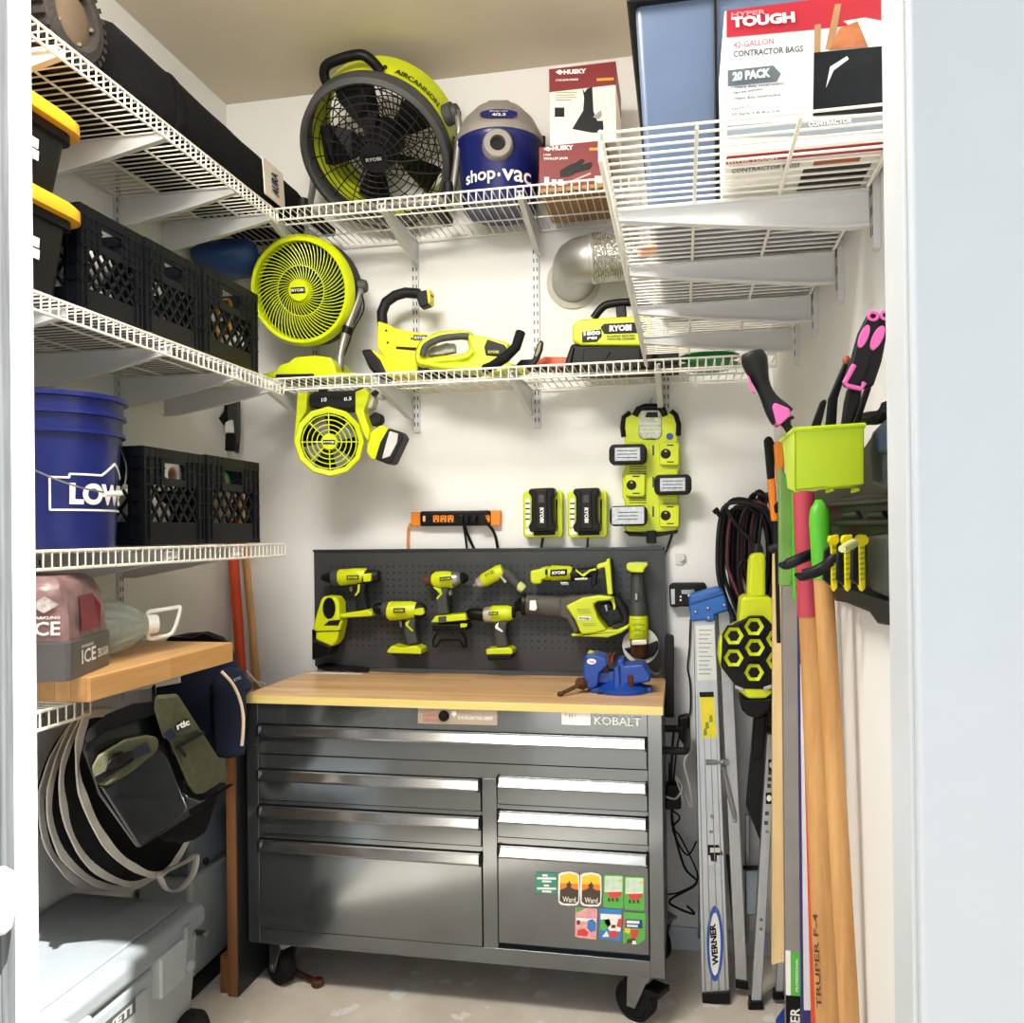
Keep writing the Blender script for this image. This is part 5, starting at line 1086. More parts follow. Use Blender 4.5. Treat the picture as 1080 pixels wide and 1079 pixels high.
t = card('magnet', 'pink and white card magnet, first of three in the lower row', [(358, 556), (362, 364), (508, 372), (502, 580), (380, 566)], PNKP)
bit(t, 'green_corner', LGRN, [(364, 400), (366, 366), (430, 368), (400, 385)]); bit(t, 'blue_blob', SKYB, [(440, 500), (445, 450), (480, 440), (500, 470), (496, 520), (465, 530)]); bit(t, 'red_blob', WMEL, [(372, 550), (376, 515), (420, 505), (450, 530), (440, 556)]); bit(t, 'white_band', WHITE, [(366, 452), (368, 432), (500, 440), (498, 462)]); bit(t, 'dark_blob', BRN, [(370, 476), (372, 448), (392, 450), (392, 480)], .0029)
t = card('magnet', 'blue, white and green card magnet, middle of the lower row', [(518, 572), (524, 368), (674, 378), (668, 594)], SKYB)
bit(t, 'white_panel', WHITE, [(528, 440), (530, 405), (668, 412), (664, 520), (600, 540), (570, 480)]); bit(t, 'green_blob', LGRN, [(526, 510), (530, 445), (590, 440), (600, 475), (560, 520)]); bit(t, 'red_blob', WMEL, [(636, 490), (650, 440), (672, 436), (668, 500)], .0029); bit(t, 'red_body', WMEL, [(585, 560), (590, 520), (640, 520), (648, 566)], .003); bit(t, 'dark_top', BRN, [(600, 500), (604, 480), (630, 480), (630, 502)], .003); bit(t, 'white_foot', WHITE, [(540, 560), (570, 520), (588, 560)], .0029)
t = card('magnet', 'bright green card magnet with white lettering, last of the lower row', [(680, 605), (684, 394), (832, 404), (828, 575), (780, 612)], LGRN)
p0 = W(*CM(702, 470), ym - .003)
bit(t, 'blue_title', mat('deep_blue_print', '#2b3b8c', .45), [(694, 500), (700, 440), (810, 446), (812, 504)]); bit(t, 'white_title', WHITE, [(704, 470), (706, 450), (790, 454), (790, 472)], .003); bit(t, 'white_title', WHITE, [(704, 492), (706, 478), (780, 482), (780, 496)], .003)
bit(t, 'red_cup', WMEL, [(740, 575), (728, 515), (786, 512), (778, 560)], .003); bit(t, 'red_edge', WMEL, [(682, 480), (684, 420), (692, 440), (690, 490)], .003); bit(t, 'yellow_blob', YELP, [(690, 530), (694, 500), (730, 505), (726, 540)], .0029); bit(t, 'dark_blob', BRN, [(704, 606), (710, 575), (760, 570), (775, 600)], .0031); bit(t, 'white_blob', WHITE, [(740, 610), (745, 585), (765, 585), (770, 610)], .0033)

# ---- vise
YV = 2.74
t = thing('bench_vise', 'blue cast bench vise with brown screw handle on the worktop corner', 'vise', V((W(650, 725, YV).x, YV, .9545)))
q = W(656, 729, YV); zt = .9545
MB().lathe((q.x, YV, zt), (q.x, YV, zt + .035), [(0, .088), (.35, .088), (.5, .078), (.7, .06), (1, .052)], 32).build('swivel_base', CBLUE, t)
MB().obox((q.x + .075, YV, zt + .008), (.02, 0, 0), (0, .03, 0), (0, 0, .008)).build('base_lug', CBLUE, t, bevel=.004); MB().obox((q.x - .075, YV - .02, zt + .008), (.02, 0, 0), (0, .03, 0), (0, 0, .008)).build('base_lug', CBLUE, t, bevel=.004)
slab(t, 'fixed_jaw', CBLUE, PB, [(720, 784), (724, 690), (740, 620), (770, 612), (780, 648), (875, 640), (915, 700), (912, 734), (850, 742), (800, 760), (790, 784)], YV - .05, .10, .008, 3)
slab(t, 'web', CBLUE, PB, [(722, 770), (722, 660), (752, 645), (760, 770)], YV - .062, .03, .006)
slab(t, 'moving_jaw', CBLUE, PB, [(568, 760), (562, 660), (572, 594), (620, 592), (688, 612), (692, 650), (650, 690), (640, 760), (600, 776)], YV - .055, .11, .008, 3)
slab(t, 'slide', CBLUE, PB, [(640, 740), (645, 684), (730, 676), (730, 740)], YV - .03, .06, .004)
for x in (690, 712): slab(t, 'jaw_plate', RUST, PB, [(x - 8, 640), (x - 8, 604), (x + 10, 600), (x + 10, 640)], YV - .05, .10, .002)
MB().ball(W(*PB(682, 668), YV - .032), .012, 8).build('jaw_bolt', RUST, t)
p = W(*PB(608, 627), YV - .0565); b = MB(); b.prism([p + V((.0145 * cos(a), 0, .009 * sin(a))) for a in [-2 * pi * i / 20 for i in range(20)]], V((0, .004, 0))); b.build('badge', WHITE, t, smooth=0)
tpx('Yost', PB(594, 633), PB(622, 633), PB(594, 622), YV - .058, CBLUE, t)
MB().lathe(W(*PB(600, 742), YV - .02), W(*PB(545, 740), YV - .06), [(0, .014), (.6, .014), (.65, .020), (1, .018)], 14).build('screw', RUST, t)
MB().tube([W(*PB(570, 735), YV - .055), W(*PB(500, 770), YV - .09), W(*PB(446, 796), YV - .115)], .0065, 8).build('screw_handle', RUST, t); MB().ball(W(*PB(446, 796), YV - .115), .010, 8).build('handle_end', RUST, t)
MB().tube([W(*PB(815, 770), YV - .05), W(*PB(808, 700), YV - .055)], .009, 8).build('swivel_bolt', RUST, t); MB().tube([W(*PB(640, 800), YV - .06), W(*PB(720, 775), YV - .07)], .006, 8).build('lock_lever', DARK, t)
MB().lathe(W(*PB(605, 590), YV), W(*PB(610, 572), YV), [(0, .012), (1, .009)], 10).build('anvil_knob', LIME, t)
lumpo = MB(); lumpo.tube(smooth_path([W(*PB(905, 670), 2.97), W(*PB(940, 690), 2.95), W(*PB(965, 680), 2.96), W(*PB(955, 660), 2.98)], 4), .004, 6); tag(lumpo.build('steel_clip', STEEL), 'small bent steel clip at the back corner of the worktop', 'clip')
# ---- black tool and paper on the worktop
pl_ = W(*PA(92, 700), 2.96); pr2 = W(*PA(405, 690), 2.96)
t = thing('paper_sheet', 'white paper sheet under the black tool on the worktop', 'paper', (pl_.x, 2.96, .9545))
MB().prism([(pl_.x, 2.93, .9545), (pr2.x - .02, 2.94, .9545), (pr2.x, 2.995, .9545), (pl_.x + .03, 3.0, .9545)], V((0, 0, .001))).build('sheet', WHITE, t, smooth=0)
t = thing('utility_knife', 'flat black handled tool lying on white paper on the worktop', 'knife', (pl_.x + .02, 2.975, .956))
p0, p1 = V((pl_.x + .02, 2.98, .972)), V((pr2.x, 2.96, .967))
MB().tube([p0, p0 * .8 + p1 * .2 + V((0, 0, .001)), p0 * .5 + p1 * .5, p1 * .8 + p0 * .2, p1], [.008, .0155, .012, .012, .008], 12).build('handle', BLACK, t, smooth=80)
# ---- rusty tool on floor, under chest
t = thing('rusty_wrench', 'rusty brown wrench lying on the concrete beside the left caster', 'wrench', WZ(325, 1030, .0))
MB().tube([WZ(306, 1022, .018), WZ(330, 1034, .012)], .0095, 8).build('shaft', RUST, t); p = WZ(335, 1036.5, .012); MB().lathe(p - V((0, 0, .009)), p + V((0, 0, .012)), [(0, .018), (.3, .021), (.7, .021), (1, .018)], 8).build('head', RUST, t)

# ================================================================ BACK LEFT CORNER POLES
t = thing('telescopic_pole', 'white pole with black grip and grey case hanging in the left back corner', 'pole', W(240, 470, 2.95)); C8 = crop(180, 390, 9)
rod(t, 'pole', mat('pale_grey_tube', '#cfcdc6', .4), C8, [(560, 610, 2.97), (562, 900, 2.985), (590, 2200, 3.03)], .009, 2.97)
slab(t, 'grip', BLACK, C8, [(508, 770), (514, 600), (600, 600), (606, 770)], 2.94, .04, .006); slab(t, 'sleeve', WHITE, C8, [(514, 600), (512, 500), (540, 482), (580, 470), (592, 600)], 2.945, .035, .005)
slab(t, 'case', LGREY, C8, [(604, 790), (600, 620), (540, 470), (528, 200), (625, 195), (630, 600), (614, 790)], 2.955, .03, .004)
slab(t, 'clip', BLACK, C8, [(500, 530), (450, 460), (498, 400), (520, 200), (530, 300), (516, 500)], 2.945, .03, .003)
for nm, lb, m, pts, r in (('orange_handle', 'orange broom handle leaning in the back left corner', ORED, [(246, 592, 2.99), (255, 715, 2.96), (263, 860, 2.93)], .019), ('tan_handle', 'tan wooden handle leaning in the corner beside the orange one', HANDW, [(259, 588, 3.01), (271, 722, 2.985), (284, 880, 2.96)], .0135)):
    p = [W(*q) for q in pts]; d = (p[2] - p[0]).normalized(); p[2] = p[0] + d * ((p[0].z - .03) / -d.z); t = thing('broom', lb, 'broom', V((p[2].x, p[2].y, 0)))
    top = p[0] - d * .25; MB().tube([top, p[1], p[2]], r, 12).build('handle', m, t); MB().obox(V((p[2].x, p[2].y, .02)), (.03, 0, 0), (0, .10, 0), (0, 0, .0199)).build('brush_block', m, t, bevel=.004)
t = thing('wire_stand', 'small white metal foot of a rack beside the worktop corner', 'stand', W(270, 722, 2.98)); MB().tube([W(258, 706, 2.97), W(275, 724, 2.95)], .004).build('wire', WIRE, t); MB().tube([W(262, 716, 2.975), W(280, 722, 2.94)], .004).build('wire', WIRE, t)
# ================================================================ LOWER LEFT
GB_ = crop(20, 660, 3.596)
# ---- pop up mesh hamper hanging on the wall
t = thing('pop_up_hamper', 'collapsed black mesh hamper with rings of pale webbing behind the cooler bag', 'hamper', (-1.5, 2.1, .5))
HR = [(-1.60, [(240, 330), (160, 440), (105, 570), (85, 690), (110, 830), (170, 920), (250, 980), (400, 985), (560, 900), (640, 760), (640, 600), (560, 450), (420, 350), (320, 320)]),
      (-1.55, [(238, 335), (170, 455), (125, 590), (118, 715), (158, 850), (230, 930), (310, 978), (430, 992), (570, 900), (645, 760), (645, 600), (565, 450), (425, 352), (322, 322)]),
      (-1.50, [(246, 338), (190, 460), (163, 570), (172, 680), (200, 790), (262, 890), (345, 952), (450, 975), (575, 900), (650, 760), (650, 600), (570, 452), (430, 355), (325, 325)]),
      (-1.44, [(256, 342), (228, 440), (222, 540), (242, 640), (292, 760), (362, 860), (442, 920), (530, 945), (600, 880), (655, 760), (655, 600), (575, 455), (435, 358), (330, 330)])]
loops = []
for X, pp in HR:
    P = smooth_path([WX(*GB_(x, y), X) for x, y in pp + [pp[0]]], 4)[:-1]; loops.append(P)
for i, P in enumerate(loops):
    cen = sum(P, V()) / len(P); R = []
    for j, p in enumerate(P):
        rad = (p - cen).normalized(); w_ = .011 * (1 + .45 * noise.noise(V((j * .35, i * 5, 0)))); tw = .5 * noise.noise(V((j * .2, i * 9, 3)))
        s_ = (rad * cos(tw) + V((1, 0, 0)) * sin(tw)) * w_; n_ = V((.0025, 0, 0))
        R.append([p - s_ - n_, p + s_ - n_, p + s_ + n_, p - s_ + n_])
    MB().rings(R, cap=False, closed=True).build('webbing_ring', STRAPW, t, smooth=50)
def inset(P, k, dx): cen = sum(P, V()) / len(P); return [cen + (p - cen) * k + V((dx, 0, 0)) for p in P]
MB().rings([inset(loops[0], .95, -.03), inset(loops[0], .98, 0), inset(loops[0], .90, .025), inset(loops[1], .98, 0), inset(loops[1], .90, .025), inset(loops[2], .98, 0), inset(loops[2], .90, .03), inset(loops[3], .97, 0), inset(loops[3], .75, -.03)]).build('mesh_body', FABB, t, smooth=60)
MB().tube(smooth_path([WX(*GB_(*p), -1.42) for p in ((530, 945), (560, 1000), (610, 1000), (660, 940), (672, 870), (640, 890), (590, 915), (535, 940))], 5), .011, 8, r2=.3).build('carry_loop', STRAPW, t)
lump('black_cloth', 'crumpled black cloth hanging under the cooler bag', 'cloth', (-1.36, 2.16, .70), (.05, .13, .08), FABB, None, 5, .3)
# ---- cooler bag
t = thing('cooler_bag', 'glossy black and olive backpack cooler hanging tilted under the butcher block', 'cooler bag', (-1.33, 1.85, .70))
p_ = lambda x, y, X: WX(*GB_(x, y), X)
XA, XB = -1.24, -1.42
def panel(nm, m, pts, X, dX, bev=.006, seg=2, label=None):
    return MB().prism([p_(x, y, X) for x, y in pts], V((-.56, .80, -.22)) * dX).build(nm, m, t, bev, seg, label=label)
panel('body', VINYL, [(240, 470), (262, 400), (330, 340), (430, 300), (520, 290), (530, 330), (640, 640), (690, 660), (720, 650), (690, 700), (640, 730), (450, 850), (300, 640)], XA, .09, .035, 5)
panel('side_panel', VINYL, [(300, 600), (340, 604), (520, 450), (545, 440), (640, 690), (620, 725), (455, 842)], XA + .012, .03, .010, 3)
panel('side_pocket', OLIVE, [(512, 300), (520, 262), (600, 256), (796, 560), (790, 580), (700, 636), (670, 640), (640, 600)], XA + .022, .10, .018, 3)
panel('lid', FABB, [(246, 440), (262, 396), (330, 335), (430, 295), (515, 285), (525, 330), (430, 370), (330, 400), (258, 450)], XA + .012, .09, .012, 3)
panel('lid_pad', OLIVE, [(272, 540), (300, 490), (400, 430), (480, 414), (522, 420), (532, 445), (520, 480), (420, 560), (330, 612), (290, 600)], XA + .022, .04, .010, 3)
panel('grab_handle', BLACK, [(330, 528), (350, 500), (430, 470), (440, 490), (370, 540), (340, 550)], XA + .040, .03, .006); panel('handle_gap', FABB, [(335, 510), (360, 480), (395, 474), (400, 500), (350, 530)], XA + .032, .02, .004); panel('strap', BLACK, [(285, 575), (430, 490), (440, 510), (300, 600)], XA + .030, .012, .002)
panel('strap_patch', NAVY, [(430, 468), (485, 440), (502, 478), (448, 504)], XA + .030, .012, .002)
panel('pocket_flap', OLIVE, [(512, 318), (518, 270), (600, 262), (690, 400), (548, 430)], XA + .030, .03, .008)
panel('zipper', BLACK, [(590, 458), (700, 398), (706, 410), (596, 472)], XA + .033, .010, .001); panel('zipper_pull', BLACK, [(600, 460), (615, 458), (640, 490), (632, 502), (612, 480)], XA + .038, .01, .002); panel('patch', NAVY, [(548, 410), (580, 388), (600, 418), (568, 440)], XA + .034, .008, .001)
panel('logo_patch', BLACK, [(590, 384), (600, 366), (638, 352), (652, 366), (648, 382), (602, 402)], XA + .034, .008, .002)
o = p_(600, 396, XA + .0355); text('rtic', o, p_(648, 376, XA + .0355) - o, p_(594, 372, XA + .0355) - o, WHITE, t, bold=.05)
MB().tube(smooth_path([p_(510, 230, -1.32), p_(512, 270, -1.30), p_(520, 330, -1.26)], 4), .008, 6, r2=.4).build('hanging_strap', BLACK, t)
panel('bottom_strap', FABB, [(640, 700), (720, 655), (800, 600), (820, 600), (760, 640), (700, 690), (660, 725)], XA + .002, .03, .006)
# ---- navy duffel
t = thing('navy_bag', 'navy fabric bag with cream zip hanging behind the cooler bag', 'bag', (-1.42, 2.5, .75))
YN = 2.40
def npan(nm, m, pts, Y, d, bev=.01, seg=3): return MB().prism([W(*GB_(*p), Y) for p in pts][::-1], V((-.52, .86, -.06)) * d).build(nm, m, t, bev, seg)
npan('main_body', NAVY, [(560, 50), (640, 34), (720, 28), (780, 50), (815, 90), (830, 150), (880, 220), (884, 245), (862, 250), (860, 490), (800, 506), (740, 500), (640, 420), (520, 280), (520, 120)], YN + .02, .14, .035, 5)
npan('front_pocket', NAVY, [(762, 170), (800, 158), (850, 165), (884, 240), (862, 252), (858, 470), (852, 490), (780, 500), (745, 480), (735, 300), (745, 200)], YN - .01, .06, .02, 4)
b = MB(); b.tube(smooth_path([W(*GB_(*p), YN - .013) for p in ((768, 174), (810, 220), (838, 280), (850, 340), (850, 400), (845, 455))], 4), .0055, 8, r2=.5); b.build('zip', mat('cream_zip', '#e2cdb2', .6), t)
npan('side_fold', FABB, [(720, 230), (735, 210), (740, 300), (790, 480), (770, 492), (730, 400)], YN + .004, .03, .008)
o = W(*GB_(818, 212), YN - .0115); text('RTIC', o, W(*GB_(845, 200), YN - .0115) - o, W(*GB_(814, 202), YN - .0115) - o, mat('pale_blue_print', '#aab4cc', .5), t)
npan('top_handle', BLACK, [(556, 56), (570, 42), (660, 44), (700, 28), (760, 50), (800, 62), (700, 64), (600, 64)], YN + .0, .05, .008)
# ---- upright black board beside the chest
t = thing('upright_board', 'tall black painted board with raw wood edge standing beside the tool chest', 'board', (-1.42, 2.50, 0))
zt_b = .86
MB().box((-1.432, 2.486, 0), (-1.397, 2.74, zt_b)).build('board', BLACKW, t, bevel=.002); MB().box((-1.4315, 2.482, .002), (-1.4, 2.4865, zt_b - .09)).build('raw_edge', RAWW, t)
MB().box((-1.397, 2.60, .70), (-1.388, 2.625, .83)).build('pale_strip', PALEW, t)
t = thing('wood_offcut', 'small raw wood offcut on the floor behind the black board', 'wood block', (-1.49, 2.56, 0)); MB().box((-1.468, 2.50, 0), (-1.437, 2.62, .12)).build('block', RAWW, t, bevel=.002)
MB().box((-1.466, 2.497, .012), (-1.44, 2.501, .11)).build('end_grain', RAWW, t)
# ---- wheeled cooler
t = thing('wheeled_cooler', 'large grey wheeled hard cooler with latches in the lower left corner', 'cooler', (-1.51, 1.80, 0))
cx0, cx1, cy0, cy1 = -1.725, -1.298, 1.42, 2.155; zl0, zl1 = .385, .452
def taper(x0, x1, y0, y1, z0, z1, d, nm, m, bev):
    b = MB(); b.hexa([(x0 + d, y0 + d, z0), (x1 - d, y0 + d, z0), (x1 - d, y1 - d, z0), (x0 + d, y1 - d, z0), (x0, y0, z1), (x1, y0, z1), (x1, y1, z1), (x0, y1, z1)]); return b.build(nm, m, t, bev, 4)
taper(cx0 + .012, cx1 - .018, cy0 + .01, cy1 - .015, .04, zl0, .022, 'body', COOLG, .022)
lid = taper(cx0, cx1 - .004, cy0, cy1, zl0 + .004, zl1, -.0, 'lid', COOLD, .022)
taper(cx0 + .04, cx1 - .055, cy0 + .05, cy1 - .05, zl1 - .004, zl1 + .008, .0, 'lid_panel', COOLD, .008)
for y in (1.62, 1.98):
    b = MB(); b.box((cx1 - .03, y - .055, zl0 - .085), (cx1 + .006, y + .055, zl0 + .02)); o = b.build('latch_recess', COOLG, t, bevel=.008, seg=3)
for y in (1.585, 2.045):
    b = MB(); b.prism([V((cx1 + .010, y - .02, zl0 - .05)), V((cx1 + .010, y + .02, zl0 - .05)), V((cx1 + .010, y + .014, zl0 + .05)), V((cx1 + .010, y - .014, zl0 + .05))], V((-.022, 0, 0))); b.build('latch', mat('grey_rubber_latch', '#6f7679', .6), t, bevel=.005, seg=3)
    MB().ball((cx1 + .008, y, zl0 - .055), .018, 10).build('latch_knob', MATS['grey_rubber_latch'], t)
b = MB(); b.box((cx1 - .024, 1.70, .22), (cx1 - .012, 1.90, .345)); b.build('logo_panel', COOLG, t, bevel=.006, seg=3)
decal((cx1 - .0135, 1.72, .315), (0, .125, 0), (.0005, 0, .036), mat('dark_badge', '#3c4246', .4), t, 'badge', .003); text('YETI', (cx1 - .0100, 1.735, .322), (0, .095, 0), (.0005, 0, .022), mat('silver_letters', '#d2d3d2', .3, .6), t, bold=.05)
MB().tube([(cx1 - .02, 2.155, .35), (cx1 - .02, 2.18, .35), (cx0 + .05, 2.18, .35), (cx0 + .05, 2.155, .35)], .009, 8).build('pull_bar', STEEL, t)
for x in (cx0 + .02, cx1 - .03): MB().lathe((x - .03, 2.08, .092), (x + .03, 2.08, .092), [(0, .05), (0, .08), (.15, .09), (.85, .09), (1, .08), (1, .05)], 32).build('wheel', BLK2, t)
b = MB(); b.box((cx0 + .05, 1.46, .0), (cx1 - .07, 1.56, .05)); b.build('front_foot', COOLG, t, bevel=.01)
# ---- second grey cooler behind
t = thing('grey_storage_bin', 'grey hard bin standing behind the wheeled cooler, beside the black board', 'storage bin', (-1.58, 2.42, 0))
cx0, cx1, cy0, cy1 = -1.72, -1.502, 2.40, 2.85
taper(cx0 + .01, cx1 - .01, cy0 + .01, cy1 - .01, .06, .40, .02, 'body', COOLG, .02); taper(cx0, cx1, cy0, cy1, .402, .57, 0, 'lid', mat('blue_grey_lid', '#565f68', .5, bump=.05), .025)
MB().ball((cx1 + .004, 2.47, .43), .012, 10).build('latch_knob', BLACK, t)
b = MB(); b.box((cx0 + .03, 2.44, 0), (cx1 - .03, 2.80, .061)); b.build('foot', DARK, t, bevel=.006)

# ================================================================ RIGHT SIDE
J = crop(690, 590, 5.393); E5 = crop(690, 510, 3.722); F6 = crop(680, 760, 3.382); D4 = crop(740, 310, 2.918); K7 = crop(810, 320, 5.392)
# ---- black holder on the wall
t = thing('wall_holder', 'black plastic tool holder on the wall beside the blue ladder top', 'holder', W(*J(190, 270), YB - .05))
slab(t, 'body', BLACK, J, [(90, 270), (84, 150), (100, 136), (290, 134), (300, 160), (290, 200), (230, 270), (150, 268), (120, 274)], YB - .05, .05, .006)
slab(t, 'slot', mat('pale_gap', '#b9bfc4', .5), J, [(98, 256), (94, 170), (116, 168), (118, 254)], YB - .053, .006, 0); slab(t, 'plate', STEEL, J, [(156, 196), (154, 174), (228, 172), (230, 190), (210, 200)], YB - .053, .006, 0)
for x, y in ((150, 212), (150, 232), (196, 206)): slab(t, 'hole', WHITE, J, [(x - 5, y + 5), (x - 5, y - 5), (x + 5, y - 5), (x + 5, y + 5)], YB - .053, .006, 0)

# ---- step ladder, folded, leaning on the back wall
t = thing('step_ladder', 'aluminium step ladder with blue top leaning against the back wall', 'ladder', (.10, 2.72, 0))
def w3(p, Y, f=J): return W(*f(*p), Y)
def leg(nm, m, tl, tr, bl, br, Yt, Yb_, d, parent, f=lambda x, y: (x, y)):
    a = [W(*f(*tl), Yt), W(*f(*tr), Yt), W(*f(*br), Yb_), W(*f(*bl), Yb_)]; b = MB(); b.prism(a, V((0, d, 0))); return b.build(nm, m, parent, bevel=.003)
YLT, YLB = 2.90, 2.715
fr = leg('front_rail', SILV, (731, 642), (754, 640), (740, 1060), (770, 1058), YLT, YLB, .03, t)
for dx in (.12, .35, .62, .86):
    a = W(731 + 23 * dx, 650, YLT - .001); c_ = W(740.5 + 29 * dx, 1050, YLB - .001); MB().tube([a, c_], .0014, 6).build('rail_groove', STEEL, fr)
leg('rear_rail', SILV, (757, 640), (770, 645), (776, 1044), (789, 1044), YLT + .02, YLB + .05, .03, t)
leg('far_rail', STEEL, (742, 660), (752, 660), (736, 990), (742, 992), YLT + .07, YLB + .25, .02, t)
leg('front_foot', BLACK, (740.5, 1048), (770, 1046), (741, 1061), (770, 1058.5), YLB - .004, YLB - .006, .04, t)
leg('rear_foot', BLACK, (776, 1034), (789, 1036), (776, 1043), (790, 1045), YLB + .045, YLB + .043, .04, t)
slab(t, 'top_cap', mat('blue_ladder_plastic', '#1f62b8', .4, var=.08), J, [(196, 240), (205, 205), (370, 155), (385, 170), (408, 220), (425, 290), (350, 315), (345, 350), (310, 360), (285, 348), (206, 355)], YLT - .02, .10, .008, 3)
slab(t, 'top_cap_edge', mat('dark_blue_ladder_plastic', '#184d94', .4), J, [(206, 238), (370, 176), (392, 178), (400, 200), (206, 262)], YLT - .023, .02, .004)
for x, y in ((236, 300), (306, 278), (310, 334), (398, 262)): MB().ball(W(*J(x, y), YLT - .021), .006, 8).build('rivet', SILV, t)
def onrail(px, py): # point on the front rail face
    f = (py - 641) / (1059 - 641); return W(px, py, YLT + (YLB - YLT) * f - .0025)
def rdecal(pts, m, nm, d=.001):
    a = [onrail(*p) for p in pts]; return MB().prism([p - V((0, d, 0)) for p in a], V((0, d, 0))).build(nm, m, t, smooth=0)
rdecal([(735.5, 718), (733.5, 660), (753, 659), (756, 717)], mat('pale_instruction_label', '#d9dcda', .5), 'instruction_label')
for i in range(11): y = 664 + i * 4.6; rdecal([(737, y + 1.2), (737, y), (751 - (i % 3) * 2, y), (751 - (i % 3) * 2, y + 1.2)], mat('grey_small_print', '#9aa3a4', .5), 'print_line', .002)
rdecal([(741, 779), (738, 730.5), (752.5, 730), (756, 778)], YEL if False else mat('bright_yellow_label', '#ead92a', .5), 'warning_label'); rdecal([(738, 735), (737.5, 730), (752.5, 729.5), (753, 735)], BLACK, 'warning_header', .002)
for a, b_ in ((744, 765), (748, 758), (742, 772)): rdecal([(a, b_ + 4), (a, b_ - 3), (a + 3, b_ - 4), (a + 4, b_ + 3)], mat('olive_print', '#8a9420'), 'warning_print', .002)
def rtext(s, o, r, u, m): p = onrail(*o); text(s, p - V((0, .0062, 0)), onrail(*r) - p, onrail(*u) - p, m, t, bold=.04)
b = MB(); cx_, cy_ = 754, 995
for kx, ky, m, nm, d in ((8.6, 39.5, mat('oval_blue_print', '#1d4fae', .4), 'logo_oval', .004), (5.8, 33, WHITE, 'logo_oval_inner', .0052)):
    rdecal([(cx_ + kx * cos(a), cy_ + ky * sin(a) + .0) for a in [2 * pi * i / 36 for i in range(36)]], m, nm, d)
rtext('WERNER', (758, 1016.5), (754.5, 973), (751.5, 1017.5), BLACK)
for y in (895,): rdecal([(746, y + 7), (745.5, y - 4), (762, y - 4), (762.5, y + 7)], BLACK, 'code_label', .001); rdecal([(749, y + 4), (749, y - 1), (759.5, y - 1), (759.5, y + 4)], CREAM, 'code_panel', .002)
rdecal([(748, 927), (746.5, 913), (762, 913), (763, 927)], mat('pale_label_grey', '#c9cfcf', .5), 'small_label', .001); rdecal([(750, 908), (749, 902), (756, 900), (756, 909)], BLACK, 'ink_mark', .001)
MB().tube([W(745, 804, 2.82), W(768, 804, 2.84)], .0095, 8).build('spreader_bar', SILV, t); MB().tube([W(762, 808, 2.83), W(775, 862, 2.83)], .008, 8).build('spreader_arm', SILV, t)
for x, y in ((750, 804), (762, 804), (751, 861), (750, 877), (775, 866)): MB().ball(onrail(x, y) if x < 765 else W(x, y, 2.815), .006, 8).build('rivet', SILV, t)

# ---- folding step stool behind
t = thing('step_stool', 'grey and black folding step stool standing behind the ladder', 'step stool', (.20, 2.68, 0))
leg('front_leg', SILV, (809, 774), (819, 775), (792, 1062), (803, 1062), 2.84, 2.70, .03, t)
leg('leg_foot', BLACK, (791, 1056), (804, 1056), (789, 1066), (806, 1065), 2.698, 2.696, .04, t)
leg('second_leg', SILV, (826, 900), (832, 900), (818, 1050), (826, 1050), 2.80, 2.74, .02, t); leg('leg_foot', BLACK, (816, 1046), (827, 1046), (815, 1055), (828, 1055), 2.738, 2.736, .03, t)
leg('tray', DARK, (800, 700), (823, 700), (787, 850), (802, 888), 2.88, 2.84, .025, t)
leg('rear_leg', STEEL, (786, 860), (791, 860), (786, 995), (790, 995), 2.95, 2.93, .015, t)
MB().tube([W(784, 915, 2.92), W(802, 915, 2.90)], .007).build('crossbar', DARK, t)
leg('step', STEEL, (786, 918), (803, 918), (787, 965), (799, 965), 2.93, 2.88, .02, t); leg('grey_panel', LGREY, (766, 903), (776, 903), (772, 975), (780, 975), 2.99, 2.96, .02, t)
def onleg(px, py, e): f = (py - 774) / (1062 - 774); return W(px, py, 2.84 + (2.70 - 2.84) * f - e)
for y, h in ((807, 6), (842, 6)):
    MB().prism([onleg(x_, y_, .002) for x_, y_ in ((811 - (y - 800) * .08, y + h), (811 - (y - 800) * .08, y - h), (818 - (y - 800) * .08, y - h), (818 - (y - 800) * .08, y + h))], V((0, .002, 0))).build('leg_label', BLACK, t, smooth=0)
    c_ = (814.5 - (y - 800) * .08); MB().prism([onleg(c_ + 2.6 * cos(a), y + 3.4 * sin(a), .003) for a in [2 * pi * i / 16 for i in range(16)]], V((0, .001, 0))).build('label_ring', WHITE, t, smooth=0)
for y in (815, 822, 829, 858, 868): MB().prism([onleg(x_, y_, .002) for x_, y_ in ((811.5 - (y - 800) * .08, y + 2), (811.5 - (y - 800) * .08, y - 2), (815.5 - (y - 800) * .08, y - 2), (815.5 - (y - 800) * .08, y + 2))], V((0, .002, 0))).build('print_line', LGREY, t, smooth=0)
for y in (877, 970, 980): MB().ball(onleg(809 - (y - 877) * .065, y, .002), .005, 8).build('rivet', STEEL, t)

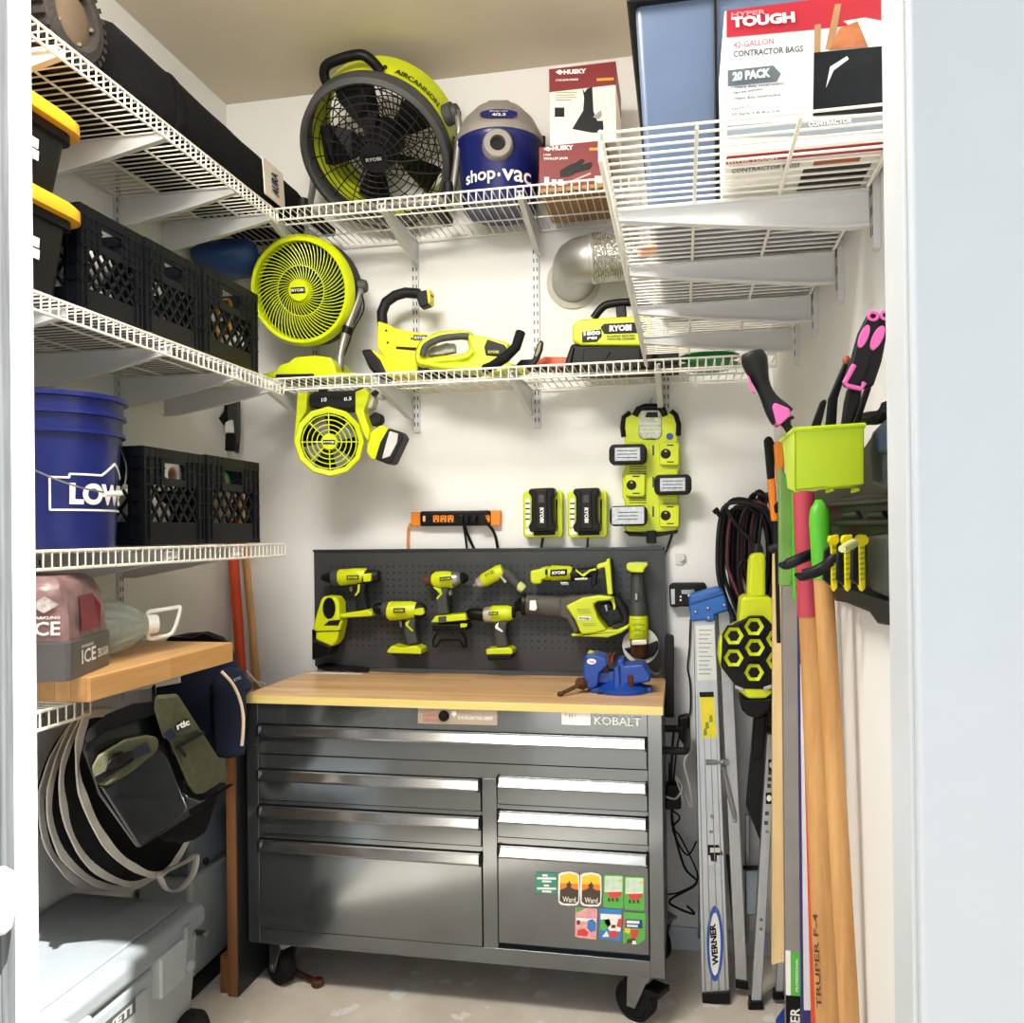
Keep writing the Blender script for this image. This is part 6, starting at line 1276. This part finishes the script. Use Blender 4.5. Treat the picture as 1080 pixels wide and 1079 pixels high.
# ---- coiled hoses on the wall
t = thing('cable_coil', 'thick coil of black cables with a dark red hose hanging in the right back corner', 'cable coil', W(*E5(360, 300), 2.93))
MAR = mat('maroon_hose', '#5a1f2b', .5)
rg = random.Random(3)
hz0 = W(*E5(350, 60), 2.93)
for i in range(15):
    m = MAR if i in (3, 8, 12) else (BLACK if i % 3 else DARK)
    xl_, xr_ = 250 + 11 * i + rg.uniform(-4, 4), 470 + rg.uniform(-30, 20) - (0 if i < 9 else 0); yt = 85 + rg.uniform(-14, 20) - (40 if i > 9 else 0); yb = 520 + rg.uniform(-60, 40)
    if i > 9: xl_ = 345 + (i - 10) * 16; 
    y = 2.90 + .012 * (i % 7)
    pts = [(xl_ + 60, yb, y), (xl_ + 12, yb - 120, y), (xl_, 300, y), (xl_ + 8, 160, y), (xl_ + 35, yt, y), ((xl_ + xr_) / 2 + 15, yt - 6, y - .02), (xr_ - 25, yt + 40, y - .01), (xr_, 200, y), (xr_ + 4, 330, y), (xr_ - 20, yb - 60, y), (xr_ - 70, yb + 10, y)]
    pts = [(min(max(x_, 246), 500), min(y_, 570), z_) for x_, y_, z_ in pts]
    MB().tube(smooth_path([W(*E5(a_, b_), c_) for a_, b_, c_ in pts], 4), .0068, 7).build('hose' if m is MAR else 'cable', m, t)
MB().tube(smooth_path([W(*E5(*p), 2.885) for p in ((280, 95), (320, 160), (370, 215), (380, 230))], 4), .0065, 7).build('cable', DARK, t)
MB().tube(smooth_path([W(*E5(*p), 2.88) for p in ((330, 330), (350, 300), (400, 330), (440, 290))], 3), .007, 7).build('tie', BLACK, t)
MB().lathe(W(*E5(236, 100), 2.89), W(*E5(262, 130), 2.89), [(0, .011), (.4, .011), (.5, .008), (1, .008)], 10).build('connector', BLACK, t)
MB().tube([W(*E5(380, 70), YB - .12), W(*E5(380, 66), YB - .003)], .008, 8).build('wall_peg', BLACK, t)

# ---- lime blower with hexagon front
YH = 2.66
t = thing('honeycomb_blower', 'lime cordless tool with a honeycomb of black hexagons hung before the cables', 'blower', W(*E5(395, 700), YH))
slab(t, 'grip', LIME, E5, [(364, 450), (372, 300), (384, 272), (432, 270), (438, 300), (438, 450)], YH - .02, .06, .012, 4)
turned(t, 'grip_cap', DARK, E5, (405, 276), (405, 236), [(0, 24), (.6, 22), (1, 14)], 3.722, YH + .01)
slab(t, 'body', LIME, E5, [(330, 560), (340, 450), (360, 442), (460, 444), (472, 470), (476, 570)], YH - .04, .12, .012, 3)
slab(t, 'shroud', LIME, E5, [(255, 620), (270, 580), (330, 545), (390, 520), (470, 560), (510, 600), (510, 740), (450, 800), (330, 790), (262, 730), (250, 680)], YH - .035, .07, .012, 3)
slab(t, 'black_frame', BLACK, E5, [(268, 610), (280, 570), (330, 545), (380, 520), (430, 520), (470, 560), (520, 580), (540, 640), (530, 720), (470, 780), (440, 810), (330, 806), (300, 770), (262, 720), (266, 660)], YH - .055, .03, .006)
for x, y in ((392, 562), (312, 598), (395, 644), (312, 685), (392, 742), (478, 610), (478, 695)):
    hx = [(x + 46 * cos(pi * i / 3), y + 44 * sin(pi * i / 3)) for i in range(6)]
    b = MB(); o_ = [W(*E5(*p), YH - .068) for p in hx]; i_ = [W(*E5(x + (p[0] - x) * .86, y + (p[1] - y) * .86), YH - .068) for p in hx]
    bk = V((0, .03, 0)); b.rings([[p + bk for p in o_], o_, i_, [p + bk for p in i_]], cap=False, closed=True); b.build('hexagon_rim', BLACK, t)
    o2 = [W(*E5(x + (p[0] - x) * .86, y + (p[1] - y) * .86), YH - .0665) for p in hx]; i2 = [W(*E5(x + (p[0] - x) * .52, y + (p[1] - y) * .52), YH - .058) for p in hx]
    b = MB(); b.rings([[p + bk for p in o2], o2, i2, [p + bk for p in i2]], cap=False, closed=True); b.build('hexagon_liner', LIME, t)
    p = W(*E5(x, y), YH - .0555); MB().lathe(p + V((0, .02, 0)), p - V((0, .003, 0)), [(0, .017), (1, .015)], 6).build('hexagon_core', BLACK, t)
slab(t, 'base_cap', LIME, E5, [(330, 815), (345, 795), (440, 795), (468, 820), (440, 845), (370, 846)], YH - .05, .09, .008, 3)
for xs in ((316, 790, 352, 812), (428, 800, 466, 796)): slab(t, 'silver_inset', SILV, E5, [(xs[0], xs[1] + 14), (xs[0], xs[1]), (xs[2], xs[3] - 8), (xs[2], xs[3] + 8)], YH - .058, .01, .002)
slab(t, 'battery', BLACK, E5, [(332, 836), (362, 846), (446, 844), (466, 836), (450, 890), (410, 925), (368, 915), (345, 890)], YH - .045, .085, .008)
slab(t, 'wall_clip', BLACK, E5, [(446, 950), (450, 890), (482, 890), (482, 950)], YH, .03, .003); MB().ball(W(*E5(468, 925), YH - .001), .006, 8).build('screw', SILV, t)
tag(slab(None, 'extension_tube', BLACK, E5, [(380, 1085), (392, 920), (445, 905), (430, 1085)], YH + .03, .05, .008), 'black blower tube standing below the honeycomb tool', 'tube')

# ---- cords below the side of the chest
CT = lambda x, y: (680 + x / 3.382, 760 + y / 3.382)
cord('long black cord looping down between the tool chest and the ladder', [(105, 20, 2.90), (95, 180, 2.92), (100, 360, 2.93), (140, 520, 2.95), (185, 580, 2.95), (90, 640, 2.95), (120, 670, 2.95), (178, 690, 2.95), (150, 660, 2.95)], .004, f=CT)
cord('thin black cord hanging beside the ladder down to the floor', [(150, 5, 2.94), (118, 80, 2.93), (95, 350, 2.93), (130, 420, 2.95), (190, 560, 2.97), (130, 610, 2.97), (80, 620, 2.97)], .003, f=CT)
cord('white charging cord draped over the chest side handle', [(110, 120, 2.84), (135, 90, 2.82), (165, 95, 2.82), (140, 150, 2.82), (160, 240, 2.83), (165, 310, 2.85), (140, 260, 2.87)], .003, None, WHITE, CT)
cord('white charger lead looping low beside the chest drawers', [(78, 272, 2.86), (110, 278, 2.84), (132, 240, 2.84), (110, 200, 2.85), (140, 290, 2.86)], .003, None, WHITE, CT)
cord('black cord with a flat plug hanging near the ladder rail', [(88, 150, 2.90), (90, 300, 2.91), (125, 345, 2.90), (100, 390, 2.93), (150, 480, 2.95), (185, 430, 2.95)], .003, f=CT)
t = thing('power_adapter', 'black power adapter hanging beside the tool chest', 'adapter', W(*CT(105, 290), 2.90)); slab(t, 'case', BLACK, CT, [(74, 320), (76, 230), (128, 226), (130, 318)], 2.89, .05, .006)
t = thing('hanging_plug', 'bulky black plug dangling at worktop height beside the ladder', 'plug', W(*CT(150, 80), 2.9)); slab(t, 'case', BLACK, CT, [(120, 60), (118, -10), (160, -20), (166, 80), (146, 100)], 2.90, .05, .008)
tag(MB().tube(smooth_path([W(*J(*p), YB - .01) for p in ((206, 340), (200, 500), (190, 620), (204, 700), (205, 860), (185, 915))], 4), .003, 6).build('cord', BLACK), 'thin black cord running down the wall behind the ladder', 'cord', 'black cords on the back wall')

# ---- boards and strips leaning in the right corner
def leaning(name, label, cat, tl, tr, bl, br, Yt, Yb_, d, m, floor=True, parts=None):
    a = [W(*tl, Yt), W(*tr, Yt), W(*br, Yb_), W(*bl, Yb_)]
    if floor:
        for i, j in ((2, 1), (3, 0)):
            dd = a[i] - a[j]; a[i] = a[j] + dd * (a[j].z / -dd.z)
    t = thing(name, label, cat, V(((a[2].x + a[3].x) / 2, a[2].y + d / 2, min(a[2].z, a[3].z)))); n_ = (a[1] - a[0]).cross(a[3] - a[0]).normalized()
    if n_.y < 0: n_ = -n_
    MB().prism(a, n_ * d).build('board', m, t, bevel=.002); t['_n'] = 0; return t, a, n_
t, a, n_ = leaning('pale_board', 'pale yellow wooden plank leaning in the right corner', 'board', (815, 583), (823, 583), (814, 1018), (829, 1014), 2.56, 2.50, .02, PALEW, False)
t, a, n_ = leaning('spirit_level', 'long grey box level standing in the right corner with green end', 'level', (824, 500), (846, 500), (829, 1079), (846, 1079), 2.30, 2.24, .03, GREYB)
def onb(a, fx, fz): return a[0] * (1 - fx) * (1 - fz) + a[1] * fx * (1 - fz) + a[2] * fx * fz + a[3] * (1 - fx) * fz
def fz_at(a, py):
    lo, hi = 0, 1
    for _ in range(30):
        m_ = (lo + hi) / 2; p = onb(a, .5, m_); v = CAM_ROT.transposed() @ (p - CAM_LOC); y = 558 - 900 * v.y / -v.z
        if y < py: lo = m_
        else: hi = m_
    return lo
def bdecal(a, n_, fx0, fx1, py0, py1, m, nm, d=.0015):
    z0_, z1_ = fz_at(a, py0), fz_at(a, py1); q = [onb(a, fx0, z0_), onb(a, fx1, z0_), onb(a, fx1, z1_), onb(a, fx0, z1_)]; return MB().prism([p - n_ * d for p in q], n_ * d).build(nm, m, t, smooth=0)
bdecal(a, n_, .12, .95, 1004, 1050, LGRN, 'green_label'); bdecal(a, n_, .0, .30, 1003, 1056, WHITE, 'white_label', .002); bdecal(a, n_, .0, 1, 1050, 1100, BLACK, 'black_end_cap', .0025)
z0_, z1_ = fz_at(a, 1062), fz_at(a, 1100); p = onb(a, .85, z1_) - n_ * .0035; text('LEVER', p, onb(a, .85, z0_) - onb(a, .85, z1_), onb(a, .25, z1_) - onb(a, .85, z1_), WHITE, t)
p = onb(a, .75, fz_at(a, 1045)) - n_ * .003; text('PROFESSIONAL', p, onb(a, .75, fz_at(a, 1010)) - onb(a, .75, fz_at(a, 1045)), onb(a, .6, fz_at(a, 1045)) - onb(a, .75, fz_at(a, 1045)), WHITE, t)
bdecal(a, n_, .1, .9, 500, 560, GREEN, 'green_tip', .002)
t, a, n_ = leaning('red_strip', 'thin red edged strip leaning between level and wooden handles', 'strip', (845, 640), (849, 640), (856, 1079), (861, 1079), 2.0, 1.96, .012, ORED)
t, a, n_ = leaning('blue_strip', 'thin dark blue strip leaning beside the grey level', 'strip', (841, 620), (846, 620), (845, 1079), (857, 1079), 2.10, 2.06, .012, mat('dark_blue_strip', '#2c2b6b', .5))
t, a, n_ = leaning('white_panel', 'narrow white panel with rounded corner between level and red strip', 'panel', (844, 700), (850, 700), (848, 1066), (857, 1066), 2.06, 2.02, .006, mat('lilac_white_panel', '#d3d1d8', .4), False)
t = thing('dustpan', 'bright blue plastic corner at the floor before the grey level', 'dustpan', WZ(825, 1079, 0)); MB().prism([WZ(*p, .004) for p in ((818, 1082), (829, 1066), (834, 1079), (832, 1092))], V((0, 0, .02))).build('pan', CBLUE, t, bevel=.002)

# ---- post hole digger handles
def handle(label, tl, tr, bl, br, Yt, Yb_, sleeve_m, py_s0, py_s1, tip):
    t = thing('wooden_handle', label, 'tool handle', (0, 0, 0)); a0, a1, b0, b1 = W(*tl, Yt), W(*tr, Yt), W(*bl, Yb_), W(*br, Yb_)
    c0, c1 = (a0 + a1) / 2, (b0 + b1) / 2; r0, r1 = (a1 - a0).length / 2, (b1 - b0).length / 2
    k = c0.z / (c0.z - c1.z); cE = c0 + (c1 - c0) * k; rE = r0 + (r1 - r0) * k
    def at(f): return c0 + (cE - c0) * f, r0 + (rE - r0) * f
    def fpy(py): return (py - (tl[1] + tr[1]) / 2) / ((bl[1] + br[1]) / 2 - (tl[1] + tr[1]) / 2) / k
    t.location = (cE.x, cE.y, 0); ORG[t.name] = V((cE.x, cE.y, 0))
    fs = fpy(py_s1); P = [at(max(0, fs) + (1 - fs) * i / 12) for i in range(13)]
    MB().tube([p for p, r in P], [r for p, r in P], 20, r2=.7).build('shaft', HANDW, t, smooth=60)
    f0 = fpy(py_s0); P = [at(f0 + (fs - f0) * i / 8) for i in range(9)]; rr = [r * 1.10 for p, r in P]
    if tip: rr[0] *= .3; rr[1] *= .85
    MB().tube([p for p, r in P], rr, 20, r2=.75).build('grip_sleeve', sleeve_m, t, smooth=70); return t, at, fpy
h1, at1, f1 = handle('thick wooden handle with a dark red rubber sleeve, stencilled lettering down it', (837, 520), (858, 520), (860, 1079), (886, 1079), 1.80, 1.72, REDR, 519, 656, False)
p, r = at1(f1(1060)); q, r2 = at1(f1(965)); sd_ = V((1, 0, 0)); fwd = V((0, -1, 0))
text('TRUPER F-4', p + fwd * (r * .74) - sd_ * .012, q - p, sd_ * -.009, mat('burnt_stencil', '#5a3a1e', .7), h1)
h2, at2, f2_ = handle('thick wooden handle with a bright green pointed rubber sleeve', (853, 528), (874, 528), (885, 1079), (907, 1079), 1.66, 1.60, GREEN, 527, 614, True)
t = thing('tool_sleeve', 'translucent green plastic sleeve standing behind the red sleeved handle', 'sleeve', W(832, 560, 2.2)); slab(t, 'sleeve', mat('translucent_green_plastic', '#6f9b4a', .35, var=.15), D4, [(238, 545), (246, 530), (280, 600), (282, 870), (276, 900), (240, 900)], 2.0, .03, .006)
slab(t, 'edge', GREEN, D4, [(276, 600), (284, 600), (292, 940), (282, 950)], 1.99, .02, .003)
# orange clamps
for i, (lb, dx, dy, m1) in enumerate((('orange bar clamp handle with black tip standing behind the lime bin', 0, 0, BLACK), ('orange clamp body just behind the lime bin\'s left edge', 30, 14, ORNG))):
    t = thing('bar_clamp', lb, 'clamp', W(*D4(215 + dx, 660), 2.35)); Yc = 2.36 - .04 * i
    slab(t, 'body', ORNG, D4, [(204 + dx, 570 + dy), (226 + dx, 565 + dy), (236 + dx, 700), (216 + dx, 700)], Yc, .03, .005)
    slab(t, 'grip', m1, D4, [(193 + dx, 450 + dy), (200 + dx, 436 + dy), (216 + dx, 438 + dy), (224 + dx, 456 + dy), (226 + dx, 570 + dy), (204 + dx, 574 + dy)], Yc, .03, .008)
    slab(t, 'trigger', BLACK, D4, [(222 + dx, 650), (236 + dx, 636), (240 + dx, 672), (226 + dx, 676)], Yc - .004, .03, .004); slab(t, 'bar', DARK, D4, [(224 + dx, 700), (236 + dx, 700), (244 + dx, 1075), (232 + dx, 1075)], Yc + .01, .012, .001)

# ---- rail storage on the right wall
t = thing('wall_rail_board', 'black moulded rail panel fixed to the right wall behind the lime bin', 'rail panel', (XR - .03, 1.6, 1.36)); xr0 = XR - .0
def rp(px, py, X=.27): return WX(px, py, X)
def rpan(nm, m, pts, X, d, f=D4, bev=.005, parent=None, seg=2): return MB().prism([WX(*f(*p), X) for p in pts], V((d, 0, 0))).build(nm, m, parent or t, bevel=bev, seg=seg)
rpan('back_plate', BLACK, [(330, 610), (420, 590), (520, 440), (600, 330), (640, 330), (640, 1010), (575, 1020), (540, 1015), (515, 980), (440, 950), (400, 930), (395, 880), (380, 720)], XR - .012, .012, bev=.003)
rpan('rail', DARK, [(330, 700), (345, 640), (570, 610), (640, 610), (640, 712), (570, 712), (400, 712)], XR - .030, .02); rpan('rail_lip', BLACK, [(370, 714), (372, 700), (640, 690), (640, 712)], XR - .040, .03); rpan('rail_lip', BLACK, [(340, 660), (342, 648), (640, 622), (640, 640)], XR - .040, .03)
rpan('upper_case', mat('slate_plastic', '#33393f', .45), [(520, 590), (505, 480), (520, 420), (560, 380), (640, 340), (640, 600), (560, 604)], XR - .045, .035, bev=.01); rpan('upper_case_window', mat('blue_slate', '#303f52', .4), [(530, 490), (530, 420), (570, 390), (640, 370), (640, 490)], XR - .050, .02)
rpan('lower_tray', DARK, [(400, 900), (396, 890), (520, 930), (575, 950), (640, 960), (640, 1020), (575, 1020), (545, 1010), (520, 975), (440, 950), (410, 945)], XR - .045, .04, bev=.008)
rpan('lower_case', mat('slate_plastic', '#33393f'), [(500, 740), (640, 720), (640, 950), (575, 945), (515, 920)], XR - .042, .03, bev=.012)
for k in range(2): rpan('hook_tab', BLACK, [(420 + 80 * k, 690), (432 + 80 * k, 672), (470 + 80 * k, 668), (480 + 80 * k, 690)], XR - .038, .02)
# black hooks that carry the handles
for i, (lb, pts, Xh) in enumerate((('black wall hook under the lime bin, farthest from the doorway', [(330, 770, .29), (262, 770, .20), (212, 788, .13)], 0), ('black wall hook around the red sleeve', [(370, 790, .285), (320, 808, .19), (262, 832, .14), (250, 824, .135)], 0), ('black wall hook around the green sleeve, nearest the doorway', [(440, 770, .275), (420, 800, .24), (370, 845, .17), (312, 866, .125), (304, 858, .12)], 0))):
    Yh_ = (2.1, 1.70, 1.56)[i]; P = [W(*D4(x, y), Yh_) for x, y, _ in pts]; P[0] = V((XR - .005, P[0].y + .10, P[0].z + .01))
    tag(MB().tube(smooth_path(P, 4), .0105, 10).build('wall_hook', DARK), lb, 'hook', 'black wall hooks')
# yellow clamps lined up below the rail
for i, (x, y, s_) in enumerate(((408, 740, .9), (450, 740, 1), (495, 740, 1.05))):
    Yq = WX(*D4(x, y + 90), XR - .055).y
    t = thing('spring_clamp', ('yellow and black clamp under the rail, closest to the wooden handles', 'middle yellow and black clamp of three under the black rail', 'yellow and black clamp under the rail, closest to the doorway')[i], 'clamp', W(*D4(x, y + 90), Yq), 'yellow clamps on the rail')
    slab(t, 'body', LIME2, D4, [(x - 9, y + 160), (x - 11, y + 20), (x - 16, y + 5), (x + 14, y), (x + 16, y + 16), (x + 9, y + 28), (x + 11, y + 165), (x, y + 178)], Yq, .02, .002)
    slab(t, 'black_insert', BLACK, D4, [(x - 32, y + 140), (x - 28, y + 50), (x - 14, y + 34), (x - 9, y + 160)], Yq + .004, .02, .002)
    for k in range(7): slab(t, 'tooth', mat('olive_lime', '#9aa01a', .5), D4, [(x - 7, y + 46 + 16 * k), (x - 7, y + 40 + 16 * k), (x + 7, y + 38 + 16 * k), (x + 7, y + 44 + 16 * k)], Yq - .002, .004, 0)
    p = W(*D4(x - 2, y + 18), Yq); MB().lathe(p + V((0, .01, 0)), p - V((0, .008, 0)), [(0, .009), (1, .008)], 12).build('knob', LIME2, t)
tag(MB().lathe(WX(*D4(432, 785), .20), WX(*D4(468, 768), .22), [(0, .005), (.5, .006), (1, .006)], 10).build('hook_tip', mat('pale_lime_cap', '#c9cf8a')), 'pale lime rubber tip at the end of the nearest black hook', 'hook tip')

# ---- lime bin with garden tools
t = BIN = thing('storage_bin', 'bright lime plastic bin hung on the rail of the right wall', 'bin', (.20, 1.24, 1.50)); LB = mat('bright_lime_bin', '#b4cc0c', .35, var=.02)
Yb0 = 1.22
F_ = [W(*D4(*p), Yb0) for p in ((310, 605), (316, 436), (500, 405), (496, 580))]      # front face
F_ = [W(*D4(*p), Yb0) for p in ((284, 608), (284, 418), (500, 404), (500, 585))]
bl_, tl_, tr_, br_ = F_
back = V((0, .12, 0)); sidev = W(*D4(247, 452), Yb0 + .12) ; sideb = W(*D4(264, 600), Yb0 + .11)
b = MB(); tk = .004
def wallq(p, n_, m=0): b.prism(p, n_ * tk)
b.prism([bl_, br_, tr_, tl_], V((0, tk, 0))); b.prism([bl_, tl_, sidev, sideb], V((tk, 0, 0)))
trb = V((tr_.x + .01, Yb0 + .12, tr_.z)); brb = V((br_.x + .008, Yb0 + .11, br_.z))
b.prism([br_, brb, trb, tr_], V((-tk, 0, 0))); b.prism([sideb, sidev, trb, brb], V((0, -tk, 0))); b.prism([bl_, br_, brb, sideb], V((0, 0, tk)))
b.build('bin_body', LB, t, bevel=.0015)
b = MB(); b.tube([sidev, tl_, tr_, trb], .0035, 8); b.build('rim', LB, t)
for x in (300, 400, 480): slab(t, 'bottom_foot', LB, D4, [(x - 10, 612), (x - 8, 596), (x + 8, 596), (x + 10, 606)], Yb0 + .01, .03, .003)
# pruning saw, left
t = thing('pruning_saw', 'black and pink saw handle leaning out of the lime bin to one side', 'saw', W(*D4(280, 420), Yb0 + .06)); Yg = Yb0 + .06
P = [W(*D4(*p), Yg) for p in ((155, 180), (165, 215), (185, 275), (215, 335), (250, 380))]
MB().tube(smooth_path(P, 4), [.0145 + .004 * sin(i * .5) for i in range(len(smooth_path(P, 4)))], 16).build('grip', DARK, t, smooth=70)
slab(t, 'pink_end', PINK, D4, [(172, 182), (180, 180), (188, 202), (182, 206)], Yg - .014, .02, .003); slab(t, 'pink_strip', PINK, D4, [(144, 250), (150, 262), (166, 302), (160, 300)], Yg - .016, .02, .002)
slab(t, 'pink_collar', PINK, D4, [(218, 345), (226, 334), (270, 352), (276, 372), (240, 404), (232, 400)], Yg - .020, .04, .006)
MB().lathe(W(*D4(254, 388), Yg), W(*D4(262, 404), Yg), [(0, .014), (.5, .014), (.6, .007), (1, .007)], 12).build('ferrule', BLACK, t); MB().tube([W(*D4(262, 404), Yg), W(*D4(300, 470), Yg)], .006, 8).build('blade', DARK, t)
# loppers
t = thing('hedge_shears', 'black and pink long handled shears standing in the lime bin', 'shears', W(*D4(470, 400), Yb0 + .07)); Yg = Yb0 + .022
for dx, nm in ((0, 0), (36, 1)):
    slab(t, 'handle', DARK, K7, [(430 + dx * 2.6, 460), (470 + dx * 2.2, 340), (520 + dx * 1.9, 160), (570 + dx * 1.85, 60), (600 + dx * 1.85, 38), (640 + dx * 1.5, 50), (630 + dx * 1.6, 130), (580 + dx * 1.9, 330), (530 + dx * 2, 470), (470 + dx * 2.2, 480)], Yg + .012 * nm, .02, .006, 3)
b = MB()
for cx_, cy_, a_, b2, rot_ in ((547, 186, 26, 70, .35), (624, 194, 32, 76, .42)):
    pts = [(cx_ + a_ * cos(q) * cos(rot_) + b2 * sin(q) * sin(rot_), cy_ - a_ * cos(q) * sin(rot_) * -1 * .6 - b2 * sin(q) * cos(rot_)) for q in [2 * pi * i / 24 for i in range(24)]]
    slab(t, 'pink_pad', PINK, K7, pts, Yg - .003, .02, .001)
for cx_, cy_ in ((598, 72), (668, 66)):
    pts = [W(*K7(cx_ + 26 * cos(q), cy_ + 22 * sin(q)), Yg - .002) for q in [2 * pi * i / 20 for i in range(20)]]; MB().tube(pts, .0022, 6, closed=True).build('pink_ring', PINK, t)
MB().tube([W(*K7(*p), Yg - .004) for p in ((490, 350), (465, 400), (436, 450), (450, 468), (530, 486), (548, 450))], .0035, 6).build('pink_trim', PINK, t)
slab(t, 'lower_grip', BLACK, K7, [(440, 560), (460, 470), (540, 478), (530, 560), (470, 720), (420, 720)], Yg + .006, .02, .005)
for i, (lb, pts) in enumerate((('wide flat black file in the lime bin, directly left of the shears', [(330, 700), (345, 540), (430, 340), (455, 320), (462, 345), (400, 540), (390, 700)]), ('short black flat file at the left of the lime bin', [(245, 705), (300, 555), (320, 542), (338, 552), (330, 580), (300, 705)]), ('black flat tool at the right of the shears', [(480, 690), (560, 460), (585, 446), (594, 470), (520, 690)]))):
    tag(slab(None, 'flat_file', BLACK, K7, pts, Yb0 + .075 + .014 * (i % 2), .012, .004), lb, 'file', 'black files in the lime bin')
tag(MB().ball(W(*K7(448, 330), Yb0 + .08), (.006, .006, .009), 10).build('orange_tip', mat('rust_orange_plastic', '#9c4a22', .5)), 'tiny rust orange tip showing on top of the wide black file', 'tip')
tag(MB().tube(smooth_path([WX(*K7(*p), .27) for p in ((490, 680), (560, 655), (620, 650), (660, 630), (680, 590))], 4), .010, 8).build('black_strap', BLK2), 'black strap behind the lime bin on the right wall', 'strap')

# ================================================================ RIGHT SHELF GOODS
zs = 2.012
t = thing('contractor_bag_box', 'white and red carton of contractor trash bags on the right wall shelf', 'box', (.14, 1.24, zs))
C3 = crop(560, 0, 2.7); Yx = 1.29
pa, pb = W(*C3(556, 390), Yx), W(*C3(1010, 372), Yx); zt_ = W(*C3(556, 30), Yx).z
HB = (pa.x, pb.x + .03, Yx, 1.49, zs, zt_)
MB().box((HB[0], Yx, zs), (min(HB[1], XR - .004), HB[3], zt_)).build('carton', WHITE, t, bevel=.002)
def xf(p): return C3(*p)
def bx(nm, m, pts, d=.0012): return slab(t, nm, m, C3, pts, Yx - d, .0008, 0)
bx('red_band', mat('bright_red_print', '#ad1429', .45), [(557, 106), (557, 30), (1010, -28), (1010, 60), (800, 84)])
bx('grey_panel', mat('slate_print', '#5d6770', .5), [(560, 245), (560, 200), (690, 186), (712, 210), (700, 232)], .0015)
def bt(s, o, r, u, m, bold=.03): tpx(s, C3(*o), C3(*r), C3(*u), Yx - .0025, m, t, bold=bold)
bt('HYPER', (570, 50), (668, 40), (570, 37), mat('pale_red_print', '#e78a92', .5)); bt('TOUGH', (572, 80), (752, 64), (570, 50), WHITE, .05)
bt('42-GALLON', (576, 138), (692, 126), (576, 121), mat('rose_red_print', '#dc6470', .5)); bt('CONTRACTOR BAGS', (576, 164), (775, 148), (576, 146), mat('slate_text', '#3e4a55', .5)); bt('20 PACK', (574, 232), (682, 220), (574, 206), WHITE, .05)
for y, l in ((256, 150), (272, 90), (288, 140)): bt('• Heavy duty construction', (570, y), (570 + l, y - 12), (570, y - 10), MATS['slate_text'])
for y, l in ((318, 50), (332, 140), (346, 140)): bt('20 bags 2 ft 8 x 3 ft', (570, y), (570 + l, y - 10), (570, y - 9), MATS['slate_text'])
bx('bag_picture', mat('black_bag_print', '#14181d', .35, var=.3, scale=30), [(803, 330), (806, 150), (1010, 130), (1010, 318)], .0018); bx('pole_picture', CARD, [(838, 140), (866, 12), (884, 10), (862, 138)], .0016); bx('pole_picture', CARD, [(806, 150), (808, 70), (826, 68), (824, 148)], .0016); bx('debris_picture', mat('rust_print', '#a8643a', .5, var=.3, scale=50), [(850, 142), (880, 80), (930, 60), (960, 132)], .0017); bx('debris_picture', CREAM, [(890, 60), (950, 50), (1004, 60), (1006, 132), (960, 134), (930, 90)], .00155)
bx('shine_streak', WHITE, [(840, 250), (852, 190), (900, 160), (905, 168), (862, 200)], .0021)
bx('grey_strip', mat('grey_blue_print', '#8b96a0', .5), [(558, 392), (558, 358), (1010, 322), (1010, 376)], .0017); bt('CONTRACTOR', (790, 362), (914, 350), (790, 348), WHITE)
# printed underside, seen through the wires
xa, xb = HB[0], min(HB[1], XR - .004)
def ub(nm, m, x0, x1, y0, y1, d): return MB().box((x0, y0, zs - d), (x1, y1, zs - d + .0006)).build(nm, m, t)
ub('underside_red_strip', MATS['bright_red_print'], xa, xb, Yx + .004, Yx + .03, .0008); ub('underside_picture', MATS['black_bag_print'], xa + (xb - xa) * .5, xb - .02, Yx + .07, Yx + .16, .0008); ub('underside_picture', MATS['rust_print'], xa + (xb - xa) * .55, xb - .04, Yx + .045, Yx + .07, .0008)
text('HYPER TOUGH', V((xa + .004, Yx + .026, zs - .0012)), V((.07, 0, 0)), V((0, -.014, 0)), WHITE, t); text('CONTRACTOR BAGS', V((xa + .01, Yx + .06, zs - .0012)), V((.10, 0, 0)), V((0, -.014, 0)), MATS['slate_text'], t)
# tall black tote behind / left
t = thing('black_bin', 'tall black plastic bin with painted blue sky sheen and vertical ribs beside the contractor bag box', 'bin', (0, 1.5, zs)); SB = mat('black_plastic_painted_sheen', '#52617a', .3, var=.04)  # blue-grey base colour carries the sky sheen of black plastic
Yt = 1.53; l_ = W(*C3(320, 500), Yt); r_ = V((XR - .006, Yt, 0)); zt2 = 2.42
b = MB(); d_ = .025
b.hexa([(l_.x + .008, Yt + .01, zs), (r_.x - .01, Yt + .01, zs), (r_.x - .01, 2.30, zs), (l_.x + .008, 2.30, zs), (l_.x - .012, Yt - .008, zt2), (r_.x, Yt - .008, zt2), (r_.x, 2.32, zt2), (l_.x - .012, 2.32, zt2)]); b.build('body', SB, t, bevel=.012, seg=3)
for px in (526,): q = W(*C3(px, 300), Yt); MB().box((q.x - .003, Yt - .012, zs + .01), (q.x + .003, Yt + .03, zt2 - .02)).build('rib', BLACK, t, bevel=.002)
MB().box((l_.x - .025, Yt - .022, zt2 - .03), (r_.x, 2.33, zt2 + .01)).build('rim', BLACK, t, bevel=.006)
t = thing('yellow_note', 'small orange yellow tag on the underside of the black bin', 'tag', (-.03, 1.75, zs)); 
MB().prism([WZ(*p, zs - .002) for p in ((673, 262), (692, 257), (693, 268), (674, 271))], V((0, 0, .0015))).build('note', ORNG, t, smooth=0)
